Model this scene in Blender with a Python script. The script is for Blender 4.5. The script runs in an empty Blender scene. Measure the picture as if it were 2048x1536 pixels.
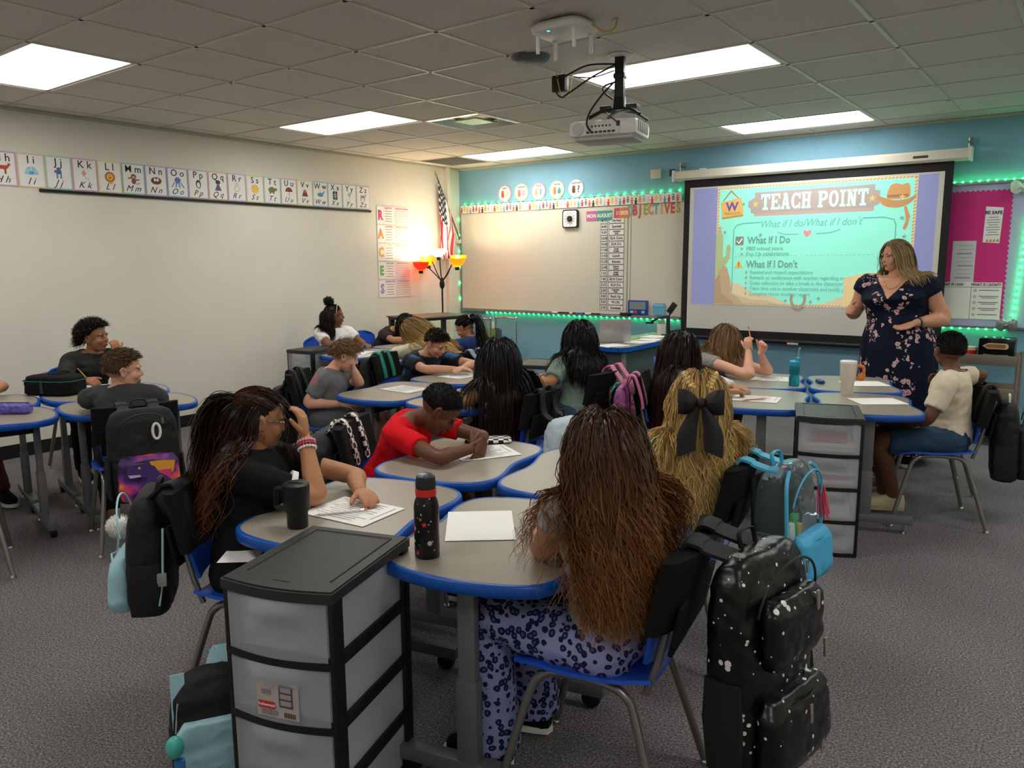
import bpy, bmesh, math, random
import numpy as np
from mathutils import Vector, Matrix, noise
PI = math.pi
SC = bpy.context.scene
COL = SC.collection
random.seed(7); RNG = np.random.default_rng(7)

# ------------------------------------------------------------------ camera
cam_d = bpy.data.cameras.new('camera'); cam = bpy.data.objects.new('camera', cam_d); COL.objects.link(cam)
cam_d.sensor_width = 36.0; cam_d.lens = 1545.0 / 2048.0 * 36.0; cam_d.clip_end = 60
# axes from the two wall vanishing points of the room
_d = lambda px, py: Vector((px - 1024.0, 768.0 - py, -1545.0)).normalized()
_Y = _d(2207, 517); _X = -_d(-1054, 538); _X = (_X - _Y * _X.dot(_Y)).normalized(); _Z = _X.cross(_Y)
cam.matrix_world = Matrix(((_X.x, _X.y, _X.z, 6.85), (_Y.x, _Y.y, _Y.z, -7.92), (_Z.x, _Z.y, _Z.z, 1.53), (0, 0, 0, 1)))
SC.camera = cam

# ------------------------------------------------------------------ world, exposure
w = bpy.data.worlds.new('world'); SC.world = w; w.use_nodes = True
w.node_tree.nodes['Background'].inputs[0].default_value = (0.9, 0.95, 1.0, 1)
w.node_tree.nodes['Background'].inputs[1].default_value = 0.02
vs = SC.view_settings
vs.view_transform = 'Standard'; vs.look = 'None'; vs.gamma = 1.0; vs.use_curve_mapping = False
vs.exposure = 0.6
PANEL_E = 7.0          # emission of the ceiling light panels

# ------------------------------------------------------------------ materials
def lin(c):
    if isinstance(c, str): c = tuple(int(c[i:i+2], 16) for i in (0, 2, 4))
    return tuple((x/255/12.92) if x/255 <= .04045 else ((x/255+.055)/1.055)**2.4 for x in c)
_M = {}
def mat(name, col, rough=.6, metal=0., emis=0., alpha=1., trans=0., noise_s=0, noise_a=.15, bump=0., bump_s=200., spec=.5, coat=0., sss=0., col2=None, ior=1.45):
    if name in _M: return _M[name]
    m = bpy.data.materials.new(name); m.use_nodes = True; nt = m.node_tree; b = nt.nodes['Principled BSDF']
    c = lin(col); I = b.inputs
    I['Base Color'].default_value = (*c, 1); I['Roughness'].default_value = rough; I['Metallic'].default_value = metal
    I['Specular IOR Level'].default_value = spec; I['IOR'].default_value = ior
    if alpha < 1: I['Alpha'].default_value = alpha
    if trans: I['Transmission Weight'].default_value = trans
    if coat: I['Coat Weight'].default_value = coat; I['Coat Roughness'].default_value = .1
    if sss: I['Subsurface Weight'].default_value = sss; I['Subsurface Radius'].default_value = (.012, .005, .003); I['Subsurface Scale'].default_value = 1.0
    if emis: I['Emission Color'].default_value = (*c, 1); I['Emission Strength'].default_value = emis
    if noise_s or bump:
        tc = nt.nodes.new('ShaderNodeTexCoord')
    if noise_s:
        n = nt.nodes.new('ShaderNodeTexNoise'); n.inputs['Scale'].default_value = noise_s; n.inputs['Detail'].default_value = 4
        nt.links.new(tc.outputs['Object'], n.inputs['Vector'])
        r = nt.nodes.new('ShaderNodeValToRGB'); r.color_ramp.elements[0].position = .3; r.color_ramp.elements[1].position = .7
        d = lin(col2) if col2 else tuple(x*(1-noise_a*1.6) for x in c)
        e = c if col2 else tuple(min(1, x*(1+noise_a)) for x in c)
        r.color_ramp.elements[0].color = (*d, 1); r.color_ramp.elements[1].color = (*e, 1)
        nt.links.new(n.outputs['Fac'], r.inputs['Fac']); nt.links.new(r.outputs['Color'], I['Base Color'])
    if bump:
        n2 = nt.nodes.new('ShaderNodeTexNoise'); n2.inputs['Scale'].default_value = bump_s; n2.inputs['Detail'].default_value = 3
        nt.links.new(tc.outputs['Object'], n2.inputs['Vector'])
        bp = nt.nodes.new('ShaderNodeBump'); bp.inputs['Strength'].default_value = bump; bp.inputs['Distance'].default_value = .01
        nt.links.new(n2.outputs['Fac'], bp.inputs['Height']); nt.links.new(bp.outputs['Normal'], I['Normal'])
    _M[name] = m; return m
def nodes(m): return m.node_tree.nodes, m.node_tree.links, m.node_tree.nodes['Principled BSDF'].inputs

# ------------------------------------------------------------------ mesh building
def V3(p): return Vector(p)
def rotz(a): return Matrix.Rotation(a, 4, 'Z')
def TR(loc, rz=0, rx=0, ry=0, s=1):
    return Matrix.Translation(loc) @ Matrix.Rotation(rz, 4, 'Z') @ Matrix.Rotation(ry, 4, 'Y') @ Matrix.Rotation(rx, 4, 'X') @ Matrix.Scale(s, 4)
class MB:
    """collects shapes; build() links them as one mesh object"""
    def __init__(s): s.v = []; s.f = []; s.m = []; s.M = Matrix(); s.mi = 0
    def add(s, vs_, fs, M=None):
        o = len(s.v); T = s.M @ M if M is not None else s.M
        s.v += [tuple(T @ Vector(p)) for p in vs_]; s.f += [tuple(i+o for i in f) for f in fs]; s.m += [s.mi]*len(fs); return s
    def box(s, c, d, b=0., M=None):
        x, y, z = d[0]/2, d[1]/2, d[2]/2
        C = lambda p: (p[0]+c[0], p[1]+c[1], p[2]+c[2])
        if b <= 0:
            vv = [C((i, j, k)) for k in (-z, z) for j in (-y, y) for i in (-x, x)]
            return s.add(vv, [(0, 2, 3, 1), (4, 5, 7, 6), (0, 1, 5, 4), (2, 6, 7, 3), (0, 4, 6, 2), (1, 3, 7, 5)], M)
        b = min(b, x*.98, y*.98, z*.98)
        bm = bmesh.new(); bmesh.ops.create_cube(bm, size=1)
        for v in bm.verts: v.co = Vector(C((v.co.x*2*x, v.co.y*2*y, v.co.z*2*z)))
        bmesh.ops.bevel(bm, geom=list(bm.edges), offset=b, segments=2, profile=.6, affect='EDGES')
        bm.verts.index_update()
        s.add([v.co for v in bm.verts], [[v.index for v in f.verts] for f in bm.faces], M); bm.free(); return s
    def tube(s, pts, r, n=8, caps=True, closed=False, flat=1., up=None, M=None):
        P = [Vector(p) for p in pts]; N = len(P)
        R = r if isinstance(r, (list, tuple)) else [r]*N
        T = []
        for i in range(N):
            if closed: t = P[(i+1) % N]-P[i-1]
            else: t = P[min(i+1, N-1)]-P[max(i-1, 0)]
            T.append(t.normalized() if t.length > 1e-9 else Vector((0, 0, 1)))
        u = Vector(up) if up is not None else (Vector((0, 0, 1)) if abs(T[0].z) < .9 else Vector((1, 0, 0)))
        vv = []; 
        for i in range(N):
            u = (u - T[i]*u.dot(T[i])).normalized() if (u - T[i]*u.dot(T[i])).length > 1e-6 else T[i].orthogonal().normalized()
            w_ = T[i].cross(u)
            for k in range(n):
                a = 2*PI*k/n
                vv.append(P[i] + (w_*math.cos(a) + u*(math.sin(a)*flat))*R[i])
        ff = []
        for i in range(N if closed else N-1):
            j = (i+1) % N
            for k in range(n): ff.append((i*n+k, i*n+(k+1) % n, j*n+(k+1) % n, j*n+k))
        if caps and not closed: ff += [tuple(range(n-1, -1, -1)), tuple((N-1)*n+k for k in range(n))]
        return s.add(vv, ff, M)
    def loft(s, secs, n=20, e=2.3, M=None):
        """secs: (center, half_a, half_b, axis_a, axis_b) superelliptic sections, capped"""
        vv = []
        for c, a, b, A, B in secs:
            c = Vector(c); A = Vector(A); B = Vector(B)
            for k in range(n):
                t = 2*PI*k/n; ct, st = math.cos(t), math.sin(t)
                vv.append(c + A*(a*math.copysign(abs(ct)**(2/e), ct)) + B*(b*math.copysign(abs(st)**(2/e), st)))
        ff = []
        for i in range(len(secs)-1):
            for k in range(n): ff.append((i*n+k, i*n+(k+1) % n, (i+1)*n+(k+1) % n, (i+1)*n+k))
        L = len(secs)-1
        ff += [tuple(range(n-1, -1, -1)), tuple(L*n+k for k in range(n))]
        return s.add(vv, ff, M)
    def lathe(s, prof, n=20, M=None, caps=True):
        vv = []; ff = []
        for r, z in prof:
            for k in range(n): vv.append((r*math.cos(2*PI*k/n), r*math.sin(2*PI*k/n), z))
        for i in range(len(prof)-1):
            for k in range(n): ff.append((i*n+k, i*n+(k+1) % n, (i+1)*n+(k+1) % n, (i+1)*n+k))
        if caps:
            ff += [tuple(range(n-1, -1, -1)), tuple((len(prof)-1)*n+k for k in range(n))]
        return s.add(vv, ff, M)
    def sphere(s, c, r, n=16, m=10, M=None):
        r = r if isinstance(r, (list, tuple)) else (r, r, r)
        vv = [(c[0], c[1], c[2]+r[2])]; ff = []
        for i in range(1, m):
            ph = PI*i/m
            for k in range(n):
                th = 2*PI*k/n; vv.append((c[0]+r[0]*math.sin(ph)*math.cos(th), c[1]+r[1]*math.sin(ph)*math.sin(th), c[2]+r[2]*math.cos(ph)))
        vv.append((c[0], c[1], c[2]-r[2])); L = len(vv)-1
        for k in range(n): ff.append((0, 1+k, 1+(k+1) % n)); ff.append((L, 1+(m-2)*n+(k+1) % n, 1+(m-2)*n+k))
        for i in range(m-2):
            for k in range(n): ff.append((1+i*n+k, 1+(i+1)*n+k, 1+(i+1)*n+(k+1) % n, 1+i*n+(k+1) % n))
        return s.add(vv, ff, M)
    def prism(s, out, z0, z1, M=None):
        n = len(out)
        vv = [(x, y, z0) for x, y in out] + [(x, y, z1) for x, y in out]
        ff = [tuple(range(n-1, -1, -1)), tuple(range(n, 2*n))] + [(k, (k+1) % n, n+(k+1) % n, n+k) for k in range(n)]
        return s.add(vv, ff, M)
    def poly(s, pts, M=None): return s.add(pts, [tuple(range(len(pts)))], M)
    def patch(s, rows, M=None, thick=0.):
        """grid surface of rows of points; optional thickness along normal"""
        nr, nc = len(rows), len(rows[0]); R = [[Vector(p) for p in r] for r in rows]
        vv = [p for r in R for p in r]; ff = [(i*nc+j, i*nc+j+1, (i+1)*nc+j+1, (i+1)*nc+j) for i in range(nr-1) for j in range(nc-1)]
        if thick:
            off = len(vv); back = []
            for i in range(nr):
                for j in range(nc):
                    du = R[min(i+1, nr-1)][j]-R[max(i-1, 0)][j]; dv = R[i][min(j+1, nc-1)]-R[i][max(j-1, 0)]
                    nrm = du.cross(dv); nrm = nrm.normalized() if nrm.length > 1e-12 else Vector((0, 0, 1))
                    back.append(R[i][j]+nrm*thick)
            vv += back; ff = ff + [tuple(reversed([k+off for k in f])) for f in ff]
            ring = [(0, j) for j in range(nc)] + [(i, nc-1) for i in range(1, nr)] + [(nr-1, j) for j in range(nc-2, -1, -1)] + [(i, 0) for i in range(nr-2, 0, -1)]
            ids = [i*nc+j for i, j in ring]
            for k in range(len(ids)):
                a, b_ = ids[k], ids[(k+1) % len(ids)]; ff.append((b_, a, a+off, b_+off))
        return s.add(vv, ff, M)
    def mesh(s, name='mesh'):
        me = bpy.data.meshes.new(name); me.from_pydata(s.v, [], s.f)
        if any(s.m): me.polygons.foreach_set('material_index', s.m)
        me.update(); return me
    def build(s, name, mats, parent=None, smooth=True, angle=40):
        return obj(name, s.mesh(name), mats, parent, smooth, angle)
def obj(name, me, mats, parent=None, smooth=True, angle=40):
    if isinstance(me, MB): me = me.mesh(name)
    for m in (mats if isinstance(mats, (list, tuple)) else [mats]): me.materials.append(m)
    if smooth:
        me.shade_smooth()
        if angle and angle < 180: me.set_sharp_from_angle(angle=math.radians(angle))
    o = bpy.data.objects.new(name, me); COL.objects.link(o)
    if parent is not None: o.parent = parent
    return o
def tag(o, label=None, cat=None, group=None, kind=None):
    if label: o['label'] = label
    if cat: o['category'] = cat
    if group: o['group'] = group
    if kind: o['kind'] = kind
    return o
def thing(name, label, cat, loc=(0, 0, 0), rz=0, group=None):
    o = bpy.data.objects.new(name, None); COL.objects.link(o); o.empty_display_size = .1
    o.location = loc; o.rotation_euler = (0, 0, rz); return tag(o, label, cat, group)
def copy_tree(o, parent=None):
    c = o.copy(); COL.objects.link(c); c.parent = parent
    for ch in o.children: copy_tree(ch, c)
    return c
def struct(name, mb, m, parent=None, smooth=False):
    o = mb.build(name, m, parent, smooth)
    if parent is None: o['kind'] = 'structure'
    return o
_TX = {}
def text_mesh(body, size, align='CENTER', shear=0., bold=0., ext=.0006, sx=1., lead=1., spacing=1.):
    key = (body, size, align, shear, bold, ext, sx, lead, spacing)
    if key in _TX: return _TX[key]
    c = bpy.data.curves.new('lettering', 'FONT'); c.body = body; c.size = size; c.align_x = align; c.align_y = 'CENTER'
    c.shear = shear; c.offset = bold; c.extrude = ext; c.resolution_u = 2; c.space_line = lead; c.space_character = spacing
    o = bpy.data.objects.new('lettering', c)
    me = bpy.data.meshes.new_from_object(o)
    V = [(v.co.x*sx, v.co.y, v.co.z) for v in me.vertices]; F = [tuple(p.vertices) for p in me.polygons]
    bpy.data.objects.remove(o); bpy.data.curves.remove(c); bpy.data.meshes.remove(me)
    _TX[key] = (V, F); return V, F
def add_text(mb, body, size, M, **k):
    V, F = text_mesh(body, size, **k); return mb.add(V, F, M)
def catmull(pts, seg=6, closed=True):
    P = [Vector(p) for p in pts]; n = len(P); out = []
    for i in range(n if closed else n-1):
        p0, p1, p2, p3 = (P[(i-1) % n], P[i], P[(i+1) % n], P[(i+2) % n]) if closed else (P[max(i-1, 0)], P[i], P[i+1], P[min(i+2, n-1)])
        for k in range(seg):
            t = k/seg
            out.append(.5*((2*p1)+(p2-p0)*t+(2*p0-5*p1+4*p2-p3)*t*t+(3*p1-p0-3*p2+p3)*t**3))
    if not closed: out.append(P[-1])
    return out
# wall frames: local x right, y up, z out of the wall into the room
WB = Matrix(((1, 0, 0, 0), (0, 0, -1, 0), (0, 1, 0, 0), (0, 0, 0, 1)))       # front (blue) wall y=0
WL = Matrix(((0, 0, 1, 0), (1, 0, 0, 0), (0, 1, 0, 0), (0, 0, 0, 1)))       # left wall x=0: local x = +y world
def wallobj(name, label, cat, W, x, y, z=.001, group=None):
    o = bpy.data.objects.new(name, None); COL.objects.link(o); o.matrix_world = W @ Matrix.Translation((x, y, z)); o.empty_display_size = .05
    return tag(o, label, cat, group)
def rrect(w_, h, r, seg=4):
    o = []
    for cx, cy, a0 in ((w_/2-r, h/2-r, 0), (-w_/2+r, h/2-r, PI/2), (-w_/2+r, -h/2+r, PI), (w_/2-r, -h/2+r, 3*PI/2)):
        for k in range(seg+1): o.append((cx+r*math.cos(a0+PI/2*k/seg), cy+r*math.sin(a0+PI/2*k/seg)))
    return o
def star(r, r2=.42, n=5, rot=PI/2): return [((r if k % 2 == 0 else r*r2)*math.cos(rot+PI*k/n), (r if k % 2 == 0 else r*r2)*math.sin(rot+PI*k/n)) for k in range(2*n)]
def ell(rx, ry, n=16, cx=0, cy=0): return [(cx+rx*math.cos(2*PI*k/n), cy+ry*math.sin(2*PI*k/n)) for k in range(n)]
# ================================================================== the room
H = 2.74; XR = 9.3; YB = -10.2
m_white = mat('white_wall_paint', 'e3ded2', .75, noise_s=2, noise_a=.02, bump=.03, bump_s=120)
m_blue = mat('blue_wall_paint', '80b0c8', .7, noise_s=3, noise_a=.03, bump=.03, bump_s=120)
m_black = mat('black_plastic', '17181a', .45, bump=.02, bump_s=300)
m_base = mat('black_rubber_base', '121212', .5)
m_carpet = mat('grey_loop_carpet', '6c6a6d', .95, spec=.1)
N, L, I = nodes(m_carpet)
tc = N.new('ShaderNodeTexCoord')
n1 = N.new('ShaderNodeTexNoise'); n1.inputs['Scale'].default_value = 130; n1.inputs['Detail'].default_value = 6; n1.inputs['Roughness'].default_value = .75
n2 = N.new('ShaderNodeTexVoronoi'); n2.inputs['Scale'].default_value = 220
n3 = N.new('ShaderNodeTexNoise'); n3.inputs['Scale'].default_value = 1.3
for n_ in (n1, n2, n3): L.new(tc.outputs['Object'], n_.inputs['Vector'])
rp = N.new('ShaderNodeValToRGB'); el = rp.color_ramp.elements
el[0].position = .36; el[0].color = (*lin('403f41'), 1); el[1].position = .5; el[1].color = (*lin('827e82'), 1)
e3 = el.new(.58); e3.color = (*lin('a19b9d'), 1); e4 = el.new(.67); e4.color = (*lin('dcd3cb'), 1)
L.new(n1.outputs['Fac'], rp.inputs['Fac'])
mx = N.new('ShaderNodeMixRGB'); mx.blend_type = 'MULTIPLY'; mx.inputs[0].default_value = .35
L.new(rp.outputs['Color'], mx.inputs[1]); L.new(n3.outputs['Fac'], mx.inputs[2]); L.new(mx.outputs[0], I['Base Color'])
bp = N.new('ShaderNodeBump'); bp.inputs['Strength'].default_value = .6; bp.inputs['Distance'].default_value = .008
L.new(n2.outputs['Distance'], bp.inputs['Height']); L.new(bp.outputs['Normal'], I['Normal'])

struct('floor', MB().box((XR/2, YB/2, -.05), (XR+.4, -YB+.4, .1)), m_carpet)
struct('wall_left', MB().box((-.05, YB/2, H/2+.1), (.1, -YB+.2, H+.2)), m_white)
struct('wall_front', MB().box((XR/2, .05, H/2+.1), (XR+.2, .1, H+.2)), m_blue)
struct('wall_right', MB().box((XR+.05, YB/2, H/2+.1), (.1, -YB+.2, H+.2)), m_white)
struct('wall_rear', MB().box((XR/2, YB-.05, H/2+.1), (XR+.2, .1, H+.2)), m_white)
struct('baseboard_left', MB().box((.006, YB/2, .055), (.012, -YB, .11), .003), m_base)
struct('baseboard_front', MB().box((XR/2, -.006, .055), (XR, .012, .11), .003), m_base)
struct('trim_1', MB().box((.011, YB/2, H-.013), (.022, -YB, .022)), mat('wall_angle_white', 'bdb9ae', .5))
struct('trim_2', MB().box((XR/2, -.011, H-.013), (XR, .022, .022)), mat('wall_angle_white', 'bdb9ae', .5))
# corner duct chase on the left wall near the front wall
struct('trim_3', MB().box((.03, -.27, H/2), (.06, .05, H), .004), m_white)

# ---- suspended ceiling: 2 ft tiles lying in a tee grid, lights and vents dropped in
m_tile = mat('ceiling_tile', 'd8d3ca', .9, noise_s=60, noise_a=.05, bump=.25, bump_s=180)
m_tee = mat('ceiling_tee', 'cfcabd', .45)
m_teeg = m_tee
TS = .6245; X0 = .175; Y0 = -.33
xs = [X0 + TS*k for k in range(0, 15)]; ys = [Y0 - TS*k for k in range(0, 16)]
ceiling = struct('ceiling', MB().box((XR/2, YB/2, H+.16), (XR+.2, -YB+.2, .1)), m_tile)
LIGHTS = [(1, 0), (6, 0), (1, 4), (6, 4), (1, 8), (6, 8), (11, 0), (11, 4), (11, 8), (1, 12), (6, 12), (11, 12)]     # (column, row), each two tiles wide
VENT = [(3, 3)]; DARK = [(0, 0)]
taken = set()
for c_, r_ in LIGHTS: taken |= {(c_, r_), (c_+1, r_)}
taken |= set(VENT) | set(DARK)
tile_me = MB().box((0, 0, .009), (TS-.022, TS-.022, .018), .004).mesh('ceiling_tile'); tile_me.materials.append(m_tile)
def tile_obj(me, x, y):
    t = bpy.data.objects.new('ceiling_tile', me); COL.objects.link(t); t.parent = ceiling; t.location = (x, y, H+.002); return t
for i in range(len(xs)-1):
    for j in range(len(ys)-1):
        if (i, j) not in taken: tile_obj(tile_me, xs[i]+TS/2, ys[j]-TS/2)
edge_me = MB().box((0, 0, .009), (xs[0]-.03, TS-.022, .018), .004).mesh('ceiling_tile'); edge_me.materials.append(m_tile)
for j in range(len(ys)-1): tile_obj(edge_me, xs[0]/2, ys[j]-TS/2)
edge2 = MB().box((0, 0, .009), (TS-.022, -Y0-.03, .018), .004).mesh('ceiling_tile'); edge2.materials.append(m_tile)
for i in range(len(xs)-1): tile_obj(edge2, xs[i]+TS/2, Y0/2)
corner_me = MB().box((0, 0, .009), (xs[0]-.03, -Y0-.03, .018), .004).mesh('ceiling_tile'); corner_me.materials.append(m_tile); tile_obj(corner_me, xs[0]/2, Y0/2)
xe = xs[-1]; strip = MB().box((0, 0, .009), (XR-xe-.02, TS-.022, .018), .004).mesh('ceiling_tile'); strip.materials.append(m_tile)
for j in range(len(ys)-1): tile_obj(strip, (xe+XR)/2, ys[j]-TS/2)
for k, x in enumerate(xs):
    a = 0.
    for c_, r_ in sorted(LIGHTS, key=lambda q: q[1]):
        if c_+1 == k:
            b = ys[r_]; MB().box((x, (a+b)/2, H+.001), (.024, a-b, .008)).build('ceiling_tee', m_tee, ceiling, False); a = ys[r_+1]
    MB().box((x, (a+YB)/2, H+.001), (.024, a-YB, .008)).build('ceiling_tee', m_tee, ceiling, False)
for y in ys: MB().box((XR/2, y, H+.0005), (XR, .024, .007)).build('ceiling_tee', m_tee, ceiling, False)

m_panel = mat('light_diffuser', 'fffdf6', .5, emis=PANEL_E)
m_lframe = mat('light_frame_white', 'd9d6cf', .4)
light_lab = {(1, 0): 'lit ceiling light panel nearest the flag and room corner', (6, 0): 'lit ceiling light panel just before the wall above the projection screen',
             (1, 4): 'lit ceiling light panel next to the square air vent', (6, 4): 'lit ceiling light panel above the hanging projector',
             (1, 8): 'lit ceiling light panel above the alphabet card row and two people'}
for c_, r_ in LIGHTS:
    x0, x1 = xs[c_], xs[c_+2]; y1, y0 = ys[r_], ys[r_+1]
    t = thing('ceiling_light' if (c_, r_) in light_lab else 'ceiling_light_offscreen', light_lab.get((c_, r_), 'lit recessed ceiling light panel'), 'ceiling light', ((x0+x1)/2, (y0+y1)/2, H), 0, 'ceiling light panels')
    wx, wy = (x1-x0), (y1-y0)
    f = MB()
    for sx in (-1, 1): f.box((sx*(wx/2-.024), 0, .012), (.024, wy-.024, .02))
    for sy in (-1, 1): f.box((0, sy*(wy/2-.024), .012), (wx-.024, .024, .02))
    f.build('frame', m_lframe, t, False)
    d = MB(); rows = []
    for k in range(13):                       # gently scooped diffuser with two lamp ribs
        u = -1+2*k/12; z = .010+.018*(1-u*u)
        rows.append([(-wx/2+.036, u*(wy/2-.036), z), (wx/2-.036, u*(wy/2-.036), z)])
    d.patch(rows, thick=.004).build('diffuser', m_panel, t)
# square diffuser vent reflecting the room
t = thing('air_vent', 'square ceiling air vent with glossy stepped white face', 'air vent', (xs[3]+TS/2, ys[3]-TS/2, H), 0)
m_vent = mat('vent_gloss', 'c9d3d3', .18, metal=.55)
h_ = TS/2-.014
f = MB(); prof = [(h_, 0), (h_-.03, -.004), (h_*.62, .03), (h_*.55, .03)]
def sqring(mb, a, za, b, zb):
    A = [(-a, -a, za), (a, -a, za), (a, a, za), (-a, a, za)]; B = [(-b, -b, zb), (b, -b, zb), (b, b, zb), (-b, b, zb)]
    mb.add(A+B, [(k, (k+1) % 4, 4+(k+1) % 4, 4+k) for k in range(4)])
for (a, za), (b, zb) in zip(prof[:-1], prof[1:]): sqring(f, a, za, b, zb)
f.box((0, 0, .05), (2*h_, 2*h_, .01)); f.build('face', m_vent, t, False)
MB().box((0, 0, .004), (h_*.8, h_*.8, .006), .002).build('centre_plate', m_vent, t, False)
MB().box((0, 0, .008), (h_*.96, h_*.96, .004)).build('slot', m_black, t, False)
t = thing('return_grille', 'dark grey return air grille in the ceiling corner', 'air vent', (xs[0]+TS/2, ys[0]-TS/2, H))
MB().box((0, 0, .018), (TS-.03, TS-.03, .004)).build('backing', mat('grille_dark', '2d2f30', .7), t, False)
sl = MB().box((0, 0, .007), (TS-.04, .012, .010)).mesh('slat'); sl.materials.append(mat('grille_slat', '6d6f6e', .5))
for k in range(18):
    o = bpy.data.objects.new('slat', sl); COL.objects.link(o); o.parent = t; o.location = (0, -TS/2+.04+k*.032, 0); o.rotation_euler = (.5, 0, 0)
# ================================================================== things on the walls
m_board = mat('whiteboard_gloss', 'ded9c9', .22, spec=.5)
m_alu = mat('aluminium', '9a9a98', .35, metal=.9)
m_paper = mat('white_paper', 'f2f0ec', .8)
m_ink = mat('black_ink', '1b1b1d', .7)
m_grey = mat('grey_plastic', '8d8e90', .5)
m_whitep = mat('white_plastic', 'e6e4df', .35)
def C(hexv, rough=.75): return mat('print_'+hexv, hexv, rough)
def led(hexv, e): return mat('led_'+hexv, hexv, .4, emis=e)

# ---- front whiteboard
wb = wallobj('whiteboard', 'large cream whiteboard on the blue wall with schedule and timer', 'whiteboard', WB, 1.62, 1.545)
MB().box((0, 0, .008), (3.16, 1.24, .016)).build('writing_surface', m_board, wb, False)
f = MB()
for y in (-.625, .625): f.box((0, y, .012), (3.2, .02, .024), .003)
for x in (-1.59, 1.59): f.box((x, 0, .012), (.02, 1.27, .024), .003)
f.build('frame', m_alu, wb)
MB().box((0, -.64, .03), (3.16, .018, .06), .004).build('marker_tray', m_alu, wb)
MB().box((.905, 0, .0175), (.008, 1.22, .003)).build('seam', m_alu, wb, False)
MB().box((.945, 0, .0175), (.004, 1.22, .003)).build('seam', m_alu, wb, False)
for k, (x, c_) in enumerate(((-.05, 'e9e9e9'), (.08, '2b2b2b'), (.16, 'e9e9e9'), (.3, '2255cc'), (.42, 'e9e9e9'), (.5, '1d1d1d'))):
    o = wallobj('whiteboard_marker', 'small whiteboard marker lying on the whiteboard tray', 'marker', WB, 1.62+x, .922, .045, 'markers on the whiteboard tray')
    MB().tube([(-.06, 0, 0), (.03, 0, 0)], .009, 8).build('barrel', C(c_), o); MB().tube([(.03, 0, 0), (.065, 0, 0)], .0098, 8).build('cap', m_ink, o)
o = wallobj('board_eraser', 'black felt eraser on the tray below the schedule cards', 'eraser', WB, 2.53, .928, .052)
MB().box((0, 0, 0), (.13, .025, .045), .006).build('felt', m_black, o); MB().box((0, .016, 0), (.125, .012, .04), .004).build('handle_block', m_ink, o)
# scalloped paper border of little figures along the board's top
bo = wallobj('paper_border', 'scalloped white paper border strip with colourful figures above whiteboard', 'border', WB, 0, 2.215, .026)
mb = MB(); n = 46; top = []
for k in range(n):
    x0 = .04+k*3.14/n
    for a in range(5): top.append((x0+3.14/n*(.5-.5*math.cos(PI*a/4)), .035+.022*math.sin(PI*a/4)))
mb.prism([(.04, -.05)]+[(3.18, -.05)]+list(reversed(top)), 0, .002); mb.build('strip', m_paper, bo, False)
cols = ['e2483d', 'f2a63a', '8a8d90', 'f0b9a8', 'd9d3c9', '3b3b3d', 'd8405a', 'f4cf52', 'bfc2c2', 'e8774f', '6fae9d']
for k in range(62):
    x = .06+k*.0503; cc = cols[(k*7) % 11]; mb = MB(); y = -.012+.012*math.sin(k*1.7)
    mb.prism(ell(.011, .012, 8, x, y+.03), .002, .0032); mb.prism([(x-.016, y-.03), (x+.016, y-.03), (x+.01, y+.018), (x-.01, y+.018)], .002, .003)
    mb.box((x, y+.006, .0028), (.044, .009, .001)); mb.build('figure', C(cc), bo, False)
# LED strips: cable with beads, each bead a part
m_cable = mat('led_cable', 'd5d8d4', .5); m_led = led('18ff78', 30.)
bead = MB().sphere((0, 0, 0), .008, 8, 6).mesh('led_bead'); bead.materials.append(m_led)
def led_strip(label, W, pts, z, step, cable=True):
    o = wallobj('led_light_strip', label, 'led strip', W, pts[0][0], pts[0][1], z, 'green led strips')
    P = [Vector((x-pts[0][0], y-pts[0][1], 0)) for x, y in pts]
    MB().tube(P, .004, 6).build('cable', m_cable, o)
    for a, b in zip(P[:-1], P[1:]):
        n_ = max(1, int((b-a).length/step))
        for k in range(n_):
            q = bpy.data.objects.new('led_bead', bead); COL.objects.link(q); q.parent = o; q.location = a+(b-a)*((k+.5)/n_)+Vector((0, 0, .004))
    return o
led_strip('green led strip glowing under the whiteboard tray', WB, [(.42, .888), (3.2, .888)], .012, .075)
led_strip('green led strip running along the top edge of whiteboard border', WB, [(.05, 2.283), (3.2, 2.283)], .012, .11)
led_strip('green led strip climbing the corner edge left of whiteboard', WB, [(.008, .95), (.008, 2.2)], .012, .2)
t = wallobj('led_controller', 'small white inline led controller hanging below whiteboard', 'controller', WB, .56, .72, .01)
MB().box((0, 0, .005), (.03, .09, .02), .004).build('case', m_whitep, t); MB().tube([(0, .04, .006), (.003, .17, .006)], .003, 6).build('wire', m_whitep, t)
MB().tube([(0, -.04, .006), (.004, -.3, .006), (0, -.6, .004)], .003, 6).build('wire', m_whitep, t)

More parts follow.
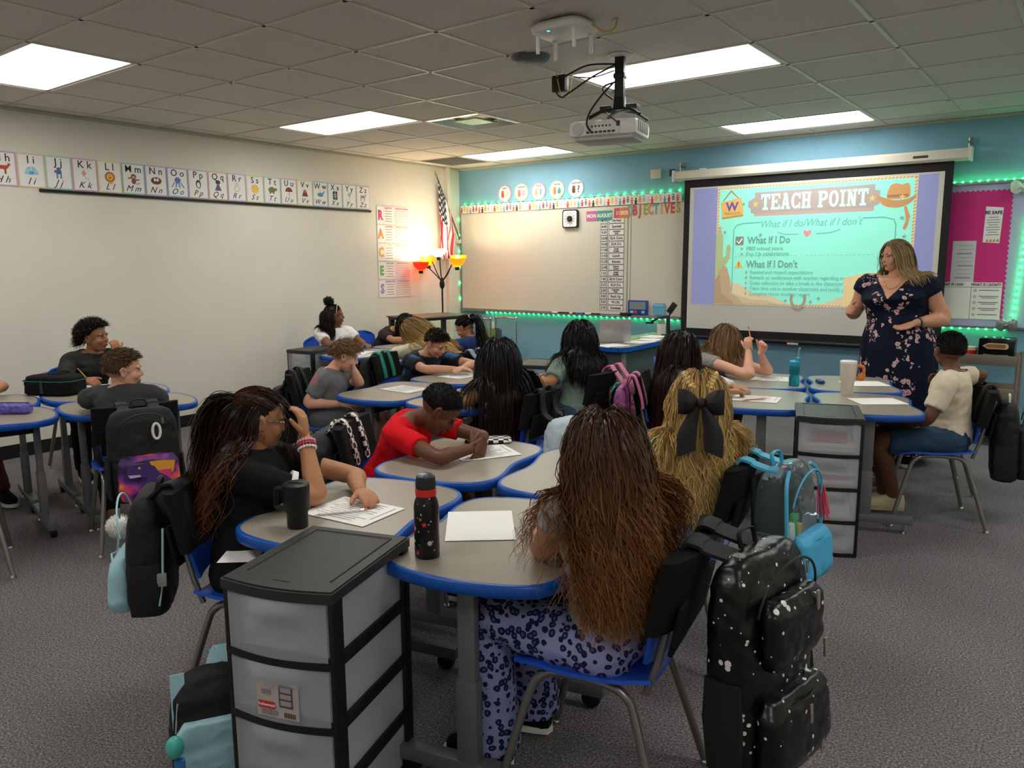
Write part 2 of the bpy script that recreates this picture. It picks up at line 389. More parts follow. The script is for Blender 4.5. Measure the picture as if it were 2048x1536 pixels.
# ---- five round hand-signal signs
sig = [('NEED', 'e98f94', 'pencil'), ('ANSWER', 'e9d7a0', 'dots'), ('WATER', 'ef9a9a', 'cup'), ('BATHROOM', 'e8d98a', 'pot'), ('QUESTION', 'c9cfd2', '?')]
sx = [.76, 1.02, 1.28, 1.55, 1.82]; words = ['NEED A PENCIL', 'ANSWER', 'TISSUE', 'WATER', 'QUESTION']
slab = ['with a pencil beside the hand', 'with little lines beside the hand', 'with a blue stripe beside the hand', 'with a green drop beside the hand', 'with a question mark beside the hand']
for k in range(5):
    o = wallobj('hand_signal_sign', 'round hand signal sign '+slab[k], 'sign', WB, sx[k], 2.385, .004, 'round hand signal signs on blue wall')
    MB().prism(ell(.105, .105, 28), 0, .003).build('rim', C(sig[k][1]), o, False)
    MB().prism(ell(.092, .092, 28), .003, .004).build('disc', m_paper, o, False)
    hb = MB(); hb.prism(rrect(.045, .055, .014), .004, .005, Matrix.Translation((-.03, -.025, 0)))
    for i in range(4): hb.prism(rrect(.009, .04, .004, 2), .004, .005, Matrix.Translation((-.046+i*.0108, .012+.006*(i in (1, 2)), 0)))
    hb.build('hand_drawing', C(['b5613f', 'c98058', 'd9a98a', 'cf7a4a', '6a4632'][k]), o, False)
    d = MB(); MM = Matrix.Translation((.035, -.01, .0045))
    if k == 0: d.box((0, 0, .0003), (.014, .08, .001), M=MM @ rotz(-.5))
    elif k == 1: [d.box((0, .02-.02*i, .0003), (.05, .008, .001), M=MM) for i in range(3)]
    elif k == 2: d.prism(rrect(.018, .075, .006), 0, .001, MM)
    elif k == 3: d.prism([(0, .045)]+[(.026*math.cos(a), -.012+.026*math.sin(a)) for a in [PI*.85+j*PI*1.3/10 for j in range(11)]], 0, .001, MM)
    else: add_text(d, '?', .11, MM, bold=.002)
    d.build('picture', C(['e0b23c', '8a5a48', '4f8fd0', '2f9f86', '5a3b2c'][k]), o, False)
    tx = MB(); add_text(tx, ['NEED', 'ANSWER', 'TISSUE', 'WATER', 'QUESTION'][k], .027, Matrix.Translation((0, .062, .0045)), bold=.0006); tx.build('lettering', m_ink, o, False)

# ---- square timer
o = wallobj('visual_timer', 'square white timer with black frame and round dial on whiteboard', 'timer', WB, 1.765, 2.035, .02)
MB().prism(rrect(.215, .215, .03), 0, .03).build('case', m_black, o); MB().prism(rrect(.185, .185, .02), .03, .032).build('face', m_paper, o, False)
MB().lathe([(.035, 0), (.035, .012), (.028, .02)], 20, Matrix.Translation((0, 0, .032))).build('dial', m_ink, o)
tk = MB()
for k in range(12): tk.box((.068, 0, .0325), (.016, .005, .001), M=rotz(PI*k/6))
for k in range(12): add_text(tk, str(k*5), .018, Matrix.Translation((.052*math.sin(PI*k/6), .052*math.cos(PI*k/6), .0325)))
tk.build('dial_marks', m_ink, o, False)
# ---- date strip
for x, w_, c_, tx, lb in ((2.045, .14, 'c46a9c', 'MON', 'pink purple date card reading MON on the whiteboard'), (2.22, .205, '4f9c94', 'AUGUST', 'teal date card reading AUGUST on the whiteboard'),
                          (2.395, .105, 'd5566c', '11', 'pink red date card with a number above schedule'), (2.475, .13, 'dd8246', '2025', 'orange date card with the year above schedule')):
    o = wallobj('date_card', lb, 'card', WB, x, 2.055 if x < 2.3 else 2.075, .018 if x != 2.475 else .0195, 'date cards on whiteboard')
    MB().prism(rrect(w_, .115, .008), 0, .0015).build('card', C(c_), o, False)
    t_ = MB(); add_text(t_, tx, .058, Matrix.Translation((0, 0, .002)), bold=.0018, sx=.9); t_.build('lettering', m_paper, o, False)
# ---- schedule: time and subject cards
rows = [('8:15', 'Arrival'), ('8:40', 'Specials'), ('9:30', 'Language\nArts'), ('10:00', 'ELA Core'), ('10:30', 'ELA D.I.'), ('11:30', 'Social\nStudies'), ('11:55', 'Lunch'), ('12:25', 'Recess'), ('12:45', 'Science\nLesson'),
        ('1:15', 'Social\nStudies'), ('1:45', 'ELA Core'), ('2:15', 'ELA D.I.'), ('2:30', 'Language\nArts'), ('3:00', 'Pack Up'), ('3:05', 'W.I.N.'), ('3:30', 'Dismissal')]
SUBJ = [b.replace('\n', ' ') if sum(r[1] == b for r in rows) == 1 else (b.replace('\n', ' ')+' card above '+rows[i+1][1].replace('\n', ' ') if b == 'ELA D.I.' else b.replace('\n', ' ')+' card under '+rows[i-1][1].replace('\n', ' ')) for i, (a, b) in enumerate(rows)]
for k, (a, b) in enumerate(rows):
    y = 1.995-k*.0665
    for x, w_, tx, nm, lb in ((2.215, .095, a, 'time_card', 'small time card beside the %s schedule card' % SUBJ[k]), (2.38, .2, b, 'subject_card', None)):
        if lb is None: lb = 'schedule card reading '+SUBJ[k].replace(' card under ', ', below the card reading ').replace(' card above ', ', above the card reading ')
        o = wallobj(nm, lb, 'card', WB, x, y, .018, 'schedule cards on whiteboard')
        MB().prism(rrect(w_, .062, .006, 2), 0, .001).build('edge', m_ink, o, False)
        MB().prism(rrect(w_-.008, .055, .008, 3), .001, .0014).build('paper', m_paper, o, False)
        t_ = MB(); add_text(t_, tx, .03 if '\n' in tx else .042, Matrix.Translation((0, 0, .0018)), bold=.0009, sx=.85 if len(tx) > 8 else .95, lead=.8); t_.build('lettering', m_ink, o, False)
# ---- OBJECTIVES letters
oc = ['7fb0b8', 'd4574a', 'c76a4e', 'a9b548', 'dd9a62', '6fb1ae', 'd9b04a', 'cf6b4f', 'd35c4c', 'c3b44a']
for k, ch in enumerate('OBJECTIVES'):
    o = wallobj('cutout_letter', 'cutout letter %s of the word OBJECTIVES%s' % (ch, ', next to the letter %s' % ('S' if k == 8 else 'J') if ch == 'E' else ''), 'letter', WB, 2.545+k*.0655, 2.09+k*.001, .018, 'OBJECTIVES letters')
    V_, F_ = text_mesh(ch, .155, bold=.006, sx=.66); t_ = MB(); t_.add(V_, F_, Matrix.Translation((0, 0, .001))); t_.build('cutout', C(oc[k]), o, False)
# ---- wall boxes
o = wallobj('thermostat', 'beige square thermostat box on blue wall near screen', 'thermostat', WB, 2.86, 2.475)
MB().box((0, 0, .015), (.12, .1, .03), .006).build('cover', mat('beige_plastic', 'cfc9b4', .5), o)
o = wallobj('wall_plate', 'small dark square wall plate beside the thermostat', 'wall plate', WB, 3.045, 2.475)
MB().box((0, 0, .008), (.06, .075, .016), .004).build('plate', mat('dark_plate', '3c4b55', .5), o); MB().box((0, 0, .017), (.03, .045, .004), .002).build('socket', m_ink, o)

# ---- projection screen
sc = wallobj('projection_screen', 'pull-down projection screen with white case and black border', 'projection screen', WB, 4.52, 0, .0)
cs = MB()
oct_ = [(-.045, -.05), (.035, -.05), (.055, -.03), (.055, .03), (.035, .05), (-.045, .05)]
rows_ = []
cs.add([(-1.385, 2.42+b, .11+a) for a, b in oct_]+[(1.345, 2.42+b, .11+a) for a, b in oct_], [tuple(range(5, -1, -1)), tuple(range(6, 12))]+[(k, (k+1) % 6, 6+(k+1) % 6, 6+k) for k in range(6)])
cs.build('case', mat('screen_case', 'e2dccd', .4), sc, False)
e = MB()
for x in (-1.39, 1.35): e.box((x, 2.42, .11), (.02, .12, .125), .008)
e.build('end_cap', m_whitep, sc)
for x in (-1.33, 1.33):
    b = MB(); b.box((x, 2.5, .02), (.03, .14, .012), .003); b.box((x, 2.52, .07), (.02, .02, .1), .003); b.tube([(x, 2.47, .1), (x, 2.56, .1)], .008, 8); b.build('bracket', m_alu, sc)
MB().box((-1.07, 2.475, .12), (.06, .012, .05), .003).build('clip', m_whitep, sc)
MB().box((.97, 2.42, .1655), (.12, .022, .002)).build('maker_plate', mat('plate_dark', '4a4743', .4, metal=.4), sc, False)
MB().box((-.02, 1.555, .118), (2.5, 1.63, .002)).build('fabric_border', mat('screen_black', '101114', .6), sc, False)
m_screen = mat('screen_white', 'd9d6cf', .6); scr = MB().box((-.02, 1.555, .1202), (2.37, 1.47, .0016)).build('screen_surface', m_screen, sc, False)
MB().tube([(-1.29, .725, .118), (1.27, .725, .118)], .022, 10).build('weight_bar', mat('screen_black', '101114', .6), sc)
MB().box((-.06, .712, .142), (.11, .02, .004), .002).build('pull_tag', mat('tag_pink', 'd8b9b4', .6), sc)
# the projected slide (light on the screen): flat shapes on the screen surface
SE = 0.32
def proj(hexv, e=SE):
    m = mat('slide_'+hexv, hexv, .6, emis=e); return m
slide = MB().box((-.02, 1.675, .1213), (2.28, 1.2, .0004)).build('projected_slide', proj('8f93c4', .22), sc, False)
def sp(name, mb, c_, z, e=SE):
    mb.M = Matrix(); return mb
LZ = [.1218]
def shape(name, pts, c_, e=SE):
    LZ[0] += .00012; mb = MB(); mb.prism(pts, LZ[0], LZ[0]+.0001); return mb.build(name, proj(c_, e), slide, False)
def words(name, tx, size, x, y, c_, **k):
    LZ[0] += .00012; mb = MB(); add_text(mb, tx, size, Matrix.Translation((x, y, LZ[0])), ext=.00005, **k); return mb.build(name, proj(c_), slide, False)
def tr(pts, x, y, a=0, s=1): return [(x+s*(px*math.cos(a)-py*math.sin(a)), y+s*(px*math.sin(a)+py*math.cos(a))) for px, py in pts]
SX0, SX1, SY0, SY1 = -.90, .96, 1.08, 2.275           # picture corners on the screen
def U_(u, v): return SX0+(SX1-SX0)*u, SY1-(SY1-SY0)*v   # picture fractions
def S_(pts): return [U_(u, v) for u, v in pts]
shape('slide_frame', S_([(0, 0), (1, 0), (1, 1), (0, 1)]), 'd8c39a')
shape('slide_field', S_([(.012, .02), (.988, .02), (.988, .98), (.012, .98)]), '8ee6d0')
# sand dunes along the bottom
shape('sand', S_([(0, .88), (.06, .8), (.14, .82), (.22, .9), (.32, .915), (.42, .985), (.5, .985), (.6, .965), (.7, .9), (.82, .92), (1, .86), (1, 1), (0, 1)]), 'cfc09a')
shape('sand_shade', S_([(0, .93), (.1, .9), (.2, .945), (.3, .955), (.4, 1), (0, 1)]), 'bfb08c')
# rope frame dashes
rp_ = MB(); LZ[0] += .00012
for k in range(60):
    u = .012+.976*k/59
    for v in (.012, .99): x, y = U_(u, v); rp_.prism(tr(rrect(.026, .012, .005, 2), x, y, .6), LZ[0], LZ[0]+.0001)
for k in range(40):
    v = .02+.96*k/39
    for u in (.008, .992): x, y = U_(u, v); rp_.prism(tr(rrect(.026, .012, .005, 2), x, y, .6), LZ[0], LZ[0]+.0001)
rp_.build('rope', proj('b8996c'), slide, False)
# title plank
shape('title_plank', S_([(.175, .13), (.21, .1), (.21, .06), (.81, .05), (.81, .09), (.835, .1), (.835, .2), (.81, .215), (.81, .25), (.21, .255), (.21, .235), (.19, .225), (.19, .19), (.175, .18)]), 'a39791')
shape('plank_edge', S_([(.21, .235), (.81, .225), (.81, .25), (.21, .255)]), 'b59a92')
# slab serif title letters made of strokes
def slab(ch, x, y, h, w_, mb, z):
    t = h*.2; sf = h*.1
    def r(x0, y0, x1, y1): mb.prism([(x+x0*w_, y+y0*h), (x+x1*w_, y+y0*h), (x+x1*w_, y+y1*h), (x+x0*w_, y+y1*h)], z, z+.0001)
    a, b = .3, .14
    if ch == 'T': r(0, 1-b*1.2, 1, 1); r(.36, 0, .64, 1); r(.2, 0, .8, b); r(0, .68, .14, 1); r(.86, .68, 1, 1)
    elif ch == 'E': r(.1, 0, .38, 1); r(0, 0, 1, b); r(0, 1-b, 1, 1); r(.3, .43, .7, .57); r(.86, 0, 1, .3); r(.86, .7, 1, 1); r(.62, .36, .72, .64)
    elif ch == 'A':
        mb.prism([(x+.08*w_, y), (x+.3*w_, y), (x+.55*w_, y+h), (x+.38*w_, y+h)], z, z+.0001); mb.prism([(x+.66*w_, y), (x+.94*w_, y), (x+.66*w_, y+h), (x+.38*w_, y+h)], z, z+.0001)
        r(.25, .24, .75, .38); r(0, 0, .38, b*.9); r(.6, 0, 1.02, b*.9); r(.25, .88, .6, 1)
    elif ch == 'C': 
        for k in range(14):
            a0 = PI*.25+k*PI*1.5/14; a1 = a0+PI*1.5/14
            mb.prism([(x+w_*(.5+.5*math.cos(a)*q), y+h*(.5+.5*math.sin(a)*q2)) for a, q, q2 in ((a0, .45, .72), (a0, 1, 1), (a1, 1, 1), (a1, .45, .72))], z, z+.0001)
        r(.84, .62, .98, 1); r(.84, 0, .98, .36)
    elif ch == 'H': r(.1, 0, .36, 1); r(.64, 0, .9, 1); r(.2, .43, .8, .57); r(0, 0, .46, b*.9); r(.54, 0, 1, b*.9); r(0, 1-b*.9, .46, 1); r(.54, 1-b*.9, 1, 1)
    elif ch == 'P':
        r(.1, 0, .38, 1); r(0, 0, .5, b); r(0, 1-b, .6, 1); r(.3, .42, .6, .56)
        for k in range(8):
            a0 = -PI/2+k*PI/8; a1 = a0+PI/8
            mb.prism([(x+w_*(.58+.42*math.cos(a)*q), y+h*(.71+.29*math.sin(a)*q2)) for a, q, q2 in ((a0, .35, .5), (a0, 1, 1), (a1, 1, 1), (a1, .35, .5))], z, z+.0001)
    elif ch == 'O':
        for k in range(18):
            a0 = k*2*PI/18; a1 = a0+2*PI/18
            mb.prism([(x+w_*(.5+.5*math.cos(a)*q), y+h*(.5+.5*math.sin(a)*q2)) for a, q, q2 in ((a0, .45, .72), (a0, 1, 1), (a1, 1, 1), (a1, .45, .72))], z, z+.0001)
    elif ch == 'I': r(.3, 0, .7, 1); r(0, 0, 1, b); r(0, 1-b, 1, 1)
    elif ch == 'N':
        r(.12, 0, .32, 1); r(.7, 0, .9, 1); mb.prism([(x+.12*w_, y+h), (x+.4*w_, y+h), (x+.9*w_, y), (x+.62*w_, y)], z, z+.0001)
        r(0, 0, .44, b*.9); r(.56, 1-b*.9, 1.02, 1); r(0, 1-b*.9, .36, 1)
LZ[0] += .0001; tm = MB(); cx = U_(.245, 0)[0]; yb = U_(0, .205)[1]
for ch in 'TEACH POINT':
    if ch == ' ': cx += .055; continue
    w_ = .05 if ch == 'I' else .088
    slab(ch, cx, yb, .152, w_, tm, LZ[0]); cx += w_+.011
tm.build('title_lettering', proj('b6f4e2', .5), slide, False)
for u in (.215, .80): shape('star', tr(star(.035), *U_(u, .155)), 'd9b46a')
# hanging wooden sign with W
shape('sign_rope', S_([(.028, .12), (.075, .03), (.08, .03), (.125, .1), (.118, .1), (.078, .045), (.036, .12)]), '9b8367')
shape('sign_board', S_([(.02, .13), (.135, .09), (.15, .21), (.15, .25), (.03, .27)]), 'd3ad62'); shape('sign_edge', S_([(.03, .255), (.15, .235), (.15, .25), (.03, .27)]), 'b08a4c')
words('sign_letter', 'W', .12, *U_(.085, .17), '6a4c97', bold=.004); words('sign_letter', 'WILDCATS', .034, *U_(.088, .225), '8f7a55', bold=.0008)
# cowboy hat
shape('hat_brim', tr(catmull([(-.16, .02, 0), (-.1, -.05, 0), (.02, -.075, 0), (.12, -.04, 0), (.17, .03, 0), (.1, .0, 0), (0, -.015, 0), (-.1, .02, 0), (-.13, .06, 0)], 4) and [(p.x, p.y) for p in catmull([(-.16, .04, 0), (-.1, -.05, 0), (.02, -.075, 0), (.12, -.04, 0), (.17, .03, 0), (.1, .0, 0), (0, -.01, 0), (-.1, .02, 0)], 4)], *U_(.905, .17)), 'b98a5c')
shape('hat_crown', tr([(p.x, p.y) for p in catmull([(-.09, -.02, 0), (-.07, .08, 0), (-.02, .105, 0), (.03, .09, 0), (.08, .1, 0), (.1, .03, 0), (.09, -.02, 0), (0, -.035, 0)], 4)], *U_(.915, .14)), 'c4925f')
shape('hat_band', tr([(-.09, -.02), (.09, -.02), (.088, .005), (-.088, .005)], *U_(.915, .14)), '9c7350')
shape('rope_tail', S_([(.955, .22), (.975, .3), (.965, .38), (.955, .40), (.945, .39), (.958, .33), (.945, .23)]), 'c08b62')
shape('star', tr(star(.03), *U_(.935, .155)), 'd9b46a')
words('subtitle', 'What if I do/What if I don\'t', .1, *U_(.5, .325), '6aab9f', shear=.3, sx=.86)
shape('heart', tr([(p.x, p.y) for p in catmull([(0, -.035, 0), (-.035, .0, 0), (-.03, .03, 0), (0, .018, 0), (.03, .03, 0), (.035, 0, 0)], 4)], *U_(.495, .405)), 'd98a8e')
def line(name, pts, c_, w_=.004):
    LZ[0] += .0001; mb = MB(); mb.tube([(x, y, LZ[0]) for x, y in S_(pts)], w_, 4, flat=.02, up=(0, 0, 1)); return mb.build(name, proj(c_), slide, False)
line('frame_line', [(.1, .88), (.1, .36), (.115, .325), (.15, .31), (.25, .305)], '5aa596'); line('frame_line', [(.76, .3), (.86, .3), (.905, .32), (.915, .36), (.915, .56)], '5aa596')
line('scroll_line', [(.34, .39), (.38, .41), (.45, .41)], '6fae9f'); line('scroll_line', [(.54, .41), (.61, .405), (.66, .38)], '6fae9f')
LZ[0] += .0001; dv = MB()
for k in range(34):
    if 16 <= k <= 17: continue
    x, y = U_(.12+.7*k/33, .582); dv.prism([(x-.012, y-.002), (x+.008, y-.002), (x+.008, y+.002), (x-.012, y+.002)], LZ[0], LZ[0]+.0001)
dv.build('divider', proj('6fae9f'), slide, False)
shape('check_box', tr(rrect(.085, .085, .01), *U_(.135, .455)), '7b8478'); line('check_mark', [(.12, .455), (.132, .475), (.15, .435)], 'e8f4ea', .006)
words('heading', 'What If I Do', .098, *U_(.18, .455), '6a958c', align='LEFT', bold=.0022, sx=.84)
for v, tx in ((.522, 'PBIS school store'), (.567, 'Pop Up celebrations')):
    shape('bullet', tr(star(.018), *U_(.15, v)), 'a08f86'); words('bullet_text', tx, .052, *U_(.175, v), '6ba399', align='LEFT', bold=.0008)
shape('warning_sign', tr([(-.045, -.035), (.045, -.035), (0, .045)], *U_(.135, .652)), 'd9b24e'); words('warning_mark', '!', .06, *U_(.135, .658), '5a5040', bold=.002)
words('heading', "What If I Don't", .098, *U_(.178, .655), '6a958c', align='LEFT', bold=.0022, sx=.84)
for v, tx in ((.72, 'Remind and reteach expectations'), (.765, 'Reteach or conference with teacher regarding expectations'), (.81, 'Quiet reflection or take a break in the classroom'), (.855, 'Team time out in another classroom and notify parent'), (.9, 'Complete minor incident report')):
    shape('bullet', tr(star(.018), *U_(.18, v)), 'a08f86'); words('bullet_text', tx, .05, *U_(.2, v), '6ba399', align='LEFT', bold=.0008, sx=.92)
# cactus, boots, horseshoe, scroll
for pts in ([(.0, .78), (.0, .42), (.012, .36), (.03, .36), (.042, .42), (.045, .78)], [(.04, .6), (.06, .58), (.062, .5), (.08, .48), (.088, .52), (.085, .6), (.06, .66), (.04, .67)]):
    shape('cactus', S_(pts), 'a5b284')
shape('cactus_flower', tr(star(.03), *U_(.02, .345)), 'd58f86')
shape('boots', S_([(.02, .98), (.02, .7), (.05, .66), (.07, .68), (.09, .78), (.1, .9), (.15, .95), (.16, .985)]), 'b39b7c'); shape('boots', S_([(.0, .99), (.0, .78), (.03, .74), (.04, .9), (.11, .97), (.11, .99)]), 'a68d70')
LZ[0] += .0001; hs = MB(); hx, hy = U_(.465, .955)
for k in range(14):
    a0 = PI*.82+k*PI*1.36/14; a1 = a0+PI*1.36/14
    hs.prism([(hx+q*.8*math.cos(a), hy+.02+q*math.sin(a)) for a, q in ((a0, .065), (a0, .1), (a1, .1), (a1, .065))], LZ[0], LZ[0]+.0001)
hs.build('horseshoe', proj('9c8f7c'), slide, False)
shape('scroll', S_([(.69, .76), (.69, .99), (.98, .99), (.98, .72), (.8, .72)]), 'd9c08e')
for u, v in ((.15, .15), (.05, .38), (.94, .31), (.955, .45), (.4, .955), (.57, .93), (.53, .96), (.25, .41), (.965, .55)): shape('star', tr(star(.024), *U_(u, v)), '7f9f97')

# ---- pink bulletin board
bb = wallobj('bulletin_board', 'hot pink bulletin board with lilac scalloped border and paper signs', 'bulletin board', WB, 6.02, 1.56)
MB().box((.1, 0, .008), (.98, 1.24, .016)).build('board', mat('lilac_paper', 'b0b6da', .8), bb, False)
pk = []; x0, x1, y0, y1 = -.3, .165, -.55, .545
for k in range(12):
    for a in range(4): pk.append((x0+(x1-x0)*(k+a/4)/12, y1+.014*math.sin(PI*a/4)))
for k in range(26):
    for a in range(4): pk.append((x1+.014*math.sin(PI*a/4), y1+(y0-y1)*(k+a/4)/26))
pk += [(x1, y0), (x0, y0)]
MB().prism(pk, .016, .018).build('pink_panel', mat('hot_pink_paper', 'd22f83', .75), bb, False)
for y in (.62, -.62): MB().box((.1, y, .015), (1.0, .02, .03)).build('frame_rail', m_alu, bb, False)
p = MB().prism([(-.02, .115), (.105, .105), (.115, .405), (-.015, .42)], .018, .0195).build('safety_sign', m_paper, bb, False)
t_ = MB(); add_text(t_, 'BE SAFE', .038, Matrix.Translation((.045, .365, .02)) @ rotz(-.03), bold=.0012); t_.build('lettering', C('2b2f6b'), p, False)
t_ = MB()
for k in range(8): t_.box((.047, .325-k*.021, .0198), (.1 if k % 3 else .07, .006, .0006))
t_.build('text_lines', C('8a8a90'), p, False)
for k in range(4): MB().prism([(-.0+k*.026, .118), (.024+k*.026, .118), (.012+k*.026, .145)], .0197, .0203).build('cone', C('c98a3a'), p, False)
p = MB().box((-.155, -.05, .0185), (.18, .36, .0012)).build('rules_sheet', C('d2d2d4'), bb, False)
t_ = MB()
for k in range(9): t_.box((-.15+.01*(k % 2), .09-k*.035, .0195), (.12, .012 if k % 3 == 2 else .004, .0006))
t_.build('text_lines', C('9a9aa0'), p, False)
p = MB().box((-.085, -.39, .0192), (.48, .32, .0012)).build('consequence_chart', m_paper, bb, False)
t_ = MB(); add_text(t_, 'WHAT IF I DO?', .032, Matrix.Translation((-.23, -.25, .0204)), bold=.0008, sx=.85); add_text(t_, "WHAT IF I DON'T?", .032, Matrix.Translation((.035, -.25, .0204)), bold=.0008, sx=.85)
t_.box((-.085, -.272, .0202), (.48, .003, .0006)); t_.box((-.075, -.41, .0202), (.003, .28, .0006)); t_.build('lettering', m_ink, p, False)
for k in range(5):
    st = MB(); st.prism(tr(star(.017), -.045, -.30-k*.053), .0199, .0204); st.build('star', m_ink, p, False)
    st = MB(); st.prism(tr(star(.01), -.045, -.30-k*.053), .0204, .0208); st.build('star_centre', m_paper, p, False)
    st = MB(); st.box((.06, -.297-k*.053, .0202), (.15, .007, .0006)); st.box((.06, -.311-k*.053, .0202), (.11 if k in (1, 2, 3) else .001, .006, .0006)); st.build('text_lines', C('77777a'), p, False)
led_strip('green led strip along the top of pink bulletin board', WB, [(5.72, 2.195), (6.6, 2.2)], .03, .06)
led_strip('green led strip down the side of pink bulletin board', WB, [(6.32, 1.9), (6.27, .97)], .03, .055)
led_strip('green led strip below the pink bulletin board', WB, [(5.72, .925), (6.25, .925)], .03, .06)
def bow(name, lab, loc, s, m, W=WB, z=.05):
    o = wallobj(name, lab, 'bow', W, loc[0], loc[1], z)
    for sgn in (-1, 1):
        rows = []
        for i in range(7):
            u = i/6; hgt = (.25+.75*math.sin(PI*min(1, u*.72+.12)))*.5*s; bul = .16*s*math.sin(PI*u)
            rows.append([(sgn*u*s*.75, hgt*math.cos(a)*1.0+.1*s*u, bul*math.sin(a)+.0) for a in [2*PI*k/10 for k in range(11)]])
        MB().patch(rows).build('loop', m, o)
        MB().patch([[(sgn*(.02+.05*k)*s, -.12*k*s, .02), (sgn*(.16+.09*k)*s, -.1*k*s+.02*s, .03)] for k in range(5)], thick=.004).build('tail', m, o)
    MB().sphere((0, .02*s, .03), (.12*s, .14*s, .1*s), 12, 8).build('knot', m, o)
    return o
bow('ribbon_bow', 'mint white ribbon bow on the bulletin board corner', (6.255, 2.12), .11, mat('mint_ribbon', 'cfdccf', .6))
m_glit = mat('glitter_silver', '9a9a9e', .3, metal=.5, noise_s=300, noise_a=.5)
bow('glitter_bow', 'silver glitter bow at the lower corner of bulletin board', (6.235, .965), .105, m_glit)
# ================================================================== left wall
o = wallobj('wall_rail', 'long thin black rail under the alphabet cards on white wall', 'rail', WL, -3.36, 2.125, .012)
MB().box((0, 0, 0), (3.55, .022, .024), .004).build('rail', m_base, o)
def pic(ch):
    """small flat drawings for the alphabet cards: list of (outline, colour)"""
    E_ = lambda rx, ry, x=0, y=0: ell(rx, ry, 14, x, y)
    R_ = lambda x0, y0, x1, y1: [(x0, y0), (x1, y0), (x1, y1), (x0, y1)]
    P = {'H': [(R_(-.05, -.005, .03, .025), 'c0532f'), (R_(-.045, -.04, -.032, 0), 'a84626'), (R_(.012, -.04, .026, 0), 'a84626'), ([(.02, .01), (.045, .045), (.06, .035), (.035, 0)], 'c0532f')],
         'I': [([(-.05, -.03)]+[(.05*math.cos(a), -.03+.062*math.sin(a)) for a in [PI-PI*k/10 for k in range(11)]], '9fd0e6'), (R_(-.015, -.03, .015, .0), '6aa9cc'), (R_(-.045, -.002, .045, .002), 'e8f4fa'), (R_(-.003, 0, .003, .03), 'e8f4fa')],
         'J': [(E_(.018, .014, 0, .03), '5b6ea0'), (R_(-.02, -.01, .02, .02), '5b6ea0'), (R_(-.02, -.045, -.008, -.01), '7182b0'), (R_(.008, -.045, .02, -.01), '7182b0'), (R_(-.035, .0, -.02, .02), '5b6ea0')],
         'K': [([(-.03, .01), (-.005, .045), (.012, .01), (-.01, -.012)], 'e2a3a0'), ([(-.01, -.012), (.03, -.045), (.033, -.042), (-.006, -.01)], 'b7b0a5')],
         'L': [(E_(.044, .044, 0, 0), 'c1762c'), (E_(.03, .03), 'edb65e'), (E_(.007, .006, 0, -.006), '6a4222'), (E_(.022, .01, .0, -.048), 'edb65e')],
         'M': [(E_(.024, .022, 0, .02), '8a4e42'), (E_(.02, .024, 0, -.02), '8a4e42'), (E_(.014, .012, 0, .016), 'd9a48b'), (R_(-.05, .0, -.015, .01), '8a4e42'), (R_(.015, -.01, .05, .0), '8a4e42'), ([(.02, -.04), (.05, -.03), (.052, -.036), (.02, -.046)], '8a4e42')],
         'N': [(E_(.05, .032), '7c4636'), (E_(.034, .018, 0, .006), '4e2a20'), (E_(.012, .015, -.012, .008), 'f1ead9'), (E_(.012, .015, .013, .008), 'f1ead9')],
         'O': [(E_(.03, .028, 0, .02), '6b7fc4')]+[([(-.03+k*.02-.006, 0), (-.03+k*.02+.006, 0), (-.06+k*.04+.004, -.045), (-.06+k*.04-.006, -.045)], '6b7fc4') for k in range(4)],
         'P': [(E_(.026, .04), '2b2d33'), (E_(.016, .028, 0, -.006), 'f4f2ec'), (E_(.006, .005, 0, .016), 'e79b3a')],
         'Q': [(E_(.02, .02, 0, .025), 'd8a387'), (E_(.026, .02, 0, .034), '6a3a3c'), ([(-.035, -.045), (.035, -.045), (.012, .01), (-.012, .01)], '7d5a86')],
         'R': [(E_(.03, .032, 0, -.012), 'd9c07c'), (E_(.022, .024, 0, -.012), 'f2f0ec'), ([(-.014, .024), (.014, .024), (.018, .036), (0, .048), (-.018, .036)], 'bcd6de')],
         'S': [(star(.05, .62, 9), 'f0b63c'), (E_(.03, .03), 'f6cf4a')],
         'T': [(E_(.042, .03, -.006, .004), '6d8f4a'), (E_(.016, .014, .042, .01), '94764f'), (R_(-.035, -.035, -.02, -.015), '94764f'), (R_(.008, -.035, .024, -.015), '94764f')],
         'U': [([(-.045, -.002)]+[(.045*math.cos(a), .0+.045*math.sin(a)) for a in [PI-PI*k/10 for k in range(11)]], '8f4632'), (R_(-.002, -.045, .003, 0), '54402f')],
         'V': [([(-.04, -.035), (.04, -.035), (.012, .035), (-.012, .035)], '86423a'), ([(-.012, .035), (.012, .035), (.02, .015), (0, .0), (-.02, .018)], 'd9653a')],
         'W': [(E_(.042, .022, 0, -.005), '54a0b0'), ([(.035, 0), (.065, .03), (.05, .035), (.02, .01)], '54a0b0'), (R_(-.004, .02, .004, .045), '86c4d0')],
         'X': [(R_(-.032, -.045, .032, .045), '3c4a55'), (R_(-.004, -.035, .004, .035), 'c9d6dc'), (R_(-.024, .008, .024, .014), 'c9d6dc'), (R_(-.024, -.014, .024, -.008), 'c9d6dc')],
         'Y': [(E_(.022, .022, 0, .02), 'a9c08a'), (R_(-.002, -.045, .002, .0), 'c9a37a')],
         'Z': [(R_(-.04, -.005, .03, .025), 'b9b9b9'), (R_(-.036, -.04, -.026, 0), '8a8a8a'), (R_(.014, -.04, .024, 0), '8a8a8a'), ([(.02, .01), (.036, .045), (.052, .036), (.034, 0)], 'b9b9b9'), (R_(-.02, -.005, -.014, .025), '3a3a3a'), (R_(.0, -.005, .006, .025), '3a3a3a')]}
    return P[ch]
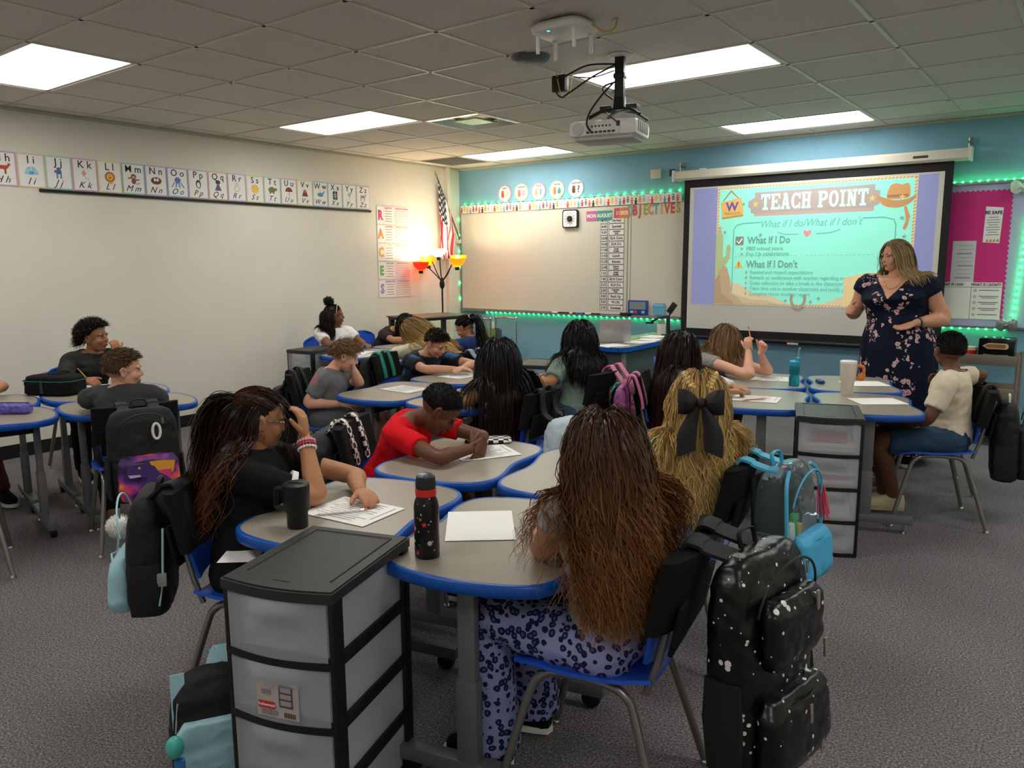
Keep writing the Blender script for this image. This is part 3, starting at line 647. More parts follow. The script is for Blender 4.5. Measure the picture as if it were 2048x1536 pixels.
desc = dict(H='brown horse', I='blue igloo', J='blue jay figure', K='pale pink kite', L='orange lion face', M='brown monkey', N='brown nest with eggs', O='blue octopus', P='black and white penguin', Q='queen in a purple dress', R='gold ring', S='yellow sun', T='green turtle', U='brown umbrella', V='volcano', W='teal whale', X='dark x-ray', Y='green yo-yo', Z='zebra')
bcol = ['c9a0c8', 'e8c4a0', 'a8d4c0', 'd9a8c4', 'ecd79a', 'a0c8d8', 'c4b0dc', 'a9b8dc', 'd8b0d0', 'e8c0a0', 'd0b8e0', 'e8d4a0', 'a8d8c8', 'dcb0b8', 'ecdca0', 'a8cce0', 'd4c8dc', 'b8dcc8', 'd8c0c8']
for k, ch in enumerate('HIJKLMNOPQRSTUVWXYZ'):
    y = -1.59-.205*(18-k)-.1025
    o = wallobj('alphabet_card', 'alphabet card %s%s with drawing of a %s' % (ch, ch.lower(), desc[ch]), 'alphabet card', WL, y, 2.272, .004, 'alphabet cards on left wall')
    MB().box((0, 0, .0006), (.2, .262, .0012)).build('border', C(bcol[k]), o, False)
    MB().box((0, 0, .0014), (.18, .242, .0008)).build('paper', m_paper, o, False)
    t_ = MB(); add_text(t_, ch+' '+ch.lower(), .085, Matrix.Translation((0, .082, .0022)), bold=.0004, sx=.95); t_.build('print_letters', m_ink, o, False)
    t_ = MB(); add_text(t_, ch+' '+ch.lower(), .075, Matrix.Translation((-.01, -.083, .0022)), shear=.45, sx=.95); t_.build('cursive_letters', m_ink, o, False)
    for q, (pts, c_) in enumerate(pic(ch)): MB().prism(pts, .0018+q*.0003, .0021+q*.0003).build('picture', C(c_), o, False)
# ---- RACES poster, five panels
rc = [('R', 'd9527a', 'RESTATE'), ('A', 'e8935a', 'ANSWER'), ('C', 'e8b84a', 'CITE'), ('E', '7cb56a', 'EXPLAIN'), ('S', 'a98fc8', 'SUMMARIZE')]
for k, (ch, c_, wd) in enumerate(rc):
    o = wallobj('writing_poster', 'white wall poster panel with big letter %s and writing tips' % ch, 'poster', WL, -1.21, 2.09-k*.216, .004, 'writing poster panels by the flag')
    MB().box((0, 0, .0006), (.56, .21, .0012)).build('sheet', C('e6e2dc'), o, False)
    MB().box((-.225, 0, .0014), (.1, .2, .0006)).build('letter_box', m_paper, o, False); MB().box((-.09, 0, .0014), (.15, .2, .0006)).build('text_box', m_paper, o, False)
    t_ = MB(); add_text(t_, ch, .15, Matrix.Translation((-.225, -.005, .0022)), bold=.008, sx=.8); t_.build('big_letter', C(c_), o, False)
    t_ = MB(); add_text(t_, wd, .03, Matrix.Translation((-.09, .083, .0022)), bold=.0008); t_.build('heading', C(c_), o, False); t_ = MB(); add_text(t_, 'SENTENCE STARTERS', .022, Matrix.Translation((.13, .083, .002)), bold=.0004); t_.build('side_heading', C(c_), o, False)
    t_ = MB()
    for q in range(5): t_.box((-.09, .05-q*.03, .002), (.12-.02*(q % 2), .008, .0006))
    for q in range(6): t_.box((.13, .055-q*.026, .0015), (.24, .004, .0005))
    t_.build('text_lines', C('9b9894'), o, False)

# ---- american flag on a staff in the corner
fl = wallobj('flag', 'american flag hanging from a slanted staff in the room corner', 'flag', Matrix(), .06, -.09, 1.86)
base = Vector((.06, -.09, 1.86)); tip = Vector((.05, -.5, 2.63)) - base
MB().tube([(-.025, .035, -.06), (0, 0, 0), tip*.3, tip*.96], .009, 8).build('staff', mat('flag_staff_wood', '6b5138', .5), fl)
g = MB(); g.lathe([(.004, .0), (.012, .02), (.014, .04), (.004, .07), (.002, .1)], 10, Matrix.Translation(tip*.95) @ tip.to_track_quat('Z', 'Y').to_matrix().to_4x4()); g.build('spearhead', mat('brass', 'b89a4a', .3, metal=.9), fl)
MB().box((-.032, .03, -.05), (.05, .05, .06), .01).build('bracket', m_whitep, fl)
m_flag = bpy.data.materials.new('flag_cloth'); m_flag.use_nodes = True; N, L, I = nodes(m_flag); I['Roughness'].default_value = .8
ca = N.new('ShaderNodeVertexColor'); ca.layer_name = 'Col'; L.new(ca.outputs['Color'], I['Base Color'])
def flag_color(s, t):       # s along fly (0 hoist..1), t down (0 top..1)
    red, wht, blu = lin('b0223a'), lin('eae4de'), lin('1d2646')
    if s < .4 and t < 7/13:
        gx = s/.4*11; gy = t/(7/13)*9
        if (round(gx-.5)+round(gy-.5)) % 2 == 0 and abs(gx-.5-round(gx-.5)) < .36 and abs(gy-.5-round(gy-.5)) < .36 : return wht
        return blu
    return red if int(t*13) % 2 == 0 else wht
# cloth hangs in folds: hoist edge along the staff, fly end falls straight down
ns, nt_ = 110, 70; V = []; Cc = []
for j in range(nt_+1):
    t = j/nt_
    for i in range(ns+1):
        s = i/ns
        Lp = Vector((0, -.38, .66-.95*s)); st = tip*(.93-.55*t)
        Rp = catmull([(0, -.17, .30, ), (0, -.24, 0.02), (0, -.29, -.17), (0, -.3, -.27)], 6, False)
        u = s*(len(Rp)-1); i0 = min(int(u), len(Rp)-2); R_ = Rp[i0].lerp(Rp[i0+1], u-i0)
        Q = Lp.lerp(R_, t); hp = Vector((0, st.y, st.z)); k = max(0., 1-s/.35)**2; Q = Q.lerp(hp, k)
        fold = (.022*math.sin(t*11+s*3)+.012*math.sin(t*23-s*5))*min(1, s*4)
        V.append((.0+fold+st.x*.6+.13*t*min(1, s*3), Q.y+.012*math.sin(t*13+2*s)*min(1, s*3), Q.z)); Cc.append(flag_color(s, t))
F = [(j*(ns+1)+i, j*(ns+1)+i+1, (j+1)*(ns+1)+i+1, (j+1)*(ns+1)+i) for j in range(nt_) for i in range(ns)]
me = bpy.data.meshes.new('flag_cloth'); me.from_pydata(V, [], F); at = me.color_attributes.new('Col', 'FLOAT_COLOR', 'POINT')
at.data.foreach_set('color', np.array([(*c, 1) for c in Cc], dtype=np.float32).ravel()); obj('cloth', me, m_flag, fl, True, 180)

# ---- floor lamp with five bowl shades
LX, LY = .39, -.8
lamp = thing('floor_lamp', 'black floor lamp with five coloured bowl shades, lit, beside flag', 'floor lamp', (LX, LY, 0))
MB().lathe([(.15, 0), (.15, .012), (.13, .025), (.03, .035), (.012, .05)], 24).build('base', m_black, lamp)
MB().tube([(0, 0, .03), (0, 0, 1.24)], .011, 10).build('pole', m_black, lamp)
MB().lathe([(.012, 1.21), (.03, 1.24), (.034, 1.28), (.02, 1.33), (.01, 1.35)], 14).build('hub', m_black, lamp)
arms = [((-.20, -.16), 1.44, 'ff5a3c', 'red shade'), ((-.24, .02), 1.5, 'ffc23a', 'amber shade'), ((.02, -.08), 1.6, 'f6f0e4', 'white shade'), ((.17, .12), 1.52, 'ffd23c', 'yellow shade'), ((.25, .0), 1.48, 'f2a43a', 'orange shade')]
for (ax, ay), az, c_, lb in arms:
    p = catmull([(0, 0, 1.3), (ax*.35, ay*.35, 1.4), (ax*.75, ay*.75, az+.05), (ax, ay, az+.03), (ax, ay, az-.02)], 5, False)
    a = MB().tube(p, .007, 7).build('arm', m_black, lamp)
    MB().lathe([(.024, -.04), (.03, -.02), (.024, .0)], 12, Matrix.Translation((ax, ay, az))).build('socket', m_black, a)
    ms = mat('lamp_shade_'+c_, c_, .4)
    if not any(q.type == 'BSDF_TRANSLUCENT' for q in ms.node_tree.nodes):
        N, L, I = nodes(ms); tl_ = N.new('ShaderNodeBsdfTranslucent'); tl_.inputs[0].default_value = (*lin(c_), 1); mm = N.new('ShaderNodeMixShader'); mm.inputs[0].default_value = .65
        L.new(N['Principled BSDF'].outputs[0], mm.inputs[1]); L.new(tl_.outputs[0], mm.inputs[2]); L.new(mm.outputs[0], N['Material Output'].inputs['Surface'])
    MB().lathe([(.03, 0), (.06, .02), (.088, .055), (.1, .1), (.096, .1), (.084, .058), (.056, .024), (.028, .005)], 20, Matrix.Translation((ax, ay, az)), caps=False).build('shade', ms, lamp)['label'] = lb
    MB().sphere((ax, ay, az+.032), (.02, .02, .026), 12, 8).build('bulb', mat('bulb_lit', 'ffe9c0', .4, emis=40.), a)
    ld = bpy.data.lights.new('bulb_light', 'POINT'); ld.energy = 4.5; ld.color = (1, .83, .55); ld.shadow_soft_size = .018
    lo = bpy.data.objects.new('bulb_light', ld); COL.objects.link(lo); lo.parent = lamp; lo.location = (ax, ay, az+.08)

# ================================================================== ceiling devices
ap = thing('wireless_access_point', 'white wireless access point with four stub antennas under ceiling', 'access point', (4.55, -4.42, H))
mb = MB(); ol = rrect(.3, .24, .06, 6)
for z, s_ in ((-.012, 1.0), (-.03, 1.02), (-.05, .96)): pass
mb.loft([((0, 0, -.015), .14, .115, (1, 0, 0), (0, 1, 0)), ((0, 0, -.03), .155, .125, (1, 0, 0), (0, 1, 0)), ((0, 0, -.055), .15, .12, (1, 0, 0), (0, 1, 0)), ((0, 0, -.062), .135, .105, (1, 0, 0), (0, 1, 0))], 32, 4.5); mb.build('case', m_whitep, ap)
MB().box((0, 0, -.008), (.2, .16, .016)).build('mount', m_grey, ap)
for x in (-.11, .11):
    for y in (-.08, .08): MB().tube([(x, y, -.05), (x, y, -.066), (x, y, -.07), (x, y, -.15), (x, y, -.155)], [.016, .016, .011, .010, .008], 10).build('antenna', m_whitep, ap)
MB().sphere((-.03, -.1, -.06), (.012, .008, .003), 10, 6).build('status_light', led('1fd5ff', 6.), ap)
MB().tube(catmull([(-.1, .06, -.01), (-.16, .04, -.02), (-.15, -.05, -.025), (-.06, -.1, -.012)], 5, False), .005, 6).build('cable', mat('yellow_cable', 'c7ac52', .5), ap)
MB().tube(catmull([(.15, .02, -.03), (.2, .05, -.07), (.24, .08, -.06), (.25, .1, -.01), (.2, .14, .0)], 5, False), .005, 6).build('cable', mat('yellow_cable', 'c7ac52', .5), ap)
jb = thing('ceiling_speaker', 'dark grey round device on ceiling beside the access point', 'device', (4.02, -3.98, H))
MB().lathe([(.0, -.035), (.09, -.034), (.11, -.02), (.12, 0)], 24, caps=False).build('cover', mat('slate_plastic', '5c6066', .5), jb)
ad = thing('power_adapter', 'black power adapter hanging from ceiling by projector cables', 'adapter', (4.02, -3.66, H-.1))
MB().box((0, 0, 0), (.1, .05, .1), .01).build('body', m_black, ad); MB().tube(catmull([(.0, 0, .05), (.005, .01, .08), (0, 0, .1)], 4, False), .005, 6).build('hook', m_whitep, ad)
MB().tube(catmull([(-.01, -.027, .06), (.01, -.03, -.02), (.03, -.02, -.09), (.06, .0, -.08), (.07, .02, .02)], 5, False), .004, 6).build('cable', mat('yellow_cable', 'c7ac52', .5), ad)
pj = thing('projector', 'white projector hanging from ceiling on a black pole mount', 'projector', (4.46, -3.68, 0), math.radians(12))
MB().lathe([(.0, H), (.075, H), (.078, H-.006), (.06, H-.014), (.0, H-.014)], 28, caps=False).build('ceiling_plate', m_whitep, pj)
MB().box((0, 0, 2.6), (.058, .05, .28), .008).build('pole', m_black, pj); MB().box((0, 0, 2.62), (.07, .06, .03), .008).build('collar', m_black, pj)
br = MB(); br.loft([((0, 0, 2.5), .035, .03, (1, 0, 0), (0, 1, 0)), ((0, 0, 2.44), .04, .04, (1, 0, 0), (0, 1, 0)), ((0, 0, 2.42), .06, .05, (1, 0, 0), (0, 1, 0))], 16); br.build('bracket', m_black, pj)
for x, y in ((-.16, -.1), (.15, -.1), (-.13, .12), (.14, .12)): MB().tube([(0, 0, 2.425), (x*.6, y*.6, 2.415), (x, y, 2.375)], .011, 7).build('arm', m_black, pj)
for s_ in (-1, 1): MB().box((s_*.08, .01, 2.437), (.07, .09, .03), .006).build('clamp', m_black, pj)
bd = MB(); bd.box((-.06, 0, 2.31), (.42, .3, .095), .03); body = bd.build('body', m_whitep, pj)
MB().box((-.06, 0, 2.255), (.36, .24, .02), .008).build('underside', mat('dull_white', 'b9b6b0', .5), pj)
MB().lathe([(.0, 0), (.036, 0), (.036, .006), (.0, .006)], 24, Matrix.Translation((-.21, -.15, 2.31)) @ Matrix.Rotation(PI/2, 4, 'X')).build('speaker_disc', mat('pale_grey', 'c5c3bf', .5), body)
MB().box((-.06, -.1505, 2.305), (.22, .004, .07), .002).build('port_panel', mat('port_white', 'd6d4ce', .4), body)
for k in range(7): MB().box((-.145+k*.026, -.154, 2.285), (.018, .006, .012), .002).build('port', m_black, body)
for k in range(6): MB().box((-.12+k*.022, -.154, 2.318), (.01, .006, .01), .002).build('port', m_black, body)
MB().box((.04, -.154, 2.325), (.02, .008, .03), .003).build('port', m_black, body)
for k in range(5): MB().box((.151, -.1+k*.045, 2.315), (.004, .036, .06), .002).build('vent_grille', mat('vent_grey', '8b8a87', .6), body)  # side grille bars, all in one even grey
for k, pts in enumerate(([(-.02, 0, 2.69), (-.2, -.01, 2.7), (-.36, .02, 2.66), (-.43, .03, 2.66)], [(-.02, -.03, 2.68), (-.16, -.05, 2.62), (-.3, -.04, 2.55), (-.39, .02, 2.54), (-.45, .04, 2.62)],
                         [(-.03, -.03, 2.58), (-.08, -.1, 2.5), (-.13, -.16, 2.4), (-.14, -.19, 2.33), (-.125, -.165, 2.29)], [(-.03, 0, 2.59), (-.1, 0, 2.57), (-.09, -.02, 2.53), (-.04, 0, 2.49)], [(-.05, -.1, 2.4), (.0, -.17, 2.36), (.04, -.165, 2.33)], [(-.03, -.02, 2.65), (-.17, 0, 2.63), (-.3, .02, 2.65)])):
    MB().tube(catmull(pts, 6, False), .0055 if k < 4 else .004, 6).build('cable', m_black, pj)
# ================================================================== furniture
m_lam = mat('desk_laminate', '9a9184', .33, noise_s=90, noise_a=.03, spec=.5)
m_edge = mat('blue_edge_band', '0b50ac', .35)
m_steel = mat('grey_steel', '77777a', .4, metal=.35)
m_dsteel = mat('dark_steel', '3a3b3d', .45, metal=.2)
m_chair = mat('blue_chair_plastic', '1a4fc0', .38, bump=.03, bump_s=250)
m_chrome = mat('chrome', 'd9d9d9', .12, metal=1.)
m_tubeg = mat('chair_tube_grey', '8b8984', .3, metal=.7)
m_fab = mat('black_fabric', '161617', .85, bump=.15, bump_s=400, spec=.2)
DH = .69                                       # desk height
outl = [(p.x, p.y) for p in catmull([(-.275, .22, 0), (-.21, .335, 0), (0, .378, 0), (.21, .335, 0), (.275, .22, 0), (.25, .0, 0), (.28, -.22, 0), (.215, -.335, 0), (0, -.378, 0), (-.215, -.335, 0), (-.28, -.22, 0), (-.25, 0, 0)], 6)]
def offset(o, d):
    n = len(o); r = []
    for k in range(n):
        a, b = o[k-1], o[(k+1) % n]; tx, ty = b[0]-a[0], b[1]-a[1]; l = math.hypot(tx, ty); r.append((o[k][0]-ty/l*d, o[k][1]+tx/l*d))
    return r
def make_desk():
    t = thing('student_desk', 'desk', 'desk')
    o2 = outl if sum(outl[k][0]*outl[(k+1) % len(outl)][1]-outl[(k+1) % len(outl)][0]*outl[k][1] for k in range(len(outl))) > 0 else outl[::-1]
    MB().prism(offset(o2, .008), DH-.03, DH).build('desk_top', m_lam, t, True, 30)
    mb = MB(); n = len(o2); prof = [(.010, .0005), (.002, .0015), (-.004, -.003), (-.006, -.018), (-.004, -.034), (.003, -.038), (.012, -.038)]
    rings = [[(x, y, DH+z) for x, y in offset(o2, d)] for d, z in prof]
    vv = [p for r in rings for p in r]; ff = [(i*n+k, i*n+(k+1) % n, (i+1)*n+(k+1) % n, (i+1)*n+k) for i in range(len(prof)-1) for k in range(n)]
    mb.add(vv, ff); mb.build('edge_band', m_edge, t, True, 60)
    for s in (-1, 1):
        y = s*.27
        MB().box((0, y, .42), (.055, .032, .5), .006).build('leg_post', m_steel, t); MB().box((0, y, .2), (.066, .042, .3), .006).build('leg_sleeve', m_steel, t)
        f = MB().box((0, y, .075), (.5, .05, .045), .006).build('foot_bar', m_steel, t)
        MB().box((0, y, DH-.045), (.3, .06, .014), .003).build('top_bracket', m_dsteel, t)
        MB().lathe([(.0, 0), (.03, 0), (.034, .006), (.034, .024), (.03, .03), (0, .03)], 16, TR((.2*s, y+.02, .034), 0, PI/2)).build('caster', m_black, f)
        MB().lathe([(.0, 0), (.016, 0), (.014, .012), (.006, .016), (.006, .06)], 12, TR((-.21*s, y, 0))).build('glide', m_chrome, f)
    MB().box((0, 0, .602), (.03, .51, .05), .004).build('cross_beam', m_black, t)
    MB().box((0, 0, DH-.052), (.2, .3, .016), .003).build('under_tray', m_black, t)
    return t
desk0 = make_desk(); desk_used = [False]
def desk(loc, rz, label, group):
    if not desk_used[0]: t = desk0; desk_used[0] = True
    else: t = copy_tree(desk0)
    t.location = (loc[0], loc[1], 0); t.rotation_euler = (0, 0, rz); tag(t, label, 'desk', group); return t
CL = dict(front=((5.08, -5.82), 14, (-.305, -.31), (.28, -.35), (-.28, .462), (.29, .45)), right=((5.40, -2.80), 19, (-.29, -.37), (.29, -.37), (-.29, .41), (.29, .405)),
          mid=((3.42, -3.93), 6, (-.29, -.38), (.29, -.38), (-.29, .39), (.29, .39)), left=((1.78, -5.91), -13, (-.3, -.4), (.285, -.4), (-.285, .37), (.295, .37)), back=((1.56, -2.56), 8, (-.29, -.38), (.29, -.38), (-.29, .39), (.29, .39)))
def LW(cl, x, y):
    (ox, oy), a, *_ = CL[cl]; a = math.radians(a); return (ox+x*math.cos(a)-y*math.sin(a), oy+x*math.sin(a)+y*math.cos(a))
DL = dict(front=['desk with the black travel mug and a worksheet', 'desk with a black printed water bottle and blank paper', 'desk where the person in red leans on folded arms', 'desk in front of the person with black bow'],
          right=['desk with a worksheet and orange pencil on it', 'desk with the cream tumbler and a sheet of paper', 'desk with the teal bottle, under the person holding up a pencil', 'desk with a paper nearest the projection screen'],
          mid=['desk in front of the person in grey with hand on mouth', 'desk in front of the person in black top', 'desk where the person in blue and black shirt rests folded arms', 'desk in front of the person in sage green shirt'],
          left=['desk with nothing in view but bare top at the frame edge', 'desk holding the purple pencil case', 'desk with the black lunch bag and blue bottle', 'desk of the person with the dinosaur backpack'],
          back=['desk in front of the person in white shirt', 'desk under the person in cream bent over', 'desk of the person bent low', 'desk of the person in navy shirt'])
for cl, v in CL.items():
    for k in range(4):
        desk(LW(cl, *v[2+k]), math.radians(v[1]+(180 if k in (0, 2) else 0)), 'blue edged '+DL[cl][k], 'blue edged student desks')
# ---- chair: blue shell on bent grey tubes
def make_chair():
    t = thing('school_chair', 'chair', 'chair'); rows = []
    for i in range(11):                     # seat shell, local +y is the sitting direction
        v = i/10; y = -.19+.40*v; w = .2*(1-.18*max(0, v-.75)/.25)*(1-.12*max(0, .25-v)/.25); z = .435-.012*math.sin(PI*v)-.025*max(0, v-.8)/.2
        rows.append([(w*u, y, z+.018*abs(u)**3*(1-v*.7)-.008*(1-u*u)) for u in [-1+k/5 for k in range(11)]])
    MB().patch(rows, thick=-.011).build('seat', m_chair, t, True, 60)
    rows = []
    for i in range(11):
        v = i/10; z = .5+.285*v; y = -.205-.06*v; w = .19*(math.sin(PI*min(1, .28+.3*v))**.5)*(1 if v < .75 else math.sqrt(max(.05, 1-((v-.75)/.27)**2)))
        rows.append([(w*u, y+.03*u*u+.0*v, z) for u in [-1+k/5 for k in range(11)]])
    MB().patch(rows, thick=.011).build('backrest', m_chair, t, True, 60)
    for s in (-1, 1):
        p = catmull([(s*.215, .245, .012), (s*.175, .16, .33), (s*.168, .12, .40), (s*.165, .06, .418), (s*.165, -.06, .418), (s*.168, -.12, .40), (s*.175, -.155, .33), (s*.225, -.25, .012)], 5, False)
        MB().tube(p, .0125, 10).build('leg_frame', m_tubeg, t)
        for y in (.245, -.25): MB().lathe([(.0, 0), (.017, 0), (.018, .006), (.014, .014), (.0125, .02)], 12, TR((s*(.215 if y > 0 else .225), y, 0))).build('glide', m_chrome, t)
        MB().tube([(s*.15, -.17, .41), (s*.15, -.2, .5), (s*.15, -.235, .66)], .01, 8).build('back_tube', m_tubeg, t)
    MB().tube([(-.165, .05, .415), (.165, .05, .415)], .01, 8).build('cross_tube', m_tubeg, t); MB().tube([(-.165, -.06, .415), (.165, -.06, .415)], .01, 8).build('cross_tube', m_tubeg, t)
    return t
chair0 = make_chair(); chair_used = [False]
def chair(x, y, yaw, who, pocket=True, pm=None):
    if not chair_used[0]: t = chair0; chair_used[0] = True
    else: t = copy_tree(chair0)
    t.location = (x, y, 0); t.rotation_euler = (0, 0, math.radians(yaw-90)); tag(t, 'blue plastic school chair '+who, 'chair', 'blue school chairs')
    if pocket:
        o = thing('chair_pocket', ('grey' if pm else 'black')+' fabric pocket over the chair '+who, 'chair pocket', (x, y, 0), math.radians(yaw-90), 'fabric chair pockets')
        rows = []
        for i in range(9):
            v = i/8; z = .60+.20*v; yy = -.205-.06*(z-.5)/.285-.002
            rows.append([(.212*math.copysign(abs(math.cos(a))**.6, math.cos(a)), yy+.03*math.copysign(abs(math.sin(a))**.6, math.sin(a))+.03*(abs(math.cos(a))**.6*.212/.19)**2, z) for a in [2*PI*k/24 for k in range(25)]])
        mb = MB(); mb.patch(rows); top = rows[-1][:-1]; n = len(top); mb.add(top, [tuple(range(n))]); mb.build('sleeve', pm or m_fab, o, True, 60)
        MB().box((0, 0, 0), (.36, .014, .14), .006, M=TR((0, -.252, .61), 0, .2)).build('rear_pocket', pm or m_fab, o)
    return t
f2 = lambda d: (math.cos(math.radians(d)), math.sin(math.radians(d)))
CH = dict(fg=(5.80, -6.10, 190), blonde=(5.60, -5.20, 190), pony=(4.61, -6.38, 32), red=(4.31, -5.42, 30), lb=(4.10, -4.33, 188), sage=(4.00, -3.47, 186), gray=(2.71, -4.49, 34), blue=(2.46, -3.47, 20),
          white=(.64, -2.76, 5), bl=(2.47, -3.03, 186), dark=(.52, -2.02, 5), navy=(2.28, -2.32, 188), curly=(.86, -5.32, -13), dino=(2.60, -5.84, 162), clip=(4.70, -3.27, 19), pencil=(4.34, -2.34, 19), rboy=(6.14, -2.87, 203), empty=(6.0, -2.12, 200), maroon=(2.376, -6.645, 160))
CHW = dict(fg='under the person in leopard print trousers', blonde='under the person with black bow', pony='under the person with hoop earrings', red='under the person in red', lb='under the person in black top', sage='under the person in sage green shirt',
           gray='under the person in grey with hand on mouth', blue='under the person in blue and black shirt', white='under the person in white shirt', bl='under the person in cream bent over', dark='under the person bent low over a desk', navy='under the person in navy shirt',
           curly='under the person in charcoal shirt', dino='carrying the dinosaur backpack', clip='under the person with a white hair clip', pencil='under the person holding up a pencil', rboy='under the person in cream shirt and denim shorts', empty='standing empty near the bulletin board', maroon='at the desk with the purple pencil case')
for k, (x, y, a) in CH.items():
    chair(x, y, a, CHW[k], pocket=k in ('pony', 'red', 'gray', 'rboy', 'blue', 'sage', 'lb', 'dino', 'fg', 'blonde', 'bl', 'clip', 'empty'), pm=mat('grey_fabric', '4a4b4d', .85, bump=.15, bump_s=400) if k == 'empty' else None)

# ---- four drawer carts
m_frost = mat('frosted_plastic', 'eef1f4', .45, spec=.4); N, L, I = nodes(m_frost)
tb = N.new('ShaderNodeBsdfTransparent'); tb.inputs[0].default_value = (.95, .97, 1, 1); mxs = N.new('ShaderNodeMixShader'); mxs.inputs[0].default_value = .36
tl = N.new('ShaderNodeBsdfTranslucent'); tl.inputs[0].default_value = (.93, .95, .98, 1); mx2 = N.new('ShaderNodeMixShader'); mx2.inputs[0].default_value = .5
L.new(N['Principled BSDF'].outputs[0], mx2.inputs[1]); L.new(tl.outputs[0], mx2.inputs[2]); L.new(tb.outputs[0], mxs.inputs[1]); L.new(mx2.outputs[0], mxs.inputs[2]); L.new(mxs.outputs[0], N['Material Output'].inputs['Surface'])
m_cart = mat('cart_black', '2a2b2d', .5, bump=.02, bump_s=300)
m_cartf = mat('cart_frame_black', '121314', .45)
def arc_front(w, y0, bow, n=12): return [(-w/2+w*k/n, y0-bow*math.sin(PI*k/n)) for k in range(n+1)]
def cart(loc, rz, label, contents=(), sticker=False):
    """local: front faces -y, width along x (.32), depth .42, height .735"""
    t = thing('drawer_cart', label, 'drawer cart', (loc[0], loc[1], 0), rz, 'plastic drawer carts'); w, d, h = .32, .42, .735; n = 4; dh = (h-.035)/n
    top = MB(); top.prism(arc_front(w+.012, -d/2, .022)+[(w/2+.006, d/2), (-w/2-.006, d/2)], h-.03, h-.004); top.build('lid', m_cart, t, True, 30)
    rim = MB(); o_ = arc_front(w-.0, -d/2+.006, .02)+[(w/2, d/2-.006), (-w/2, d/2-.006)]; rim.prism(o_, h-.005, h); rim.build('lid_rim', m_cart, t, True, 30)
    for a_, b_ in (((-w/2+.035, -d/2+.06), (-w/2+.035, d/2-.035)), ((-w/2+.035, d/2-.035), (w/2-.035, d/2-.035)), ((w/2-.035, d/2-.035), (w/2-.035, -d/2+.06))):
        MB().tube([(a_[0], a_[1], h+.0004), (b_[0], b_[1], h+.0004)], .0025, 5).build('lid_groove', m_cartf, t)
    MB().box((0, -d/2+.03, h+.0002), (.05, .008, .002), .001).build('lid_tab', m_cartf, t)
    for sx in (-1, 1):
        MB().box((sx*(w/2-.004), -d/2+.028, h/2), (.014, .05, h-.01), .004).build('front_post', m_cartf, t)
        MB().box((sx*(w/2-.004), d/2-.02, h/2), (.014, .04, h-.01), .004).build('rear_post', m_cartf, t)
    for k in range(n+1):
        z = .012+k*dh if k < n else h-.03
        if k < n:
            MB().prism(arc_front(w, -d/2+.0, .02)+[(w/2, -d/2+.03), (-w/2, -d/2+.03)], z-.009, z+.009).build('front_rail', m_cartf, t, True, 30)
            for sx in (-1, 1): MB().box((sx*(w/2-.004), 0, z+.002), (.012, d-.02, .035), .003).build('side_rail', m_cartf, t)
            MB().box((0, 0, z-.002), (w-.02, d-.03, .005)).build('shelf', m_frost, t, False)
    MB().box((0, d/2-.004, h/2), (w-.02, .006, h-.03)).build('back_panel', m_frost, t, False)
    for k in range(n):
        z0, z1 = .012+k*dh+.011, .012+(k+1)*dh-.012
        dr = MB(); af = arc_front(w-.03, -d/2+.004, .02, 14)
        # bowed front panel with a recessed pull lip
        rows = []
        for q in range(9):
            v = q/8; z = z0+(z1-z0)*v; rows.append([(x, y-.006*math.sin(PI*v)*0-(.010 if .66 < v < .9 and abs(x) < .075 else 0), z) for x, y in af])
        dr.patch(rows, thick=-.0035)
        for sx in (-1, 1): dr.box((sx*(w/2-.017), .0, (z0+z1)/2), (.003, d-.04, z1-z0))
        dr.box((0, 0, z0+.004), (w-.04, d-.04, .003)); dr.box((0, d/2-.02, (z0+z1)/2), (w-.04, .003, z1-z0))
        D = dr.build('drawer', m_frost, t, True, 35)
        for c_, (kk, cw, cd, cz, chh, col, ry) in enumerate(contents):
            if kk == k: MB().box((0, -.02, z0+.006+cz+chh/2), (cw, cd, chh), .001, ).build('paper_stack', C(col), D, False)
    if sticker:
        zc = .012+2*dh+dh*.42; fy = -d/2-.0185
        p = MB().box((.005, fy, zc), (.125, .001, .1)).build('product_label', C('b9aba6'), t, False)
        MB().box((.03, fy-.001, zc+.012), (.04, .001, .06)).build('label_picture', C('55484c'), p, False)
        for q in range(3): MB().box((.03, fy-.0016, zc+.03-.018*q), (.032, .001, .013)).build('label_picture', C('a79aa0'), p, False)
        MB().box((-.028, fy-.001, zc+.018), (.028, .001, .014)).build('label_picture', C('8d8086'), p, False)
        q_ = TR((-.028, fy-.001, zc-.018), 0, PI/2); MB().prism(rrect(.052, .02, .006), 0, .001, q_).build('label_badge', C('c4323f'), p, False)
        m_ = MB(); add_text(m_, 'Rubbermaid', .0105, TR((-.028, fy-.0022, zc-.018), 0, PI/2), bold=.0002, ext=.0002); m_.build('lettering', m_paper, p, False)
        for q in range(3): MB().box((-.02, fy-.001, zc-.033-.005*q), (.05, .001, .002)).build('label_text', C('7a7073'), p, False)
        for q in range(7): MB().box((.025+q*.005, fy-.001, zc-.038), (.0022, .001, .013)).build('barcode', m_ink, p, False)
    return t
ck = math.radians(18)
cart((5.20, -6.62), ck, 'empty frosted drawer cart with black lid and product label beside printed bottle', sticker=True)
pk_ = [(0, .24, .3, 0, .03, 'd9d6d2', 0), (1, .24, .32, 0, .05, 'e4e2de', 0), (1, .22, .3, .05, .02, 'd6d3cf', 0), (0, .22, .3, .03, .02, 'cfccd0', 0), (2, .25, .32, 0, .02, 'e2d9cc', 0), (2, .22, .3, .02, .03, 'a8325f', 0), (2, .25, .32, .05, .01, 'ddd6cf', 0),
       (3, .25, .32, 0, .012, 'e8e0d0', 0), (3, .24, .32, .012, .008, 'd3b9a0', 0), (3, .24, .32, .02, .02, 'ece6da', 0), (3, .18, .3, .045, .05, 'bd5a76', 0)]
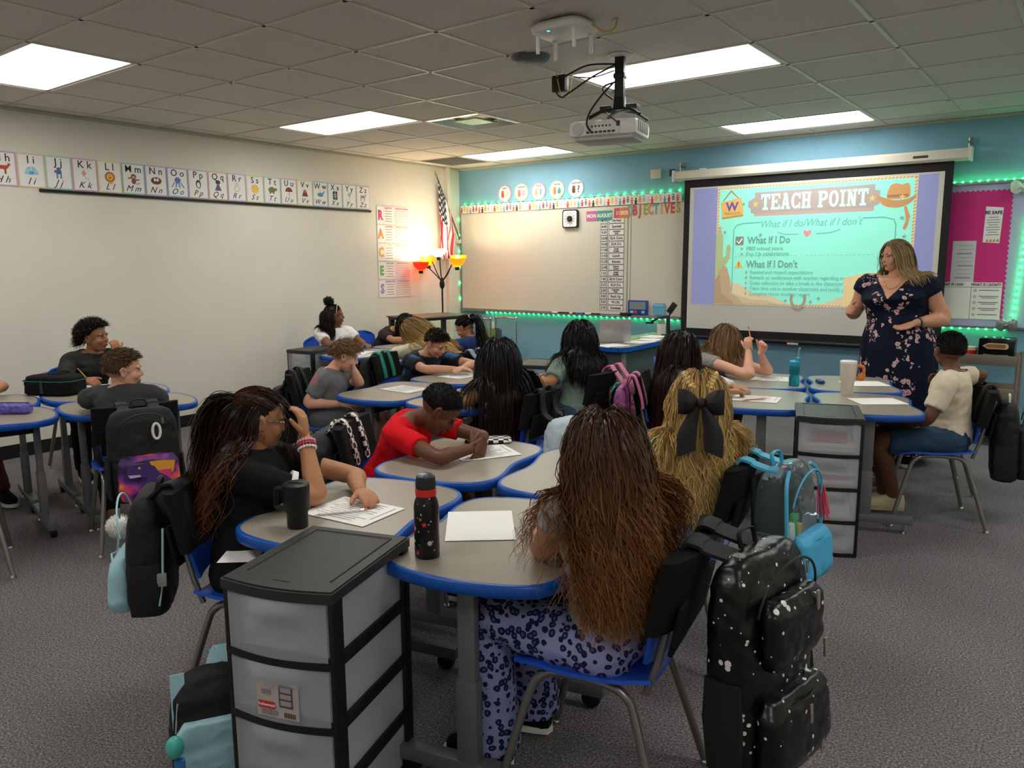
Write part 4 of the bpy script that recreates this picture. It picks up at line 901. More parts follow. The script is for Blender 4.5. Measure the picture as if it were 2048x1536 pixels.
cart((5.745, -3.65), ck, 'drawer cart full of papers and pink folders beside the cream tumbler desk', pk_)
cart((.95, -3.22), math.radians(4), 'drawer cart with frosted drawers behind the person in grey', [(3, .24, .3, .0, .04, 'd2b7b4', 0)])
cart((3.27, -2.86), math.radians(14), 'drawer cart with black lid behind the person in sage green')

# ---- teacher desk with panel sides
td = thing('teacher_desk', 'grey panelled teacher desk with blue edge, laptop on it', 'desk', (3.22, -1.15, 0), 0)
TO = [(-.27, .95), (.06, .95), (.25, .3), (.27, -.6), (.22, -.68), (-.24, -.68), (-.27, -.6)]
MB().prism(offset(TO[::-1], .0), .735, .76).build('desk_top', m_lam, td, False)
mb = MB(); q = TO; n = len(q)
for k in range(n):
    a, b = Vector((*q[k], .745)), Vector((*q[(k+1) % n], .745)); dlt = (b-a).normalized(); nr = Vector((-dlt.y, dlt.x, 0))
    mb.add([a+nr*.012+Vector((0, 0, .018)), b+nr*.012+Vector((0, 0, .018)), b+nr*.012-Vector((0, 0, .022)), a+nr*.012-Vector((0, 0, .022)), a-nr*.004+Vector((0, 0, .018)), b-nr*.004+Vector((0, 0, .018)), b-nr*.004-Vector((0, 0, .022)), a-nr*.004-Vector((0, 0, .022))],
           [(0, 1, 2, 3), (7, 6, 5, 4), (0, 4, 5, 1), (3, 2, 6, 7), (0, 3, 7, 4), (1, 5, 6, 2)])
mb.build('edge_band', m_edge, td, False)
m_panelg = mat('desk_panel_grey', '4b5356', .6)
MB().box((.2, -.15, .37), (.02, .9, .73), .003).build('side_panel', m_panelg, td); MB().box((0, -.6, .37), (.42, .02, .73), .003).build('front_panel', m_panelg, td); MB().box((-.22, -.02, .37), (.02, 1.2, .73), .003).build('side_panel', m_panelg, td)
MB().box((.21, -.58, .37), (.05, .05, .73), .004).build('corner_post', mat('post_taupe', '7d766c', .6), td)
cb = thing('low_cabinet', 'low blue topped cabinet beside the teacher desk', 'cabinet', (3.87, -1.62, 0), math.radians(8))
MB().box((0, 0, .215), (.5, .5, .43), .006).build('body', m_cartf, cb); MB().box((0, 0, .448), (.54, .54, .035), .012).build('top', mat('cabinet_blue', '2d6688', .5), cb); MB().box((0, -.255, .215), (.46, .01, .36), .003).build('door', m_black, cb)
# ---- tall stand table near the lamp
st = thing('stand_table', 'tall black edged stand table in front of the floor lamp', 'table', (.71, -1.35, 0), math.radians(-9))
MB().box((0, 0, .925), (.58, .85, .016), .005).build('table_top', mat('stand_grey', '4f4c45', .4), st)
for x in (-.25, .25):
    for y in (-.38, .38): MB().box((x, y, .46), (.05, .05, .92), .004).build('leg', m_cartf, st)
MB().box((0, 0, .905), (.55, .82, .025), .003).build('apron', m_cartf, st)
# ---- chrome wire book rack near the corner
rk = thing('book_rack', 'chrome tube book rack with folders by the blue wall', 'rack', (.85, -.38, 0))
for y, x0 in ((-.13, -.1), (.13, .1)):
    MB().tube(catmull([(x0-.16, y, .0), (x0-.16, y, .78), (x0-.13, y, .84), (x0+.13, y, .84), (x0+.16, y, .78), (x0+.16, y, .0)], 4, False), .011, 8).build('hoop', m_chrome, rk)
    for z in (.24, .3, .52, .58): MB().tube([(x0-.16, y, z), (x0+.16, y, z)], .006, 6).build('rail', m_chrome, rk)
for z in (.24, .52): MB().prism([(-.26, -.13), (.06, -.13), (.26, .13), (-.06, .13)], z-.004, z+.004).build('shelf', m_chrome, rk, False)
for k, (c_, z) in enumerate((('7d9a52', .525), ('4d5a66', .525), ('8a4a4a', .245), ('5a6a86', .245))):
    fo = thing('folder', ['green folder standing in the chrome rack', 'slate folder standing in the chrome rack', 'dark red folder standing in the chrome rack', 'blue grey folder standing in the chrome rack'][k], 'folder', (.79+.05*(k % 2), -.42+.07*(k % 2), z), 0, 'folders in the chrome rack')
    MB().box((0, 0, .09), (.24, .012, .18), .003).build('cover', C(c_), fo); MB().box((.05, 0, .185), (.08, .008, .02), .002).build('tab', C(c_), fo)
# ---- taupe metal shelf cart right of the screen
sh = thing('shelf_cart', 'taupe metal three shelf cart under the bulletin board', 'shelf cart', (6.12, -.36, 0))
m_taupe = mat('taupe_metal', '8d8378', .45, metal=.2)
for z in (.16, .43, .70):
    MB().box((0, 0, z), (.5, .36, .012), .003).build('shelf', m_taupe, sh)
    for y in (-.18, .18): MB().box((0, y, z+.01), (.5, .012, .085), .003).build('shelf_lip', m_taupe, sh)
for x in (-.255, .255):
    for y in (-.17, .17): MB().tube(catmull([(x, y, .02), (x, y, .15), (x, y, .7), (x, y, .76)], 3, False), .014, 8).build('post', m_taupe, sh)
# ================================================================== people: builders
def fuse(mb, voxel, smooth=3, wr=0., wf=14., seed=0):
    """merge overlapping closed shapes into one continuous surface"""
    me = mb.mesh('tmp'); o = bpy.data.objects.new('tmp', me); COL.objects.link(o)
    r = o.modifiers.new('r', 'REMESH'); r.mode = 'VOXEL'; r.voxel_size = voxel; r.adaptivity = 0
    if smooth: s = o.modifiers.new('s', 'SMOOTH'); s.factor = .5; s.iterations = smooth
    dg = bpy.context.evaluated_depsgraph_get(); out = bpy.data.meshes.new_from_object(o.evaluated_get(dg))
    bpy.data.objects.remove(o); bpy.data.meshes.remove(me)
    if wr:
        n = len(out.vertices); co = np.empty(n*3, np.float32); out.vertices.foreach_get('co', co); co = co.reshape(-1, 3)
        no = np.empty(n*3, np.float32); out.vertex_normals.foreach_get('vector', no); no = no.reshape(-1, 3)
        q = co*wf+seed*3.7
        d = np.array([noise.noise((a[0], a[1], a[2]*1.5)) + .5*noise.noise((a[0]*2.3+5, a[1]*2.3, a[2]*2.3)) for a in q], np.float32)
        d = -np.abs(d)*2+.45                       # ridged: soft folds
        co += no*(d*wr)[:, None]; out.vertices.foreach_set('co', co.ravel())
    return out
def join(meshes, name):
    V = []; F = []; o = 0
    for me in meshes:
        n = len(me.vertices); co = np.empty(n*3, np.float32); me.vertices.foreach_get('co', co); V.append(co.reshape(-1, 3))
        F += [tuple(i+o for i in p.vertices) for p in me.polygons]; o += n; bpy.data.meshes.remove(me)
    out = bpy.data.meshes.new(name); out.from_pydata(np.concatenate(V).tolist(), [], F); return out
def dirv(deg): return Vector((math.cos(math.radians(deg)), math.sin(math.radians(deg)), 0))
def lerp(a, b, t): return a+(b-a)*t
UP = Vector((0, 0, 1))
def head_matrix(c, yaw, pitch, roll, s):
    return Matrix.Translation(c) @ Matrix.Rotation(math.radians(yaw-90), 4, 'Z') @ Matrix.Rotation(math.radians(-pitch), 4, 'X') @ Matrix.Rotation(math.radians(roll), 4, 'Y') @ Matrix.Scale(s, 4)
def hand_mesh(wrist, d, n, side, curl=.35, s=1., spread=.1, voxel=.0038):
    """side +1 right, -1 left; n = direction the palm faces"""
    d = Vector(d).normalized(); n = Vector(n); n = (n-d*n.dot(d)).normalized(); ac = d.cross(n)*side      # ac: towards thumb
    w = Vector(wrist); mb = MB()
    mb.loft([(w-d*.02*s, .019*s, .015*s, ac, n), (w+d*.005*s, .021*s, .014*s, ac, n), (w+d*.03*s, .029*s, .014*s, ac, n), (w+d*.06*s, .033*s, .0125*s, ac, n), (w+d*.076*s, .031*s, .010*s, ac, n)], 14, 2.6)
    for k, (off, ln) in enumerate(((.024, .056), (.008, .063), (-.008, .058), (-.023, .045))):
        p = w+d*.07*s+ac*off*s; dd = (d+ac*(off*spread*12)).normalized(); pts = [p-dd*.01*s, p]; a = 0
        for q, fr in enumerate((.45, .3, .25)):
            a += curl*(.8 if q == 0 else 1.); v = dd*math.cos(a)+n*math.sin(a); p = p+v*ln*fr*s; pts.append(p)
        mb.tube(pts, [.0088*s, .0088*s, .0082*s, .0074*s, .006*s], 8)
    p = w+d*.022*s+ac*.018*s; td = (ac*.75+d*.7+n*.25).normalized(); pts = [p-td*.012*s, p]
    for q, (fr, v) in enumerate(((.03, td), (.024, (td+d*.35+n*.25*curl).normalized()), (.02, (td+d*.6+n*.5*curl).normalized()))): p = p+v*fr*s; pts.append(p)
    mb.tube(pts, [.0125*s, .0115*s, .0095*s, .0088*s, .0065*s], 8)
    return fuse(mb, voxel, 2)
HEADC = (0, -.012, .028); HEADR = (.0735, .0925, .082)
def head_mesh(M, s_voxel=.0042, jaw=1., nose=1.):
    mb = MB(); mb.M = M
    mb.sphere(HEADC, HEADR, 28, 18)
    mb.sphere((0, .018, -.035), (.058*jaw, .066, .062), 24, 16)                   # face
    mb.sphere((0, .03, -.062), (.042*jaw, .045, .042), 20, 12)                   # jaw
    mb.sphere((0, .062, -.082), (.018, .016, .014), 12, 8)                       # chin
    for x in (-1, 1):
        mb.sphere((x*.036, .052, -.026), (.024, .026, .026), 14, 10)             # cheek
        mb.sphere((x*.032, .071, .020), (.026, .012, .009), 12, 8)               # brow
        # ear: rim and lobe
        mb.tube([(x*.070, .004, -.03), (x*.074, .008, -.018), (x*.080, .002, .012), (x*.083, -.012, .016), (x*.084, -.022, .004), (x*.078, -.014, -.022), (x*.073, -.002, -.034)], [.006, .006, .006, .0065, .0065, .006, .006], 8)
        mb.sphere((x*.073, -.004, -.008), (.006, .014, .02), 10, 8)
    mb.loft([((0, .066, .02), .009, .012, (1, 0, 0), (0, 1, 0)), ((0, .08, .0), .009*nose, .014, (1, 0, 0), (0, 1, 0)), ((0, .088, -.018), .012*nose, .017, (1, 0, 0), (0, 1, 0)), ((0, .086, -.028), .015*nose, .015, (1, 0, 0), (0, 1, 0)), ((0, .078, -.034), .013*nose, .010, (1, 0, 0), (0, 1, 0))], 12, 2)
    mb.sphere((0, .076, -.050), (.020, .012, .006), 12, 8); mb.sphere((0, .073, -.060), (.017, .012, .007), 12, 8)     # lips volume
    return fuse(mb, s_voxel, 2)
m_eyew = mat('eye_white', 'e9e4dd', .2); m_iris = mat('eye_dark', '1d120d', .15)
def face_parts(M, root, skin, lip, brow, s=1., eyes=True, closed=False):
    for x in (-1, 1):
        if not closed:
            e = MB(); e.M = M; e.sphere((x*.0305, .0662, .003), (.0118, .0105, .0058), 14, 10); e.build('eye', m_eyew, root)
            e = MB(); e.M = M; e.sphere((x*.0305+.0015, .0742, .003), (.0056, .0032, .0058), 12, 8); e.build('iris', m_iris, root)
            e = MB(); e.M = M; e.tube([(x*.0305-.014, .071, .005), (x*.0305-.006, .0768, .0082), (x*.0305+.006, .0768, .0082), (x*.0305+.014, .071, .005)], [.0012, .002, .002, .0012], 6); e.build('eyelid', m_iris, root)
        else:
            e = MB(); e.M = M; e.tube([(x*.0305-.015, .0745, .002), (x*.0305-.006, .0825, -.004), (x*.0305+.006, .0825, -.004), (x*.0305+.015, .0745, .002)], .0018, 6); e.build('eyelid', m_iris, root)
        e = MB(); e.M = M; e.tube([(x*.014, .0825, .0205), (x*.03, .0845, .026), (x*.048, .073, .022)], [.003, .0034, .0015], 6, flat=.7); e.build('eyebrow', brow, root)
    e = MB(); e.M = M; e.tube([(-.021, .079, -.055), (-.008, .0885, -.0515), (0, .0885, -.0535), (.008, .0885, -.0515), (.021, .079, -.055)], [.001, .0035, .0032, .0035, .001], 6); e.tube([(-.019, .078, -.0565), (0, .0875, -.061), (.019, .078, -.0565)], [.001, .0042, .001], 6); e.build('lips', lip, root)

# ---------------------------------------------------------------- hair
_HM = {}
def hair_mat(name, rough=.38):
    if name in _HM: return _HM[name]
    m = bpy.data.materials.new(name); m.use_nodes = True; N, L, I = nodes(m)
    ca = N.new('ShaderNodeVertexColor'); ca.layer_name = 'Col'; L.new(ca.outputs['Color'], I['Base Color'])
    I['Roughness'].default_value = rough; I['Specular IOR Level'].default_value = .22; _HM[name] = m; return m
def strands_mesh(P, width, col, name='hair_strands', taper=.25, ctr=None):
    """P: (N,K,3) strand points; width (N,); col (N,K,3): flat fibres turned to face outwards"""
    N_, K, _ = P.shape
    T = np.gradient(P, axis=1); T /= np.linalg.norm(T, axis=2, keepdims=True)+1e-9
    out = P-ctr[None, None, :]; out[:, :, 2] *= .5; out += RNG.normal(size=(N_, 1, 3))*.05; A = np.cross(T, out); A /= np.linalg.norm(A, axis=2, keepdims=True)+1e-9
    t = np.linspace(0, 1, K)[None, :, None]; prof = (1-(1-taper)*t**3)*np.minimum(1, .55+t*3)
    w = width[:, None, None]*prof*1.15
    V = np.stack([P+w*A, P-w*A], axis=2)
    idx = np.arange(N_*K*2).reshape(N_, K, 2)
    F = np.stack([idx[:, :-1, 0], idx[:, :-1, 1], idx[:, 1:, 1], idx[:, 1:, 0]], axis=-1).reshape(-1, 4)
    me = bpy.data.meshes.new(name); nv = N_*K*2; nf = len(F)
    me.vertices.add(nv); me.vertices.foreach_set('co', V.reshape(-1).astype(np.float32)); me.loops.add(nf*4); me.loops.foreach_set('vertex_index', F.reshape(-1).astype(np.int32))
    me.polygons.add(nf); me.polygons.foreach_set('loop_start', np.arange(0, nf*4, 4, dtype=np.int32)); me.update(calc_edges=True)
    C4 = np.ones((N_, K, 2, 4), np.float32); C4[..., :3] = col[:, :, None, :]
    at = me.color_attributes.new('Col', 'FLOAT_COLOR', 'POINT'); at.data.foreach_set('color', C4.reshape(-1)); return me
def hair_ok(d): return d[:, 2] > -.5+1.12*np.maximum(0, d[:, 1]+.12)
def to_np(M): return np.array(M)
class Hair:
    def __init__(s, M, colliders, root_col, tip_col=None, var=.3):
        s.M = to_np(M); s.col = colliders; s.rc = np.array(lin(root_col)); s.tc = np.array(lin(tip_col or root_col)); s.var = var; s.parts = []
    def roots(s, n, ok=hair_ok, infl=1.02, zmin=None):
        d = RNG.normal(size=(n*6, 3)); d /= np.linalg.norm(d, axis=1, keepdims=True); d = d[ok(d)][:n]
        p = np.array(HEADC)+d*np.array(HEADR)*infl; nr = d/np.array(HEADR); nr /= np.linalg.norm(nr, axis=1, keepdims=True); return p, nr, d
    def W(s, p): return p @ s.M[:3, :3].T+s.M[:3, 3]
    def Wd(s, v): q = v @ s.M[:3, :3].T; return q/(np.linalg.norm(q, axis=-1, keepdims=True)+1e-9)
    def push(s, p, extra):
        for c, r, R in s.col:
            rr = r[None, :]+extra[:, None]; q = ((p-c) @ R)/rr; L_ = np.linalg.norm(q, axis=1); m = L_ < 1
            if m.any(): p[m] = c+((q[m]/(L_[m][:, None]+1e-9))*rr[m]) @ R.T
        return p
    def colors(s, n, K, ombre=1.5, seed=None, clump=None):
        t = np.linspace(0, 1, K)[None, :, None]**ombre; base = s.rc*(1-t)+s.tc*t
        v = 1+s.var*RNG.uniform(-1, 1, size=(n, 1, 1))
        return np.clip(base*v, 0, 1)
    def fall(s, n, length, w=.0022, K=16, part=0., ok=hair_ok, g=.5, wave=.006, wf=2.2, vol=.022, lenvar=.12, back=.5, drift=(0, 0, 0), side=1., clumps=60, ombre=1.5, roots=None):
        p, nr, d = s.roots(n, ok) if roots is None else roots
        n = len(p); sg = np.sign(p[:, 0]-part); top = np.clip(d[:, 2], 0, 1)*np.clip(d[:, 1]+.75, .05, 1); dl = np.stack([(sg*.45+p[:, 0]/.06*.55)*side*top, -back*np.clip(d[:, 2]+.1, 0, 1), -.45*np.ones(n)], 1); dl -= nr*(dl*nr).sum(1, keepdims=True); dl /= np.linalg.norm(dl, axis=1, keepdims=True)+1e-9
        X = s.W(p); Dv = s.Wd(dl+.06*nr); Ls = length*(1+lenvar*RNG.uniform(-1, 1, n)); ds = Ls/(K-1); ex = RNG.uniform(0, 1, n)**1.3*vol
        grav = np.array([drift[0], drift[1], -1.+drift[2]]); P = [X.copy()]
        for k in range(1, K):
            Dv = Dv*(1-g)+grav*g; Dv /= np.linalg.norm(Dv, axis=1, keepdims=True)+1e-9
            for _ in range(3):
                Y = X+Dv*(ds/3)[:, None]; Y = s.push(Y, ex*(.25+.75*k/K)); v = Y-X; Dv = v/(np.linalg.norm(v, axis=1, keepdims=True)+1e-9); X = Y
            P.append(X.copy())
        P = np.stack(P, 1)
        # clumped waves
        cid = RNG.integers(0, clumps, n); ph = RNG.uniform(0, 2*PI, clumps)[cid]; fq = wf*(1+.3*RNG.uniform(-1, 1, clumps))[cid]; t = np.linspace(0, 1, K)[None, :]
        am = wave*np.minimum(1, t*1.6)*(1+.4*RNG.uniform(-1, 1, (n, 1))); a1 = np.sin(2*PI*fq[:, None]*t+ph[:, None]); a2 = np.cos(2*PI*fq[:, None]*t*1.1+ph[:, None]*1.7)
        P[:, :, 0] += am*a1; P[:, :, 1] += am*a2; P[:, :, 0] += am*.6*a2
        # gather towards clump centre near the tips
        tt = (t**2)[..., None]*.45
        for c in range(clumps):
            m = cid == c
            if m.sum() > 1:
                ctr = P[m].mean(0, keepdims=True); dist = np.linalg.norm(P[m][:, 0]-ctr[:, 0], axis=1)
                near = np.exp(-(dist/.05)**2)[:, None, None]; P[m] = P[m]*(1-tt*near)+ctr*tt*near
        s.parts.append((P, w*(1+.5*RNG.uniform(-1, 1, n)), s.colors(n, K, ombre)*(1+.18*RNG.uniform(-1, 1, clumps))[cid][:, None, None])); return P
    def short(s, n, length, w=.002, K=6, comb=(0, .3, -.3), up=.6, ok=hair_ok, curl=0., jit=.25, infl=1.0):
        p, nr, d = s.roots(n, ok, infl); n = len(p); c = np.array(comb); Dl = nr*up+c[None, :]+jit*RNG.normal(size=(n, 3)); Dl /= np.linalg.norm(Dl, axis=1, keepdims=True)
        tt = np.linspace(0, 1, K); L = length*(1+.3*RNG.uniform(-1, 1, n)); P = []
        for t in tt:
            q = p+Dl*(L*t)[:, None]+np.array(comb)[None, :]*(L*t*t*.6)[:, None]
            if curl: a = t*9+RNG.uniform(0, 6, n) if False else t*9+d[:, 0]*37+d[:, 2]*23; q = q+curl*np.stack([np.sin(a), np.cos(a*1.1), np.sin(a*.9+1)], 1)*t
            P.append(q)
        P = np.stack(P, 1); sc = np.linalg.norm(s.M[:3, 0]); P = P @ s.M[:3, :3].T+s.M[:3, 3]
        s.parts.append((P, w*np.ones(n), s.colors(n, K)))
    def to_tie(s, n, tie, tail_len, ok, w=.0022, K=22, tail_dir=(0, -.3, -.2), wave=.01, wf=2.5, vol=.015, tail=True, g=.3, spread=.02, tn=None, ombre=1.5):
        """comb strands over the scalp to a tie point then let them hang as a tail"""
        p, nr, d = s.roots(n, ok, 1.03); n = len(p); T = np.array(tie); lay = 1.02+.05*RNG.uniform(0, 1, (n, 1)); K1 = 9; P = []
        for k in range(K1):
            t = k/(K1-1); q = p*(1-t)+T*t; v = (q-np.array(HEADC))/np.array(HEADR); L_ = np.linalg.norm(v, axis=1, keepdims=True); r = lay+.02*math.sin(PI*t); q2 = np.array(HEADC)+v/np.maximum(L_, 1e-6)*np.array(HEADR)*np.maximum(L_, r); P.append(q2)
        P = np.stack(P, 1); P[:, -1] = T+RNG.normal(size=(n, 3))*.004; P = P @ s.M[:3, :3].T+s.M[:3, 3]
        s.parts.append((P, w*np.ones(n), s.colors(n, K1)*1.05))
        if not tail: return
        n2 = tn or n; X = s.W(np.repeat(T[None], n2, 0)+RNG.normal(size=(n2, 3))*.008); Dv = s.Wd(np.array(tail_dir)[None]+RNG.normal(size=(n2, 3))*.12); ds = tail_len*(1+.15*RNG.uniform(-1, 1, n2))/(K-1); ex = RNG.uniform(.0, vol, n2); Q = [X.copy()]
        for k in range(1, K):
            Dv = Dv*(1-g)+np.array([0, 0, -1.])*g; Dv /= np.linalg.norm(Dv, axis=1, keepdims=True); Y = s.push(X+Dv*ds[:, None], ex); Dv = (Y-X)/(np.linalg.norm(Y-X, axis=1, keepdims=True)+1e-9); X = Y; Q.append(X.copy())
        Q = np.stack(Q, 1); t = np.linspace(0, 1, K)[None, :]; cl = RNG.integers(0, 14, n2); ph = RNG.uniform(0, 6.28, 14)[cl][:, None]
        Q[:, :, 0] += wave*t*np.sin(2*PI*wf*t+ph)+spread*t*RNG.normal(size=(n2, 1)); Q[:, :, 1] += wave*t*np.cos(2*PI*wf*t+ph)+spread*t*RNG.normal(size=(n2, 1))
        s.parts.append((Q, w*np.ones(n2), s.colors(n2, K, ombre)))
    def cap(s, root, name='scalp_hair', infl=1.015, ok=hair_ok, rough=.5):
        mb = MB(); vv = []; n, m = 60, 38
        for i in range(m+1):
            ph = PI*i/m
            for k in range(n): th = 2*PI*k/n; vv.append((math.sin(ph)*math.cos(th), math.sin(ph)*math.sin(th), math.cos(ph)))
        d = np.array(vv); keep = ok(d); M = Matrix(s.M.tolist()); P = np.array(HEADC)+d*np.array(HEADR)*infl
        ff = [(i*n+k, (i+1)*n+k, (i+1)*n+(k+1) % n, i*n+(k+1) % n) for i in range(m) for k in range(n)]; ff = [tuple(dict.fromkeys(0 if j < n else (m*n if j >= m*n else j) for j in f)) for f in ff if all(keep[j] for j in f)]
        mb.add([tuple(p) for p in P], ff, M); me = mb.mesh('cap'); at = me.color_attributes.new('Col', 'FLOAT_COLOR', 'POINT')
        at.data.foreach_set('color', np.tile(np.array([*s.rc, 1], np.float32), len(me.vertices))); return obj(name, me, hair_mat('scalp', .7), root, True, 180)
    def build(s, root, name='hair'):
        o = None
        for P, w, c in s.parts:
            q = obj(name if o is None else 'hair_lock', strands_mesh(P, w, c, ctr=s.M[:3, :3] @ np.array(HEADC)+s.M[:3, 3]), hair_mat('hair', .36), root, True, 180); q['kind'] = 'stuff'; o = o or q
        return o

# ---------------------------------------------------------------- figure
def limb(mb, pts, rad, n=12):
    P = catmull(pts, 4, False); R = []
    m = len(pts)-1
    for i in range(len(P)): u = i/(len(P)-1)*m; k = min(int(u), m-1); R.append(lerp(rad[k], rad[k+1], u-k))
    mb.tube(P, R, n); mb.sphere(P[0], R[0], 10, 8); mb.sphere(P[-1], R[-1], 10, 8)
def figure(label, pel, neck, head, py, sy, hy, hp=0, hr=0, arms=None, legs=None, s=1., g=1., skin=None, shirt=None, sleeve=.6, hem=.06, pants=None, plen=1., flare=0., shoe=None, sole=None, hands=None, near=False, female=False, voxel=None, face=False, lip=None, brow=None, hs=1., closed=False, standing=False, bust=0., neckw=.9, mesh_fn=None, wr=.004, shoulders=.152, group='seated pupils', seat=None):
    """label, pelvis/neck/head centres (world), yaws in degrees; arms: {side: (elbow, wrist, hand_dir, palm_normal, curl)}"""
    base = Vector((pel[0], pel[1], 0)); root = thing('person', label, 'person', base, 0, group)
    Lc = lambda p: Vector(p)-base
    pel, neck, head = Lc(pel), Lc(neck), Lc(head); fP, fS = dirv(py), dirv(sy); lP, lS = UP.cross(fP), UP.cross(fS)
    vx = voxel or (.0088 if near else .0125); ax = (neck-pel); L_ = ax.length; au = ax.normalized()
    def sec(t, a, b, off=0.):
        c = pel+ax*t; lat = lP.lerp(lS, min(1, max(0, t))).normalized(); lat = (lat-au*lat.dot(au)).normalized() if 0 < t else lat; dp = lat.cross(au).normalized()*1.; dp = -dp if dp.dot(fP.lerp(fS, .5)) < 0 else dp
        return (c+dp*off, a*s*g, b*s*g, lat, dp)
    def torso(mb, inf=0., t0=-.16, top=True, hemflare=0.):
        S = [(-.16, .105, .085, 0), (-.05, .15, .112, 0), (.1, .142, .108, -.005), (.3, .122, .094, -.004), (.5, .128, .096, .0), (.68, .14, .1+bust*.02, .004+bust*.02), (.82, .145, .092, 0), (.93, .125, .072, -.006), (1., .075, .055, -.004)]
        secs = [sec(t, a+inf/g, b+inf/g, o*s) for t, a, b, o in S if t >= t0-.001]
        mb.loft(secs, 24, 2.25)
    mb = MB(); torso(mb)
    Hm = head_matrix(head, hy, hp, hr, s*hs)
    nb = neck-au*.03*s; ht = Hm @ Vector((0, -.016, -.055)); mb.tube([nb, neck.lerp(ht, .5), ht], [.056*s*neckw, .047*s*neckw, .05*s*neckw], 14); mb.sphere(ht, .045*s, 12, 8)
    sh = {}; arm_pts = {}
    for sd in (1, -1):            # +1 right, -1 left
        lat = -lS*sd; S_ = neck-au*.055*s+lat*shoulders*s*(g**.6); sh[sd] = S_
        e, w_, hd, pn, cu = arms[sd]; e, w_ = Lc(e), Lc(w_); arm_pts[sd] = (S_, e, w_)
        limb(mb, [neck-au*.04*s+lat*.06*s, S_, S_.lerp(e, .5), e, e.lerp(w_, .3), w_], [.055*s, .05*s*g, .041*s*g, .035*s*g, .037*s*g, .023*s])
    leg_pts = {}
    for sd in (1, -1):
        hip = pel-lP*sd*.085*s*g-UP*.02; k, a, fy = legs[sd]; k, a = Lc(k), Lc(a); leg_pts[sd] = (hip, k, a, fy)
        limb(mb, [hip, hip.lerp(k, .5), k, k.lerp(a, .35), a], [.085*s*g, .072*s*g, .053*s, .05*s, .034*s])
        fd = dirv(fy); limb(mb, [a, a+fd*.03*s-UP*.025, a+fd*.12*s-UP*.04], [.034*s, .034*s, .026*s])
    parts = [fuse(mb, vx, 4), head_mesh(Hm, .0046 if face else .0068)]
    for sd in (1, -1):
        e, w_, hd, pn, cu = arms[sd]
        if hd is not None: parts.append(hand_mesh(Lc(w_), hd, pn, sd, cu, s*1.02, voxel=.0042 if near or face else .0055))
    body = obj('body', join(parts, 'body'), skin, root, True, 180)
    # ---- shirt
    if shirt:
        mb = MB(); torso(mb, .013*s, t0=-.05 if hem >= .05 else .1)
        mb.tube([neck-au*.06*s, neck-au*.008*s], [.078*s*neckw, .064*s*neckw], 16)
        for sd in (1, -1):
            S_, e, w_ = arm_pts[sd]; lat = -lS*sd; pts = [neck-au*.045*s+lat*.06*s, S_]; rad = [.058*s, .061*s*g]
            if sleeve <= 1: pts += [S_.lerp(e, sleeve*.5), S_.lerp(e, sleeve)]; rad += [.060*s*g, .058*s*g]
            else: pts += [S_.lerp(e, .5), e, e.lerp(w_, sleeve-1)]; rad += [.054*s*g, .048*s*g, .038*s*g]
            P = catmull(pts, 4, False); m = len(pts)-1; R = []
            for i in range(len(P)): u = i/(len(P)-1)*m; k = min(int(u), m-1); R.append(lerp(rad[k], rad[k+1], u-k))
            mb.tube(P, R, 16)
        sm = fuse(mb, vx*.95, 3, wr, 13., len(label) % 17); obj('shirt', sm, shirt, root, True, 180)
    if pants:
        mb = MB(); secs = [sec(t, a+.012, b+.012) for t, a, b in ((-.16, .105, .085), (-.05, .15, .112), (.1, .142, .108), (.17, .135, .104))]; mb.loft(secs, 24, 2.25)
        for sd in (1, -1):
            hip, k, a, fy = leg_pts[sd]
            if plen <= .5: pts = [hip, hip.lerp(k, plen), hip.lerp(k, min(1, plen*2))]; rad = [.098*s*g, .088*s*g, .076*s*g]
            else: pts = [hip, hip.lerp(k, .5), k, k.lerp(a, (plen-.5)), k.lerp(a, (plen-.5)*2)]; rad = [.098*s*g, .085*s*g, .068*s, (.064+flare*.3)*s, (.052+flare)*s]
            P = catmull(pts, 4, False); m = len(pts)-1; R = []
            for i in range(len(P)): u = i/(len(P)-1)*m; q = min(int(u), m-1); R.append(lerp(rad[q], rad[q+1], u-q))
            mb.tube(P, R, 16); mb.sphere(P[0], R[0], 12, 8)
        obj('trousers' if plen > .5 else 'shorts', fuse(mb, max(.0085, vx*1.4) if not near else .0095, 3, wr, 11., 3), pants, root, True, 180)
    if shoe:
        for sd in (1, -1):
            hip, k, a, fy = leg_pts[sd]; fd = dirv(fy); sd_ = UP.cross(fd); z0 = a-UP*.072*s
            mb = MB(); mb.loft([(z0+fd*x*s+UP*(.03+h*.5)*s, wv*s, (.022+h)*s*.9, sd_, UP) for x, wv, h in ((-.055, .028, .03), (-.03, .036, .034), (.03, .037, .03), (.09, .042, .018), (.14, .036, .008), (.165, .02, .002))], 16, 2.5)
            mb.tube([a-UP*.03*s, a+UP*.01*s], [.042*s, .04*s], 14); so = obj('shoe', fuse(mb, .010, 2), shoe, root, True, 180)
            mb = MB(); ol = [(-.06, .0), (-.05, .026), (0, .035), (.09, .043), (.14, .038), (.168, .016), (.172, 0)]; ol = ol+[(x, -y) for x, y in reversed(ol[1:-1])]
            Mx = Matrix.Translation(z0) @ Matrix.Rotation(math.radians(fy), 4, 'Z') @ Matrix.Scale(s*1.03, 4); mb.prism(ol[::-1], 0, .02, Mx); mb.build('sole', sole or m_paper, so, True, 40)
